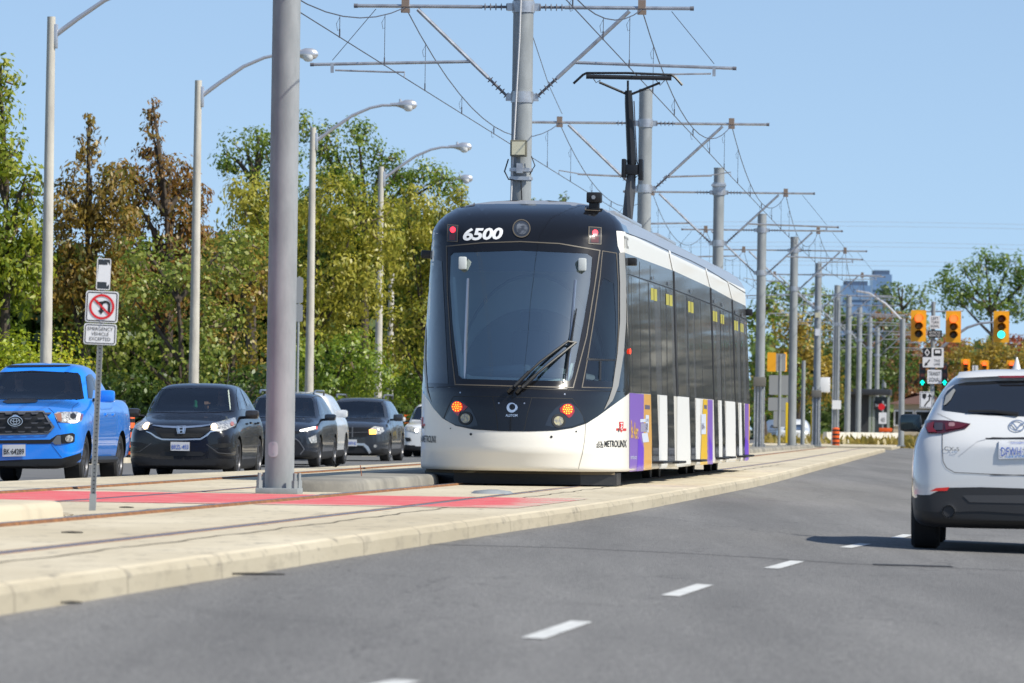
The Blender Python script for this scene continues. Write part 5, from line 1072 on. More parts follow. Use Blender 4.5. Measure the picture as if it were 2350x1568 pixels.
# --- white crossover behind it
P_WHT = mat('paint_white', (.74, .75, .76), .22, coat=1, spec=.4)
c = Car('crossover', 'white crossover half hidden behind the dark crossover', 'suv', 660, 129.5, .06, YAWL, suv(4.6, 1.72, 1.9, 1.06), P_WHT, (.92, 3.6), .36, .24, 1.64)
c.windscreen(JT([(x-221, y) for x, y in [(600, 320), (850, 312), (1040, 305), (1062, 340), (1085, 480), (1060, 500), (700, 500), (560, 500)]]), 5); c.finish(2.5); c.cabin(1.3, 4.0, 1.62, .6, 1.64, dash_y=1.35, dash_z=1.06)
c.p('headlight', JT([(x-221, y) for x, y in [(1010, 640), (1110, 600), (1135, 640), (1120, 690), (1030, 700)]]), .010, M_LAMPC, mir=True); c.p('grille', JT([(x-221, y) for x, y in [(800, 650), (980, 650), (960, 760), (800, 765), (640, 760), (620, 650)]]), .008, M_INK); c.p('side_window', JT([(x-221, y) for x, y in [(1090, 290), (1118, 290), (1195, 440), (1190, 480), (1120, 490), (1095, 380)]]), .006, M_SIDEG, mir=True)
c.p('sill_cladding', JT([(x-221, y) for x, y in [(1185, 880), (1300, 860), (1300, 1000), (1185, 1010)]]), .006, M_GREYT, mir=True); c.wing(1.1, 1.55, 1.20, P_WHT, (.28, .16, .18))
# --- dark people carrier suv
P_GR = mat('paint_charcoal', (.028, .032, .040), .25, coat=1, spec=.5)
c = Car('suv', 'charcoal suv with silver bumper bar and amber lamp left of the tram', 'suv', 808, 146.5, .03, YAWL, suv(4.85, 1.72, 1.86, 1.06, 1.1, 1.85), P_GR, (.95, 3.84), .365, .24, 1.62)
c.windscreen(JT([(1150, 352), (1440, 336), (1725, 350), (1750, 400), (1772, 538), (1440, 545), (1130, 535), (1120, 520)]), 4, P_GR); c.finish(2.5); c.cabin(1.25, 4.2, 1.6, .6, 1.64, dash_y=1.3, dash_z=1.07)
h_ = c.p('headlight', JT([(1572, 700), (1640, 656), (1745, 668), (1768, 712), (1710, 755), (1578, 758)]), .010, M_LAMPC); c.p('lamp', JT([(1578, 696), (1620, 690), (1664, 700), (1664, 752), (1582, 756)]), .018, M_AMB, 6, h_); c.mirror(h_)
gr = c.p('grille', JT([(1130, 678), (1310, 668), (1590, 670), (1562, 760), (1530, 790), (1200, 792), (1150, 762)]), .008, M_INK)
for q in (stroke([(1366, 665), (1364, 790)], 16), stroke([(1140, 735), (1570, 728)], 6)): c.p('grille_cross', JT(q), .016, M_GREYT, 6, gr)
c.plate(JT([(1305, 820), (1425, 822), (1425, 905), (1305, 905)]), 'BWFV·421', M_PBLUE, .05)
c.p('bumper_bar', JT(stroke([(1250, 878), (1430, 880), (1510, 884), (1555, 925), (1590, 990)], [22, 26, 34, 40, 34])), .03, M_CHROME, mir=True); c.p('lower_intake', JT([(1200, 905), (1490, 905), (1545, 985), (1330, 992), (1170, 985)]), .006, M_INK)
c.p('fog_light', JT(circ(1655, 905, 22, 12, 20)), .012, M_LAMPC, mir=True); c.p('side_window', JT([(1785, 340), (1805, 345), (1870, 470), (1835, 545), (1810, 540)]), .006, M_SIDEG, mir=True); c.wing(1.08, 1.5, 1.17, P_GR, (.26, .16, .19))
for sg in (-1, 1): b = MB(); b.tube([(sg*.62, 1.9, 1.68), (sg*.64, 2.1, 1.77), (sg*.64, 3.9, 1.77), (sg*.62, 4.1, 1.68)], .025, 6); b.build('roof_rail', M_GREYT, c.t)
sitter(c, .40, 2.2, .80, 'driver of the charcoal suv in a pale shirt', mat('cloth_pale', (.30, .30, .32), .9), M_SKIN2, M_HAIR)
# --- white suv next to the tram
c = Car('suv', 'white suv peeking out beside the left flank of the tram', 'suv', 992, 168, .04, YAWL, suv(4.5, 1.68, 1.84, 1.02), P_WHT, (.92, 3.5), .355, .24, 1.6)
c.windscreen(JT([(2120, 560), (2185, 415), (2400, 395), (2640, 400), (2690, 560), (2400, 568)]), 4); c.finish(2.5); c.cabin(1.3, 3.9, 1.58, .6, 1.6, dash_y=1.35, dash_z=1.02)
h_ = c.p('headlight', JT([(2032, 662), (2100, 655), (2190, 680), (2205, 738), (2130, 722), (2040, 706)]), .01, M_LAMPC); c.p('lamp', JT(circ(2180, 708, 22, 10)), .018, M_DRL, 6, h_); c.mirror(h_)
c.p('fog_recess', JT([(2030, 795), (2100, 800), (2115, 840), (2050, 850)]), .008, M_INK, mir=True); c.p('valance', JT([(2010, 880), (2200, 910), (2200, 960), (2020, 950)]), .006, M_INK, mir=True); c.wing(1.06, 1.55, 1.13, P_WHT, (.22, .15, .15))
# --- white suv seen from behind on the near road
P_PEARL = mat('paint_pearl_white', (.62, .625, .63), .2, coat=1, spec=.4)
cx5 = [(0, .38, .70, .86, .60, .90, .42, .92), (.05, .33, .83, .92, .74, .99, .56, 1.01), (.14, .30, .90, 1.0, .82, 1.10, .62, 1.12), (.28, .30, .935, 1.10, .84, 1.20, .70, 1.23), (.46, .30, .945, 1.12, .86, 1.34, .70, 1.37), (.68, .30, .945, 1.11, .87, 1.50, .665, 1.555), (.9, .30, .945, 1.10, .875, 1.545, .655, 1.60), (1.6, .28, .94, 1.08, .88, 1.57, .66, 1.635), (2.5, .28, .93, 1.04, .88, 1.56, .67, 1.635), (2.85, .28, .93, 1.02, .88, 1.48, .69, 1.54), (3.4, .28, .93, 1.0, .87, 1.12, .72, 1.14), (4.2, .28, .9, .92, .8, .96, .6, .98), (4.55, .4, .74, .8, .6, .84, .45, .85)]
cx5 = [(q[0], q[1]*.95, q[2]*.955, q[3]*.97, q[4]*.955, q[5]*.985, q[6]*.955, q[7]*.995) for q in cx5]
c = Car('suv', 'white suv seen from behind on the right with dark rear window', 'suv', 2332, 48.8, zroad(3.75, 49.8), -math.atan(.098), cx5, P_PEARL, (.98, 3.68), .365, .25, 1.58, wstyle=5, zcut=.47)
z_ = CX
c.finish(2)
c.p('rear_window', z_([(330, 655), (342, 575), (360, 545), (405, 508), (470, 494), (650, 486), (900, 484), (1220, 560), (1226, 660), (1000, 690), (815, 697), (600, 690), (480, 680), (345, 662)]), .006, mat('rear_glass', (.010, .011, .013), .06, coat=1), 8)
c.p('spoiler', z_([(440, 462), (640, 448), (900, 446), (1100, 456), (1125, 478), (900, 482), (660, 484), (420, 496)]), .05, P_PEARL, 8, thick=.06)
c.p('brake_lamp', z_([(660, 485), (900, 483), (900, 494), (680, 496)]), .055, mat('brake_dim', (.16, .012, .02), .2), 8)
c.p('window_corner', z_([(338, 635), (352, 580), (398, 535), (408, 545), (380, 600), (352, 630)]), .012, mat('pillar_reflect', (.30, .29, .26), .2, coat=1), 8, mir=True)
h_ = c.p('tail_light', z_([(228, 722), (345, 725), (420, 732), (497, 746), (470, 772), (400, 786), (330, 802), (245, 802), (230, 765)]), .014, mat('tail_dark', (.055, .006, .010), .1, coat=1), 8, thick=.02)
c.p('lens', z_([(245, 745), (285, 735), (278, 770), (300, 796), (252, 798), (240, 775)]), .02, mat('tail_red', (.20, .007, .009), .12, coat=1), 8, h_); c.p('lens', z_([(345, 745), (400, 738), (485, 750), (440, 772), (350, 785)]), .02, mat('tail_red2', (.09, .006, .009), .12, coat=1), 8, h_); c.p('lens', z_(rrect(285, 742, 335, 785, 8)), .02, mat('tail_smoke', (.05, .04, .05), .1, coat=1), 8, h_); c.p('lens', z_(rrect(368, 742, 404, 764, 8)), .022, mat('tail_pink', (.30, .16, .17), .15, coat=1), 8, h_)
c.mirror(h_)
M_GAPW = mat('gap_white_car', (.05, .05, .055), .6)
for s_, w in (([(328, 800), (328, 900), (332, 965), (352, 1002), (400, 1030), (600, 1040), (815, 1048), (900, 1050)], 4), ([(300, 680), (420, 735)], 2), ([(585, 830), (815, 828), (900, 828)], 6)): c.p('panel_gap', z_(stroke(s_, w)), .004, M_GAPW, 8, mir=True)
c.p('hatch_crease', z_(stroke([(430, 930), (480, 890), (540, 845), (590, 832)], 4)), .004, mat('crease_grey', (.45, .46, .48), .3), 8, mir=True)
bd_ = c.p('badge', [z_(circ(775, 757, 50, 28, 34)), z_(circ(775, 757, 42, 28, 27))[::-1]], .014, M_CHROME, 6)
c.p('badge_wing', z_([(735, 742), (752, 742), (775, 768), (798, 742), (815, 742), (812, 752), (800, 752), (775, 784), (750, 752), (738, 752)]), .016, M_CHROME, 6, bd_)
letters('model_lettering', 'CX-5', z_([(341, 878), (429, 882), (341, 901), (429, 905)]), c.bvh, .012, mat('badge_grey', (.16, .165, .17), .3, .5), c.t, .0); letters('model_lettering', 'AWD', z_([(384, 903), (420, 904), (384, 914), (420, 915)]), c.bvh, .012, M_CHROME, c.t, .01)
pl_ = c.plate(z_([(665, 850), (888, 846), (888, 946), (663, 950)]), 'DFWH·744', M_PBLUE, .02, -.004)
letters('plate_header', 'ONTARIO', z_([(735, 858), (820, 857), (735, 868)]), c.bvh, .028, M_PBLUE, pl_, .0); letters('plate_header', 'YONGE & STEELES', z_([(722, 852), (828, 850), (722, 857)]), c.bvh, .028, M_INK, pl_, .0); letters('dealer_name', 'mazda of TORONTO', z_([(706, 930), (870, 926), (706, 943)]), c.bvh, .028, mat('dealer_blue', (.02, .22, .60), .5), pl_, .015)
c.p('rear_bumper', z_([(168, 1182), (250, 1166), (300, 1142), (372, 1121), (560, 1118), (815, 1126), (1220, 1130), (1390, 1200), (1390, 1262), (1200, 1280), (815, 1278), (560, 1262), (300, 1268), (190, 1258), (172, 1250)]), .008, mat('bumper_black', (.022, .022, .024), .5), 8)
c.p('diffuser', z_([(450, 1168), (480, 1166), (815, 1166), (1000, 1166), (1000, 1215), (815, 1215), (490, 1208)]), .014, mat('diffuser_grey', (.05, .05, .053), .5), 8)
c.p('reflector', z_([(256, 1142), (290, 1124), (370, 1118), (356, 1140)]), .012, mat('reflector_red', (.70, .03, .02), .3), 8, mir=True)
c.p('hatch_handle', z_([(585, 826), (815, 822), (900, 822), (900, 832), (590, 832)]), .006, M_INK, 8)
wp = MB(); q = [c.M.inverted() @ (lambda h: h[0]-ray(*z_([a])[0])*.04)(c.bvh.ray_cast(EYEV, ray(*z_([a])[0]))) for a in ((780, 682), (640, 665), (482, 664))]; wp.tube(q, [.02, .014, .01], 6); wp.build('rear_wiper', M_BLACK, c.t)
for sg in (-1, 1): b = MB(); b.cyl((sg*.57, -.03, .345), (sg*.57, .2, .345), .056, n=20, caps=False); o = b.build('exhaust', M_CHROME, c.t); b = MB(); b.cyl((sg*.57, -.01, .345), (sg*.57, .2, .345), .047, n=20); b.build('exhaust_bore', M_INK, o)
fn = MB(); fn.lathe([(.045, 0), (.035, .03), (.02, .08), (.006, .12)], (.0, 1.05, 1.60), (0, .1, 1), 10); fn.build('roof_aerial', P_PEARL, c.t)
for sg in (-1, 1):
    b = MB(); b.box((sg*.99, 2.9, 1.12), (.21, .13, .165), bev=.055); b.tube([(sg*.82, 2.92, 1.04), (sg*.95, 2.9, 1.07)], .03, 6); o = b.build('wing_mirror', M_BLACK, c.t); g_ = MB(); g_.box((sg*.99, 2.832, 1.125), (.18, .01, .135), bev=.004); g_.build('mirror_glass', mat('mirror_glass_dark', (.05, .07, .08), .08, .8), o)
ax = MB(); ax.box((0, .98, .34), (1.4, .14, .12), bev=.03); ax.build('axle', M_DARK, c.t); mu = MB(); mu.box((.1, .5, .36), (.9, .3, .15), bev=.05); mu.build('silencer', M_DARK, c.t)
for sg in (-1, 1): b = MB(); b.box((sg*.895, 2.2, .40), (.04, 2.0, .2), bev=.02); b.build('sill_cladding', M_BLACK, c.t)
# ---------------------------------------------------------------- signs, signals, roadworks
def facing(p, yaw=0, tilt=0):
    """matrix of an upright board at p facing the camera side: x right, y up, z toward the viewer"""
    return Matrix.Translation(p) @ Matrix.Rotation(yaw, 4, 'Z') @ Matrix.Rotation(tilt, 4, 'Y') @ Matrix.Rotation(math.pi/2, 4, 'X')
def board(name, w, h, M, m, parent, r=.03, dep=.004, back=None):
    b = MB(); b.prism(rrect(-w/2, -h/2, w/2, h/2, r), M @ Matrix.Translation((0, 0, -dep)), dep); return b.build(name, m, parent, smooth=False)
def outline(name, w, h, M, m, parent, r, t, off=.002):
    a = rrect(-w/2, -h/2, w/2, h/2, r); b_ = rrect(-w/2+t, -h/2+t, w/2-t, h/2-t, max(.002, r-t)); n = len(a); b = MB()
    b.add([M @ Vector((x, y, off)) for x, y in a+b_], [(i, (i+1) % n, n+(i+1) % n, n+i) for i in range(n)]); return b.build(name, m, parent, smooth=False)
def flat(name, pts, M, m, parent, off=.003):
    b = MB(); b.add([M @ Vector((x, y, off)) for x, y in pts], [tuple(range(len(pts)))]); return b.build(name, m, parent, smooth=False)
M_SIGNW = mat('sign_white', (.70, .70, .73), .35)
# leaning sign post by the red crossing
SPD = 46.2; P = onz(212, 1172, ZS); k = P.y/F                         # metres per measured pixel there
sp = thing('sign_post', 'leaning perforated steel post carrying a no U-turn sign and two smaller plates', 'sign post', P, 0)
tl = math.atan(26/577.)-R(.85)
Mp = Matrix.Rotation(tl, 4, 'Y')
hgt = 577*k
pb = MB(); w_ = .021
for i in range(46):
    z = .02+hgt*.72*i/46
pb.box((0, .012, hgt*.5), (.042, .003, hgt), M=Mp)
for sg in (-1, 1): pb.box((sg*.021, 0, hgt*.5), (.003, .026, hgt), M=Mp)
pb.build('post', mat('post_steel', (.36, .37, .37), .55, .3), sp, smooth=False)
hb = MB(); n_h = 44
for i in range(n_h):
    z = .05+(hgt*.70)*i/n_h; hb.cyl(Mp @ Vector((0, .0095, z)), Mp @ Vector((0, .0102, z)), .0065, n=8)
hb.build('hole_row', M_INK, sp); sb = MB(); sb.box((0, .004, .07), (.055, .04, .14), M=Mp); sb.build('ground_sleeve', M_GALV, sp, smooth=False)
def onpost(py, w, h, dx=0):
    z = (1172-py)*k; return Mp @ Matrix.Translation((dx, -.018, z)) @ Matrix.Rotation(math.pi/2, 4, 'X')
Mu = onpost(704, 0, 0, .002); u = board('turn_sign', 75*k, 72*k, Mu, M_SIGNW, sp, .022); outline('border', 70*k, 67*k, Mu, M_INK, u, .02, 2.2*k)
rr_ = 29*k; ring = [(rr_*math.cos(a), rr_*math.sin(a)) for a in np.linspace(0, 2*math.pi, 40, endpoint=False)]; ri = [(x*.82, y*.82) for x, y in ring]
# arrow first, then red ring and bar over it
def strip2(pts, w): return stroke(pts, w)
arc = [(8*k+9*k*math.cos(R(a)), 3*k+9*k*math.sin(R(a))) for a in range(0, 181, 20)]
flat('arrow', strip2([(17*k, -15*k), (17*k, 3*k)]+arc[1:]+[(-1*k, -8*k)], 5.5*k), Mu, M_INK, u, .003); flat('arrow_head', [(-8*k, -8*k), (6*k, -8*k), (-1*k, -18*k)], Mu, M_INK, u, .003)
flat('arrow', strip2([(8*k, 11*k), (-6*k, 9*k), (-10*k, 9*k)], 5*k), Mu, M_INK, u, .0034); flat('arrow_head', [(-18*k, 14*k), (-9*k, 15*k), (-10*k, 4*k)], Mu, M_INK, u, .0034)
b = MB(); n = 40; b.add([Mu @ Vector((x, y, .0048)) for x, y in ring+ri], [(i, (i+1) % n, n+(i+1) % n, n+i) for i in range(n)]); b.build('red_ring', M_RED, u, smooth=False)
flat('red_bar', strip2([(-20*k, 19*k), (20*k, -19*k)], 4.5*k), Mu, M_RED, u, .0055)
Me = onpost(767, 0, 0, -.002); e = board('exemption_plate', 75*k, 48*k, Me, M_SIGNW, sp, .02); outline('border', 70*k, 43.5*k, Me, M_INK, e, .018, 2*k)
for i, (tx_, ww) in enumerate((('EMERGENCY', 58), ('VEHICLE', 40), ('EXCEPTED', 48))): flat_text('lettering', tx_, Me @ Matrix.Translation((0, (12-11.5*i)*k, .003)), ww*k, 8*k, M_INK, e, .0)
Ma = onpost(629, 0, 0, .004); a_ = board('arrow_plate', 32*k, 72*k, Ma @ Matrix.Rotation(.0, 4, 'Z'), mat('sign_black', (.02, .02, .022), .25, coat=.6), sp, .012); outline('border', 32*k, 72*k, Ma, M_SIGNW, a_, .012, 2*k)
flat('arrow', [(-12*k, 21*k), (8*k, 21*k), (8*k, 28*k), (14*k, 20*k), (14*k, -22*k), (8*k, -28*k), (8*k, -18*k), (-14*k, -18*k)], Ma, M_SIGNW, a_)
for py in (596, 736, 672, 745): bo = MB(); bo.cyl(onpost(py, 0, 0) @ Vector((0, 0, 0)), onpost(py, 0, 0) @ Vector((0, 0, .008)), .006, n=8); bo.build('sign_bolt', M_ALLOY, sp)
# back-of-sign plates behind the thick pole
d = 134; t = thing('sign_post', 'grey backs of two road signs half hidden behind the thick pole', 'sign post', (at(684, 784, d).x, d, .15), 0)
kk = d/F
MB().cyl((0, .03, 0), (0, .03, (1070-650)*kk), .03, n=8).build('post', M_GALV, t)
for y0, y1 in ((652, 711), (714, 754)): board('sign_back', 18*kk*2, (y1-y0)*kk, facing(Vector((-8*kk, 0, (1070-(y0+y1)/2)*kk))), mat('sign_back_grey', (.26, .27, .28), .5), t, .05)
# traffic signals -----------------------------------------------------------------------------
M_OFF = mat('lens_off', (.02, .018, .014), .2); M_SR = mat('signal_red', (1, .12, .03), .4, emit=2.2); M_SG = mat('signal_green', (.05, .9, .75), .4, emit=1.6); M_OFFR = mat('lens_off_red', (.09, .02, .012), .2); M_OFFA = mat('lens_off_amber', (.10, .06, .015), .2)
def signal(px, py, d, w, h, lit, label, yaw=0, back=False, grp='yellow traffic signals at the crossing'):
    s_ = d/F; c_ = at(px, py, d); W_, H_ = w*s_, h*s_
    t = thing('traffic_signal', label, 'traffic light', c_, yaw, grp)
    b = MB(); b.prism(rrect(-W_/2, -H_/2, W_/2, H_/2, W_*.08), Matrix.Translation((0, .05, 0)) @ Matrix.Rotation(math.pi/2, 4, 'X'), .05); b.build('backboard', M_YEL, t, ang=.4)
    b = MB()
    for i in range(3): b.box((0, .12, H_*(.29-.29*i)), (W_*.72, .2, H_*.27), bev=.03)
    b.box((0, .12, 0), (W_*.6, .18, H_*.84)); b.build('housing', M_YEL, t)
    for i in range(3):
        if back: continue
        z = H_*(.25-.25*i); r = W_*.25; on = lit == i
        l_ = MB(); l_.lathe([(r, 0), (r*.8, .02), (.01, .035)], (0, -.002, z), (0, -1, 0), 18); l_.build('lens', (M_SR if i == 0 else M_SG) if on else (M_OFFR if i == 0 else M_OFFA if i == 1 else M_OFF), t)
        v = MB(); n = 14; vs = []
        for j in range(n+1):
            a = R(-20+220*j/n); vs += [(r*1.12*math.cos(a), -.001, z+r*1.12*math.sin(a)), (r*1.12*math.cos(a), -.22, z+r*1.08*math.sin(a)-.01)]
        v.add(vs, [(2*j, 2*j+1, 2*j+3, 2*j+2) for j in range(n)]); v.build('visor', M_YEL, t)
    return t
S1 = signal(2108, 748, 186, 35, 72, 0, 'yellow signal with red lit, leftmost of the large three')
S2 = signal(2188, 750, 186, 35, 72, 0, 'yellow signal with red lit, right of the hanging left turn sign')
S3 = signal(2298, 750, 186, 36, 72, 2, 'yellow signal with green lit above the white suv')
signal(2216, 840, 330, 21, 32, 0, 'small far yellow signal with red lit, leftmost of the far three'); signal(2259, 843, 330, 21, 32, 0, 'small far yellow signal with red lit, middle of the far three'); signal(2321, 843, 330, 21, 32, 0, 'small far yellow signal, rightmost of the far three')
signal(1771, 831, 215, 20, 44, 9, 'yellow signal seen from its back just right of the tram tail', back=True); signal(1803, 831, 217, 12, 44, 9, 'narrow yellow signal turned sideways behind the yellow guarded pole', R(60), True)
# pole carrying the hanging signals and mast arm
d = 187; s_ = d/F; t = thing('signal_pole', 'grey pole carrying stacked transit signs between the hanging signals', 'pole', (at(2141, 784, d).x, d, .2), 0)
H_ = (1035-680)*s_; MB().cyl((0, 0, 0), (0, 0, H_), .085, .07, 14).build('post', M_GALV, t)
O = WM[t.name].translation
def rel(px, py, dd=d): return at(px, py, dd)-O
MB().tube([rel(2143, 815), rel(2190, 772), rel(2220, 752), rel(2250, 742), rel(2300, 738)], [.055, .05, .045, .04, .035], 8).build('mast_arm', M_TUBE, t); MB().tube([rel(2090, 716), rel(2210, 714)], .03, 6).build('mast_arm', M_TUBE, t)
def sgn(name, px, py, w, h, m, txt=None, ink=M_INK, par=t, dd=d, th=None, r=.03):
    s_ = dd/F; M = facing(rel(px, py, dd)-Vector((0, .12, 0))); b = board(name, w*s_, h*s_, M, m, par, r)
    if txt:
        n = len(txt)
        for i, q in enumerate(txt): flat_text('lettering', q, M @ Matrix.Translation((0, h*s_*(.5-(i+.5)/n)*.86, .004)), w*s_*.80*min(1, .35+len(q)/8), h*s_*.62/n, ink, b, .0)
    return b, M, s_
sgn('turn_sign', 2145, 740, 24, 30, M_SIGNW, ['LEFT', 'TURN', 'SIGNAL']); sgn('legal_plate', 2145, 767, 32, 17, M_INK, ['RESTRICTED', 'PERMITTED'], M_SIGNW)
b_, M, s_ = sgn('transit_lane_sign', 2141, 821, 48, 45, M_SIGNW)
flat('diamond_panel', [(-24*s_, 1*s_), (-4*s_, 1*s_), (-4*s_, 22*s_), (-24*s_, 22*s_)], M, M_INK, b_, .004); dd_ = [(-14*s_, 2.5*s_), (-8*s_, 11.5*s_), (-14*s_, 20.5*s_), (-20*s_, 11.5*s_)]; ddi = [(-14*s_+(x+14*s_)*.6, 11.5*s_+(y-11.5*s_)*.6) for x, y in dd_]
bb = MB(); bb.add([M @ Vector((x, y, .007)) for x, y in dd_+ddi], [(i, (i+1) % 4, 4+(i+1) % 4, 4+i) for i in range(4)]); bb.build('diamond', M_SIGNW, b_, smooth=False)
for q in (rrect(1*s_, 4*s_, 19*s_, 20*s_, 2*s_),): flat('bus_symbol', q, M, M_INK, b_, .004); flat('bus_window', rrect(4*s_, 10*s_, 16*s_, 17*s_, 1*s_), M, M_SIGNW, b_, .007)
flat('arrow', stroke([(-8*s_, -5*s_), (-16*s_, -16*s_)], 3*s_), M, M_INK, b_, .004); flat('arrow_head', [(-20*s_, -20*s_), (-18*s_, -11*s_), (-12*s_, -17*s_)], M, M_INK, b_, .004); flat_text('lettering', 'THIS', M @ Matrix.Translation((9*s_, -7*s_, .004)), 14*s_, 6*s_, M_INK, b_); flat_text('lettering', 'LANE', M @ Matrix.Translation((9*s_, -15*s_, .004)), 14*s_, 6*s_, M_INK, b_)
sgn('transit_plate', 2144, 865, 33, 32, M_SIGNW, ['TRANSIT', 'SIGNAL'])
b_, M, s_ = sgn('keep_right_sign', 2125, 918, 30, 38, M_SIGNW, r=.02)
flat('shield', [(-9*s_, 14*s_), (0, 14*s_), (0, 6*s_), (-4*s_, 1*s_), (-9*s_, 5*s_)], M, M_INK, b_, .004); flat('arrow', stroke([(-4*s_, -15*s_), (1*s_, -7*s_), (7*s_, -1*s_), (8*s_, 8*s_)], 3*s_), M, M_INK, b_, .004); flat('arrow_head', [(3*s_, 7*s_), (13*s_, 7*s_), (8*s_, 15*s_)], M, M_INK, b_, .0045)
outline('border', 27*s_, 35*s_, M, M_INK, b_, .02, 1*s_, .004)
M_TGO = mat('transit_green', (.0, .9, .55), .4, emit=2.2)
for px, lab in ((2117, 'black transit signal with green arrow left of the white transit plate'), (2168, 'black transit signal with green arrow right of the white transit plate')):
    dd = 187; t2 = thing('transit_signal', lab, 'traffic light', at(px, 860, dd), 0, 'black transit signals'); s_ = dd/F
    b = MB(); b.box((0, .1, 0), (13*s_, .2, 52*s_), bev=.03); b.build('housing', M_BLACK, t2)
    b = MB(); b.add([(x*s_, -.012, y*s_-18*s_) for x, y in ((-2, -6), (2, -6), (2, -1), (6, -1), (0, 6), (-6, -1), (-2, -1))], [(0, 1, 2, 3, 4, 5, 6)]); b.build('arrow_lens', M_TGO, t2, smooth=False)
    for i in (0, 1): b = MB(); b.cyl((0, -.015, (16-17*i)*s_), (0, .0, (16-17*i)*s_), 5*s_, n=14); b.build('dark_lens', M_OFFR, t2)
# sign cluster seen from behind at the tram tail
d = 216; t = thing('sign_post', 'grey post with sign backs beside the tram tail', 'sign post', (at(1791, 784, d).x, d, .2), 0); O = WM[t.name].translation; s_ = d/F
MB().cyl((0, .03, 0), (0, .03, (1010-790)*s_), .06, n=10).build('post', M_GALV, t)
M_SB = MATS['sign_back_grey']
for i, (px, py, w, h) in enumerate(((1790, 832, 26, 40), (1790, 884, 50, 45), (1790, 928, 54, 30), (1790, 962, 30, 36))): board('sign_back', w*s_, h*s_, facing(at(px, py, d)-O), M_SB, t, .04)
# second far signal pole with small sign
d = 332; t = thing('signal_pole', 'small far pole between the far yellow signals', 'pole', (at(2238, 784, d).x, d, .2), 0); s_ = d/F; MB().cyl((0, .05, 0), (0, .05, (1010-825)*s_), .07, n=8).build('post', M_GALV, t); board('turn_sign', 13*s_, 16*s_, facing(at(2238, 847, d)-WM[t.name].translation), M_SIGNW, t, .03)
# marker drums and barriers
def drum(px, py, d, w, h, label, name='marker_drum'):
    s_ = d/F; P = at(px, py, d); t = thing(name, label, 'traffic drum', P, 0, 'orange and black roadwork markers'); n = 7; r = w*s_/2; H_ = h*s_
    MB().cyl((0, 0, 0), (0, 0, .06), r*1.25, n=20).build('base', M_BLACK, t)
    o = MB().lathe([(r*.95, .05), (r, .1), (r, H_*.93), (r*.8, H_*.97), (.02, H_)], (0, 0, 0), (0, 0, 1), 20).build('drum', M_ORNG, t)
    for i in range(4): b = MB(); z0 = H_*(.14+.22*i); b.cyl((0, 0, z0), (0, 0, z0+H_*.09), r*1.015, n=20); b.build('black_band', M_BLACK, o)
    return t
drum(1918, 1025, 262, 17, 44, 'orange and black drum standing at the foot of a far grey pole')
drum(297, 1050, 116, 22, 100, 'orange and black drum between the blue pickup and the black suv')
d = 196; s_ = d/F; t = thing('barrier', 'orange and white board barrier behind the charcoal suv', 'barrier', at(925, 1010, d), 0)
for i, (z, m) in enumerate(((52, M_ORNG), (34, M_ORNG), (20, M_WHITEP), (8, M_ORNG))):
    b = MB(); b.box((0, 0, z*s_), (44*s_, .06, 12*s_), bev=.02); b.build('board', m, t)
for sg in (-1, 1): b = MB(); b.box((sg*16*s_, .05, 29*s_), (.08, .06, 58*s_)); b.build('leg', M_GALV, t)
# white kerb block and jersey wall
jw = MB(); a, b_ = at(1893, 1019, 288), at(2062, 1017, 300)
def jersey(a, b, h, w, name, label, cat='barrier'):
    v = (b-a); v.z = 0; L = v.length; yaw = math.atan2(v.y, v.x); t = MB(); sec = [(-w/2, 0), (-w/2, .12), (-w*.22, h*.35), (-w*.16, h), (w*.16, h), (w*.22, h*.35), (w/2, .12), (w/2, 0)]
    vs = [(0, y, z) for y, z in sec]+[(L, y, z) for y, z in sec]; n = 8; t.add(vs, [(i, (i+1) % n, n+(i+1) % n, n+i) for i in range(n)]+[tuple(range(n)), tuple(range(2*n-1, n-1, -1))])
    o = t.build(name, mat('barrier_white', (.66, .63, .56), .8, var=((.5, .47, .4), 2, .45, .6)), None, smooth=False); o.location = a; o.rotation_euler = (0, 0, yaw); return tag(o, label, cat)
jersey(a, b_, .62, .6, 'jersey_barrier', 'long white concrete barrier beyond the crossing')
jersey(at(830, 1050, 172), at(880, 1050, 172), .2, .5, 'concrete_block', 'low white concrete kerb block under the charcoal suv', 'concrete block')
# debris on the slab: dry weed, cable scrap
wd = MB()
P = at(770, 1112, 78); P.z = ZS+.13
for i in range(26):
    a = RNG.uniform(0, 6.28); e = RNG.uniform(.2, 1.1); L = RNG.uniform(.08, .19); q = Vector((math.cos(a)*math.cos(e), math.sin(a)*math.cos(e), math.sin(e)))*L; s1 = Vector((-math.sin(a), math.cos(a), 0))*.012
    wd.add([P, P+q*.5+s1, P+q, P+q*.5-s1], [(0, 1, 2, 3)])
tag(wd.build('dry_weed', mat('weed_brown', (.06, .045, .025), .9), smooth=False), 'small dry brown weed growing on the kerbed island beside the tram', 'weed')
wd = MB(); P = onz(1195, 1115, ZS)
P = at(1440*.5737*1.0, 1120, 70); P = onz(826, 1118, ZS); wd.tube([P, P+Vector((.02, 0, .12)), P+Vector((.0, 0, .26))], .006, 5); tag(wd.build('weed_stem', mat('stem_red', (.30, .12, .06), .8)), 'thin reddish weed stem standing in front of the island', 'weed')
def scrap(px, py, L, z, label, w=.03, name='rubber_scrap', rz=0.):
    P = onz(px, py, z); b = MB(); b.tube([P+Vector((-L/2, -.02, .006)), P+Vector((0, .0, .007)), P+Vector((L/2, .03, .006))], [w*.15, w*.3, w*.15], 6); tag(b.build(name, M_RUBBER), label, 'debris')
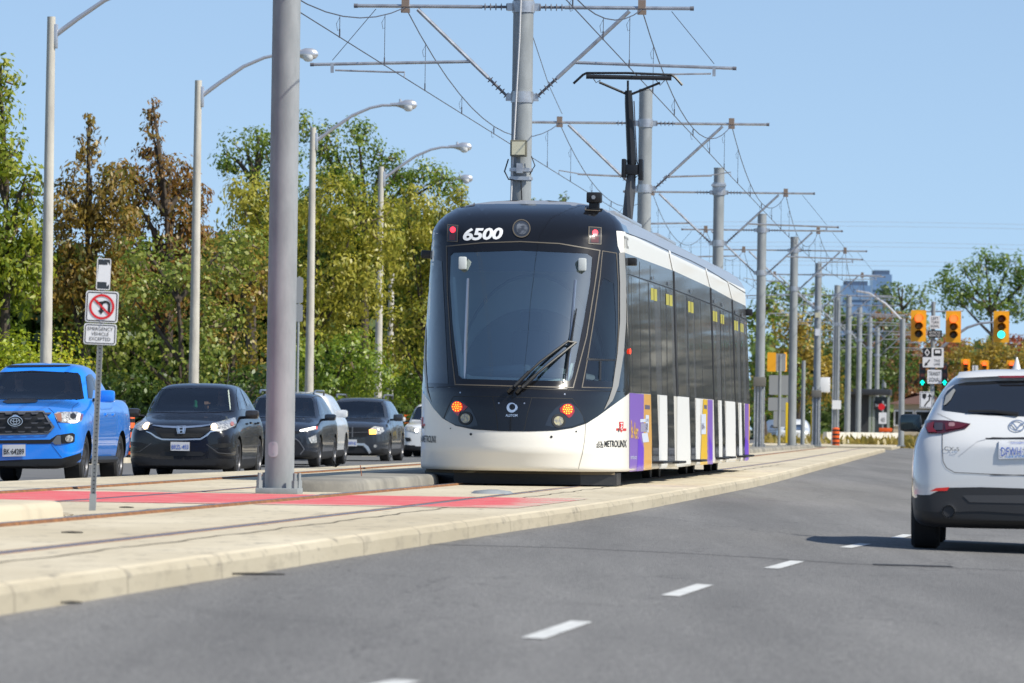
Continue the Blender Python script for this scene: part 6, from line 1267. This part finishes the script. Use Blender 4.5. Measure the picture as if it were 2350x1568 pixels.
scrap(580, 1320, .37, .17, 'dark strip of rubber lying on the road against the kerb'); scrap(290, 1166, .12, ZS, 'small dark scrap on the slab right of the leaning sign post'); scrap(163, 1386, .10, .17, 'small bluish scrap on the road below the kerb'); scrap(165, 1224, .14, ZS, 'small dark pebble like scrap between the rails')
dl = MB(); P = onz(80, 1186, ZS)
for i in range(90):
    q = P+Vector((RNG.normal(0, .22), RNG.normal(0, .5), .012)); a = RNG.uniform(0, 3.14); u = Vector((math.cos(a), math.sin(a), RNG.uniform(-.1, .3)))*RNG.uniform(.02, .05); v = Vector((-u.y, u.x, .004))*.3; dl.add([q-u-v, q+u-v, q+u+v, q-u+v], [(0, 1, 2, 3)])
dlo = dl.build('leaf_litter', mat('litter_brown', (.16, .09, .03), .9), smooth=False); dlo['kind'] = 'stuff'
# metal cover plate between the rails in front of the tram
P = onz(1130, 1133, ZS); b = MB(); b.lathe([(.24, 0), (.2, .03), (.05, .045), (.01, .045)], P, (0, 0, 1), 16, sx=1.4); tag(b.build('cover_plate', M_GALV), 'low grey metal cover on the slab just ahead of the tram', 'cover plate')
# distant shelter, house, tower ---------------------------------------------------------------
M_SHEL = mat('shelter_dark', (.035, .037, .042), .4); d = 345; s_ = d/F
t = thing('station_shelter', 'dark glass tram shelter with flat roof beyond the crossing', 'shelter', at(1990, 1008, d), POLE_YAW)
MB().box((0, 2, 108*s_), (105*s_, 5, 14*s_), bev=.05).build('roof', M_SHEL, t); MB().box((-22*s_, 2.5, 52*s_), (52*s_, 3, 100*s_)).build('wall', mat('shelter_wall', (.055, .057, .065), .35), t)
for x in (-48, 6, 14, 48): b = MB(); b.box((x*s_, 0, 52*s_), (.16, .16, 103*s_)); b.build('column', mat('shelter_pale', (.30, .33, .30), .5), t)
b = MB(); b.add([(16*s_, 0, 4*s_), (46*s_, 0, 4*s_), (46*s_, 0, 98*s_), (16*s_, 0, 98*s_)], [(0, 1, 2, 3)]); b.build('glass_panel', mat('shelter_glass', (.05, .06, .065), .1), t)
b = MB(); b.box((30*s_, -.2, 78*s_), (30*s_, .1, 20*s_)); dp = b.build('display', M_INK, t); flat_text('lettering', 'TRAM STOP', facing(Vector((30*s_, -.26, 78*s_))), 26*s_, 6*s_, M_SIGNW, dp)
t = thing('stop_sign_post', 'post with red stop disc and white speed plate by the shelter', 'sign post', at(2025, 1010, 320), 0); s_ = 320/F
MB().cyl((0, .05, 0), (0, .05, 90*s_), .05, n=8).build('post', M_GALV, t); b = MB(); b.cyl((-3*s_, 0, 76*s_), (-3*s_, .03, 76*s_), 8*s_, n=8); b.build('red_disc', M_RED, t); b_ = board('speed_plate', 18*s_, 26*s_, facing(Vector((0, -.02, 50*s_))), M_SIGNW, t); flat_text('lettering', '40', facing(Vector((0, -.026, 46*s_))), 10*s_, 11*s_, M_INK, b_)
for px, d_, lab in ((2032, 300, 'orange and white barricade at the end of the white barrier'),):
    s_ = d_/F; t = thing('barricade', lab, 'barrier', at(px, 1012, d_), 0)
    for z, m in ((25, M_ORNG), (14, M_WHITEP), (5, M_ORNG)): b = MB(); b.box((0, 0, z*s_), (30*s_, .08, 9*s_), bev=.02); b.build('board', m, t)
d = 420; s_ = d/F; t = thing('bungalow', 'low beige bungalow with brown roof behind the signal pole', 'house', at(2110, 1000, d), -.1)
W_, D2, H2 = 120*s_, 8, 72*s_; MB().box((0, D2/2, H2/2), (W_, D2, H2)).build('wall', mat('beige_render', (.42, .36, .27), .85), t)
rf = MB(); e = .5; rf.add([(-W_/2-e, -e, H2), (W_/2+e, -e, H2), (W_/2+e, D2+e, H2), (-W_/2-e, D2+e, H2), (-W_/2+2.5, D2/2, H2+27*s_), (W_/2-2.5, D2/2, H2+27*s_)], [(0, 1, 5, 4), (2, 3, 4, 5), (1, 2, 5), (3, 0, 4), (3, 2, 1, 0)]); rf.build('roof', mat('brown_shingle', (.12, .06, .045), .9), t, smooth=False)
for x in (-.3, .1, .33): b = MB(); b.box((W_*x, -.03, H2*.55), (1.5, .1, 1.2)); w1 = b.build('window', M_WHITEP, t); b = MB(); b.box((W_*x, -.09, H2*.55), (1.3, .04, 1.0)); b.build('pane', MATS['dark_glass'], w1)
mtower = mat('blue_glass_hazed', (.17, .28, .46), .3, var=((.13, .23, .42), .05, .4, .6))  # blue glass, paled so that distance haze sits in the colour
for x0, x1, yt, d_, lab in ((1930, 1994, 655, 2200, 'lower blue glass tower on the skyline'), (1998, 2042, 630, 2300, 'taller blue glass tower on the skyline')):
    s_ = d_/F; t = thing('tower_block', lab, 'tower', at((x0+x1)/2, 990, d_), 0, 'skyline towers'); H_ = (990-yt)*s_; MB().box((0, 10, H_/2), ((x1-x0)*s_, 20, H_)).build('wall', mtower, t); MB().box((0, 10, H_+.9), ((x1-x0)*s_*.8, 16, 1.8)).build('roof', mat('tower_top', (.07, .11, .18), .6), t)
    for i in range(10): b = MB(); b.box((0, -.2, H_*(.1+.09*i)), ((x1-x0)*s_*.99, .5, 1.2)); b.build('window_band', mat('tower_band_hazed', (.18, .29, .46), .3), t)
# small far cars by the crossing
for px, d_, m, lab in ((1822, 300, P_WHT, 'small white car waiting beyond the tram tail'), (1786, 318, mat('paint_silver_blue', (.20, .25, .32), .3, .3, coat=1), 'small blue grey car beyond the sign backs')):
    t = thing('parked_car', lab, 'car', (at(px, 784, d_).x, d_, .1), YAWL+math.pi/2*.0, 'far small cars'); wl = [(sg*.76, y, .32, .2) for y in (.85, 3.4) for sg in (-1, 1)]
    mb = car_body(suv(4.3, 1.5, 1.78, .95), wl, 2); mb.build('body', [m, M_DARK], t, ang=.9)
    for q in wl: wheel(t, *q)
    bv = bvh_of(mb, WM[t.name]); s_ = d_/F; panel('windscreen', [(px-.55/s_, 990-.05/s_), (px-.4/s_, 990-.35/s_), (px+.5/s_, 990-.35/s_), (px+.6/s_, 990-.05/s_)], bv, .02, M_SIDEG, t, 8)
# ---------------------------------------------------------------- trees
def leafmat(name, cols, trans=.48):
    if name in MATS: return MATS[name]
    m = bpy.data.materials.new(name); m.use_nodes = True; n = m.node_tree.nodes; L = m.node_tree.links; n.clear()
    g = n.new('ShaderNodeNewGeometry'); cr = n.new('ShaderNodeValToRGB'); cr.color_ramp.interpolation = 'LINEAR'
    el = cr.color_ramp.elements
    while len(el) < len(cols): el.new(.5)
    for i, c in enumerate(cols): el[i].position = i/(len(cols)-1); el[i].color = (*lin(c), 1)
    tcx = n.new('ShaderNodeTexCoord'); nz = n.new('ShaderNodeTexNoise'); nz.inputs['Scale'].default_value = .55; nz.inputs['Detail'].default_value = 3; L.new(tcx.outputs['Object'], nz.inputs[0])
    mr = n.new('ShaderNodeMapRange'); mr.inputs[1].default_value = .3; mr.inputs[2].default_value = .7; L.new(nz.outputs[0], mr.inputs[0])
    ad = n.new('ShaderNodeMix'); ad.data_type = 'FLOAT'; ad.inputs[0].default_value = .5; L.new(g.outputs['Random Per Island'], ad.inputs[2]); L.new(mr.outputs[0], ad.inputs[3]); L.new(ad.outputs[0], cr.inputs[0])
    df = n.new('ShaderNodeBsdfDiffuse'); tl_ = n.new('ShaderNodeBsdfTranslucent'); gl = n.new('ShaderNodeBsdfGlossy'); gl.inputs['Roughness'].default_value = .45; gl.inputs[0].default_value = (1, 1, 1, 1)
    L.new(cr.outputs[0], df.inputs[0]); L.new(cr.outputs[0], tl_.inputs[0]); mx = n.new('ShaderNodeMixShader'); mx.inputs[0].default_value = trans; L.new(df.outputs[0], mx.inputs[1]); L.new(tl_.outputs[0], mx.inputs[2])
    m2 = n.new('ShaderNodeMixShader'); m2.inputs[0].default_value = .03; L.new(mx.outputs[0], m2.inputs[1]); L.new(gl.outputs[0], m2.inputs[2]); o = n.new('ShaderNodeOutputMaterial'); L.new(m2.outputs[0], o.inputs[0]); MATS[name] = m; return m
NLEAF = [0]
def cards(C, sz, droop, rng, asp=1.9, nrm=None):
    """leaf-shaped six-sided blades at points C; nrm turns the blades outward so each bough has a lit and a shaded side"""
    N = len(C); NLEAF[0] += N; a = rng.uniform(0, 2*np.pi, N); e = rng.normal(-droop, .5, N)
    u = np.stack([np.cos(a)*np.cos(e), np.sin(a)*np.cos(e), np.sin(e)], 1); r = rng.normal(0, 1, (N, 3))
    if nrm is not None:
        n = nrm/(np.linalg.norm(nrm, axis=1)[:, None]+1e-9); n = n+r*.30+np.array([0, 0, .18]); n /= np.linalg.norm(n, axis=1)[:, None]
        u -= n*(u*n).sum(1)[:, None]; u /= np.linalg.norm(u, axis=1)[:, None]+1e-9; v = np.cross(n, u)
    else: v = np.cross(u, r); v /= np.linalg.norm(v, axis=1)[:, None]+1e-9
    s = sz*rng.uniform(.6, 1.35, N); U = u*(s*asp/2)[:, None]; V = v*(s/2)[:, None]
    V4 = np.stack([C-U, C-U*.25-V, C+U*.35-V*.8, C+U, C+U*.35+V*.8, C-U*.25+V], 1); return V4.reshape(-1, 3)
def mesh6(name, verts, m, parent):
    N = len(verts)//6; me = bpy.data.meshes.new(name); me.vertices.add(N*6); me.vertices.foreach_set('co', verts.astype(np.float32).ravel()); me.loops.add(N*6); me.loops.foreach_set('vertex_index', np.arange(N*6, dtype=np.int32)); me.polygons.add(N); me.polygons.foreach_set('loop_start', np.arange(0, N*6, 6, dtype=np.int32)); me.polygons.foreach_set('loop_total', np.full(N, 6, dtype=np.int32)); me.update(calc_edges=True); me.materials.append(m)
    o = bpy.data.objects.new(name, me); COL.objects.link(o); o.parent = parent; WM[o.name] = WM[parent.name]; return o
M_BARK = mat('bark', (.10, .075, .055), .95, var=((.05, .04, .03), 8, .4, .6)); M_TWIG = mat('twig', (.20, .15, .10), .9)
LK = 1.25
def tree(label, lobes, d, m, leaf=.16, dens=1., droop=.3, seed=1, base=.4, name='broadleaf_tree', grp='trees behind the opposite road', asp=1.9, clump=.55, twigs=12, depth=.8, zb=.3):
    """lobes: ellipses measured on the photograph (px, py, rx, ry); each becomes a leafy volume of real size"""
    leaf *= .42 if d < 250 else .5; rng = np.random.default_rng(seed); s_ = d/F; L = []
    for px, py, rx, ry in lobes:
        p = at(px, py, d); L.append((np.array(p), rx*s_, ry*s_))
    cx_ = np.mean([l[0][0] for l in L]); t = thing(name, label, 'tree', (cx_, d, zb), 0, grp); O = np.array([cx_, d, zb]); Cs = []; Ns = []; tips = []; clump0 = clump
    for c, rx, rz in L:
        clump = min(clump0, max(.13, rx*.55)); ry = max(min(1.0, rx*1.5), rx*depth); area = (rx*rz+rx*ry+ry*rz)*4.2; nc = max(6, min(600, int(area*.55/clump**2*.42))); dirs = rng.normal(0, 1, (nc, 3)); dirs /= np.linalg.norm(dirs, axis=1)[:, None]; rad = rng.uniform(.45, 1.04, nc)**.6
        cc = c-O+dirs*rad[:, None]*np.array([rx, ry, rz])*rng.uniform(.86, 1.08, (nc, 1)); tips.append(cc[rad > .8][:40])
        k = int(46*dens*(clump/.55)**2*(.096/leaf)**1.75*LK); cl = rng.uniform(.55, 1.25, nc)*clump
        P = cc[:, None, :]+np.clip(rng.normal(0, 1, (nc, k, 3)), -1.5, 1.5)*(cl[:, None, None]*np.array([.62, .62, .5])); Ns.append(((P-cc[:, None, :])/clump+.55*(cc[:, None, :]-(c-O))/np.array([rx, ry, rz])).reshape(-1, 3)); P = P.reshape(-1, 3); Cs.append(P)
        nb = int(nc*k*.10); bd_ = rng.normal(0, 1, (nb, 3)); bd_ /= np.linalg.norm(bd_, axis=1)[:, None]; Cs.append(c-O+bd_*rng.uniform(.2, .95, (nb, 1))*np.array([rx, ry, rz])); Ns.append(bd_)
    C = np.concatenate(Cs); NN = np.concatenate(Ns); ok = C[:, 2] > base; mesh6('crown', cards(C[ok], leaf, droop, rng, asp, NN[ok]), m, t)
    nl = min(L, key=lambda l: abs(l[0][0]-cx_)/l[1]-.04*l[0][2]); top = max(1.2, nl[0][2]+nl[2]*.35-zb); tb_ = MB(); bend = rng.normal(0, .25, 3); zt = np.linspace(-.9, top, 8); tp = [Vector((bend[0]*math.sin(z/top*3), bend[1]*math.sin(z/top*2), z)) for z in zt]; r0 = .05+top*.022
    tb_.tube(tp, list(np.linspace(r0, r0*.15, 8)), 8); tr_ = tb_.build('trunk', M_BARK, t)
    for c, rx, rz in L:
        lm = MB(); e = Vector(c-O); st = tp[min(6, max(1, int(7*max(.2, (e.z-rz*.4))/top)))]; mid = st.lerp(e, .55)+Vector((0, 0, .3)); lm.tube([st, mid, e+Vector((0, 0, rz*.5))], [r0*.45, r0*.28, r0*.08], 6); lm.build('limb', M_BARK, tr_)
    tw = MB()
    for tt in tips:
        for q in tt[:twigs]: 
            b_ = Vector(q)*.0+Vector(q); w = min(L, key=lambda l: np.linalg.norm(l[0]-O-q)); cc_ = Vector(w[0]-O); tw.tube([cc_.lerp(b_, .35), cc_.lerp(b_, .75)+Vector((0, 0, -.1)), b_*1.0+(b_-cc_)*.08], [.03, .02, .008], 4)
    if tw.v: tw.build('twigs', M_TWIG, t)['kind'] = 'stuff'
    return t
G_YG = leafmat('leaf_yellow_green', [(62, 88, 16), (112, 132, 26), (156, 164, 44), (192, 186, 66)])
G_BRN = leafmat('leaf_rust', [(70, 84, 28), (112, 114, 40), (146, 116, 48), (170, 142, 58), (124, 124, 50)])
G_BRN2 = leafmat('leaf_brown', [(96, 74, 32), (136, 98, 44), (158, 116, 56), (126, 120, 50), (98, 100, 42)])
G_MAP = leafmat('leaf_maple', [(46, 70, 20), (98, 122, 34), (166, 170, 78), (120, 138, 48), (190, 184, 96)])
G_OLV = leafmat('leaf_olive', [(84, 98, 26), (132, 140, 40), (176, 170, 60), (186, 176, 68), (122, 132, 44)])
G_GRN = leafmat('leaf_green', [(58, 84, 28), (96, 124, 42), (136, 154, 56), (168, 174, 70)])
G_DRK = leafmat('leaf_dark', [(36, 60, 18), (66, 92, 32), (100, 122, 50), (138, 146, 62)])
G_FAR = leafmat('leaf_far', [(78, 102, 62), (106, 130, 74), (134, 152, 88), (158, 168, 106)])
G_FARO = leafmat('leaf_far_ochre', [(110, 106, 44), (156, 138, 54), (188, 158, 60), (130, 132, 60)])
G_FARB = leafmat('leaf_far_brown', [(106, 78, 48), (154, 100, 60), (172, 128, 76), (120, 112, 66)])
# left of the picture
tree('bright yellow green tree cut off by the left edge', [(-70, 470, 130, 190), (-40, 700, 150, 140), (20, 640, 70, 110), (15, 380, 55, 70), (0, 190, 45, 62), (60, 520, 50, 70), (75, 600, 45, 80), (60, 430, 40, 60), (-60, 300, 90, 120), (30, 860, 90, 60)], 128, G_YG, .15, 1.0, .7, 11, asp=2.4)
tree('rust brown needled tree with a thin pointed top left of the second lamp', [(350, 255, 16, 45), (350, 330, 30, 60), (352, 420, 58, 75), (340, 540, 98, 90), (330, 680, 110, 90), (440, 440, 40, 40), (395, 400, 50, 60), (430, 560, 50, 60), (400, 640, 60, 70), (300, 480, 45, 60), (450, 520, 40, 50), (310, 600, 60, 80), (285, 420, 40, 50), (400, 480, 50, 60), (460, 600, 50, 70)], 152, G_BRN2, .14, .72, 1.0, 12, asp=2.6, name='conifer_tree', twigs=20)
tree('rust and green needled tree with a low pointed top beside the first lamp', [(203, 285, 16, 32), (203, 350, 30, 48), (210, 440, 66, 75), (215, 560, 110, 90), (200, 690, 110, 100), (150, 470, 50, 70), (275, 430, 45, 60), (250, 660, 90, 80), (130, 560, 50, 70), (140, 650, 60, 80), (270, 540, 60, 80)], 150, G_BRN, .14, .9, 1.0, 13, asp=2.6, name='conifer_tree', twigs=20)
tree('dark green maple with pale leaf undersides behind the sign post', [(300, 720, 95, 90), (400, 650, 90, 80), (350, 800, 110, 80), (470, 760, 80, 100), (240, 800, 80, 80), (520, 600, 70, 60), (560, 560, 50, 45), (430, 850, 90, 60), (320, 590, 60, 50)], 142, G_MAP, .19, 1.0, .6, 14, asp=1.5)
tree('olive brown maple rising right of the second lamp', [(520, 590, 70, 70), (560, 690, 75, 90), (530, 800, 80, 90), (600, 640, 50, 60), (590, 830, 70, 70), (490, 680, 50, 70)], 149, leafmat('leaf_maple_olive', [(52, 74, 20), (114, 122, 36), (176, 158, 64), (152, 112, 48), (86, 108, 34)]), .18, 1.0, .6, 15, asp=1.5)
tree('tall green tree with airy top left of the thick pole', [(560, 355, 70, 55), (610, 330, 55, 45), (520, 370, 35, 30), (580, 450, 60, 70), (640, 420, 60, 90), (650, 560, 80, 110)], 192, G_GRN, .17, .8, .5, 16)
tree('tall green tree with ragged top behind the third lamp', [(700, 290, 26, 40), (745, 320, 45, 48), (820, 320, 48, 48), (800, 385, 80, 50), (880, 365, 42, 38), (915, 405, 40, 36), (970, 400, 50, 34), (1020, 425, 45, 34), (760, 430, 90, 70), (900, 470, 100, 60)], 196, G_GRN, .17, .9, .5, 17)
tree('large olive yellow willow like tree between the third and fourth lamps', [(560, 470, 62, 70), (640, 500, 80, 100), (740, 480, 95, 90), (830, 520, 90, 100), (760, 620, 110, 100), (650, 650, 90, 100), (720, 760, 120, 90), (600, 600, 60, 90), (830, 660, 80, 90)], 170, G_OLV, .15, 1.0, .9, 18, asp=2.6, twigs=26)
tree('olive yellow tree with golden patches right beside the tram', [(930, 500, 85, 75), (1010, 520, 75, 70), (1060, 480, 45, 45), (960, 620, 85, 100), (1030, 640, 70, 110), (900, 600, 60, 90), (980, 760, 90, 100), (1060, 760, 60, 100), (900, 780, 60, 80)], 184, G_OLV, .15, 1.0, .8, 19, asp=2.4, twigs=18)
tree('mid green bushy tree low behind the dark crossover', [(670, 800, 60, 70), (730, 850, 70, 50), (800, 820, 70, 70), (860, 860, 60, 50), (780, 900, 90, 40)], 164, leafmat('leaf_mid', [(58, 84, 22), (112, 138, 40), (158, 174, 56), (190, 190, 68)]), .16, 1.0, .6, 20)
tree('low green bushy tree low behind the white suv', [(930, 860, 55, 70), (880, 900, 50, 40), (960, 910, 70, 50), (1010, 880, 60, 70)], 188, leafmat('leaf_mid', []), .16, 1.0, .6, 21)
tree('rounded bright yellow green shrub behind the blue pickup', [(70, 820, 90, 45), (0, 830, 80, 40), (130, 850, 60, 40), (60, 880, 110, 40)], 124, leafmat('leaf_shrub', [(108, 130, 22), (158, 174, 36), (196, 196, 50), (174, 130, 44)]), .11, 1.3, .4, 22, name='shrub', base=.0, clump=.4)
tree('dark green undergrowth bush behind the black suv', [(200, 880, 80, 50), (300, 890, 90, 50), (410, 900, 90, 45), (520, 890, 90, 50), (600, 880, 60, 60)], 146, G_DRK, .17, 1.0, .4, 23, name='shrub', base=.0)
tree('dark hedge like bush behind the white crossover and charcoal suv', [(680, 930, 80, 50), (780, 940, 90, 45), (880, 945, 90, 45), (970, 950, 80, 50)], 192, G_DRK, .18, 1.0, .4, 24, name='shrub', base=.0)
tree('small far treetops showing over the tram roof', [(1220, 470, 14, 16), (1255, 468, 14, 16), (1295, 458, 14, 14), (1270, 520, 60, 40)], 300, G_FAR, .24, .5, .3, 25)
# right of the tram, beyond the crossing
FG = 'trees beyond the crossing'
tree('green tree just right of the tram tail', [(1735, 740, 26, 34), (1750, 800, 45, 60), (1770, 700, 40, 50), (1740, 900, 60, 80), (1800, 880, 50, 80)], 300, G_GRN, .26, .8, .3, 31, grp=FG)
tree('ochre green tree behind the first yellow guarded pole', [(1800, 750, 50, 60), (1860, 780, 50, 60), (1840, 870, 80, 80), (1770, 880, 50, 60), (1900, 880, 50, 70)], 330, G_FARO, .26, .9, .3, 32, grp=FG)
tree('tall pale green tree among the wires beyond the tram tail', [(1800, 672, 40, 28), (1850, 680, 46, 30), (1770, 710, 40, 34), (1900, 706, 46, 34), (1830, 740, 80, 55)], 380, G_FAR, .3, .7, .3, 33, grp=FG)
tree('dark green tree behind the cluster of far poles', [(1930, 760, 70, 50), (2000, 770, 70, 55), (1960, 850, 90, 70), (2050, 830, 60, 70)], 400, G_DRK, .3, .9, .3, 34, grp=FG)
tree('brownish tree above the beige bungalow', [(2040, 760, 60, 50), (2100, 790, 60, 50), (2080, 860, 70, 60), (2160, 840, 50, 60)], 440, G_FARB, .3, .8, .3, 35, grp=FG)
tree('grey green treetop left of the largest right hand tree', [(2060, 670, 45, 32), (2110, 680, 40, 36), (2030, 700, 40, 36), (2080, 740, 70, 50)], 470, G_FAR, .32, .7, .3, 36, grp=FG)
tree('largest spreading green tree above the signal with green lit', [(2210, 640, 60, 45), (2260, 600, 45, 32), (2320, 615, 55, 38), (2350, 680, 60, 60), (2270, 680, 80, 50), (2190, 700, 40, 50), (2170, 650, 30, 28), (2380, 640, 60, 60)], 430, leafmat('leaf_far_green', [(64, 92, 38), (92, 124, 46), (128, 150, 64), (156, 170, 78)]), .28, .8, .3, 37, grp=FG, twigs=24)
tree('ochre tree with rounded crown behind the small far signals', [(2250, 810, 55, 35), (2310, 820, 50, 40), (2200, 830, 40, 40), (2280, 880, 90, 60), (2350, 860, 60, 60)], 400, G_FARO, .26, 1.0, .3, 38, grp=FG)
tree('reddish brown low tree at the right edge above the white suv', [(2340, 790, 40, 25), (2180, 800, 40, 26), (2390, 800, 50, 40)], 460, leafmat('leaf_far_red', [(126, 54, 36), (174, 76, 48), (148, 102, 54), (112, 92, 62)]), .28, .8, .3, 39, grp=FG)
tree('low dark tree to the left of the station shelter', [(1880, 930, 80, 60), (1950, 940, 60, 50), (1790, 940, 70, 50)], 420, G_DRK, .3, .9, .3, 40, grp=FG)
def wood(name, x0, x1, ys, d0, d1, N, sz, m, sd):
    rg = np.random.default_rng(sd); pts = []
    for i in range(N):
        px = rg.uniform(x0, x1); d_ = rg.uniform(d0, d1); yt = np.interp(px, *ys)+14*math.sin(px*.06)+9*math.sin(px*.17); p = at(px, yt, d_); z = rg.uniform(0, 1)**.85*p.z; pts.append((p.x, d_, z))
    t_ = thing('x', 'x', 'x', (0, 0, 0)); o = mesh6(name, cards(np.array(pts), sz, .4, rg, 1.7), m, t_); o.parent = None; bpy.data.objects.remove(t_); o['kind'] = 'stuff'
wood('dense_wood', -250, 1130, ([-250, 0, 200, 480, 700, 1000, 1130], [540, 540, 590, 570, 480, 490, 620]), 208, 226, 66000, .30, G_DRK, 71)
wood('far_wood', 1730, 2450, ([1730, 1900, 2100, 2450], [800, 790, 800, 790]), 500, 530, 16000, .7, G_FAR, 72)
gr_ = MB(); rg = np.random.default_rng(5); pts = []
for i in range(5000):
    px = rg.uniform(1740, 2110); d_ = rg.uniform(285, 345); p = at(px, 1000, d_); pts.append((p.x, d_, .15+rg.uniform(0, .35)))
t_ = thing('x', 'x', 'x', (0, 0, 0)); o = mesh6('rough_grass', cards(np.array(pts), .22, -.9, rg, 3.0), leafmat('leaf_grass', [(106, 104, 44), (140, 128, 58), (164, 142, 70), (92, 106, 42)]), t_); o.parent = None; bpy.data.objects.remove(t_); o['kind'] = 'stuff'
# unseen woodland added beside the near road to darken the tram flank's reflections
pts = []
for i in range(17000):
    d_ = rg.uniform(110, 900); off = rg.uniform(17.5, 25); hh = 9+3*math.sin(d_*.13)+2*math.sin(d_*.37); z = rg.uniform(0, 1)**.8*hh; pts.append((KE(d_)+off+d_*.004, d_, z))
t_ = thing('x', 'x', 'x', (0, 0, 0)); o = mesh6('unseen_reflected_wood', cards(np.array(pts), .9, .2, rg, 1.5), leafmat('leaf_grey_green', [(88, 90, 84), (120, 120, 112), (142, 138, 128), (100, 102, 94)]), t_); o.parent = None; bpy.data.objects.remove(t_); o['kind'] = 'stuff'
print('LEAVES', NLEAF)
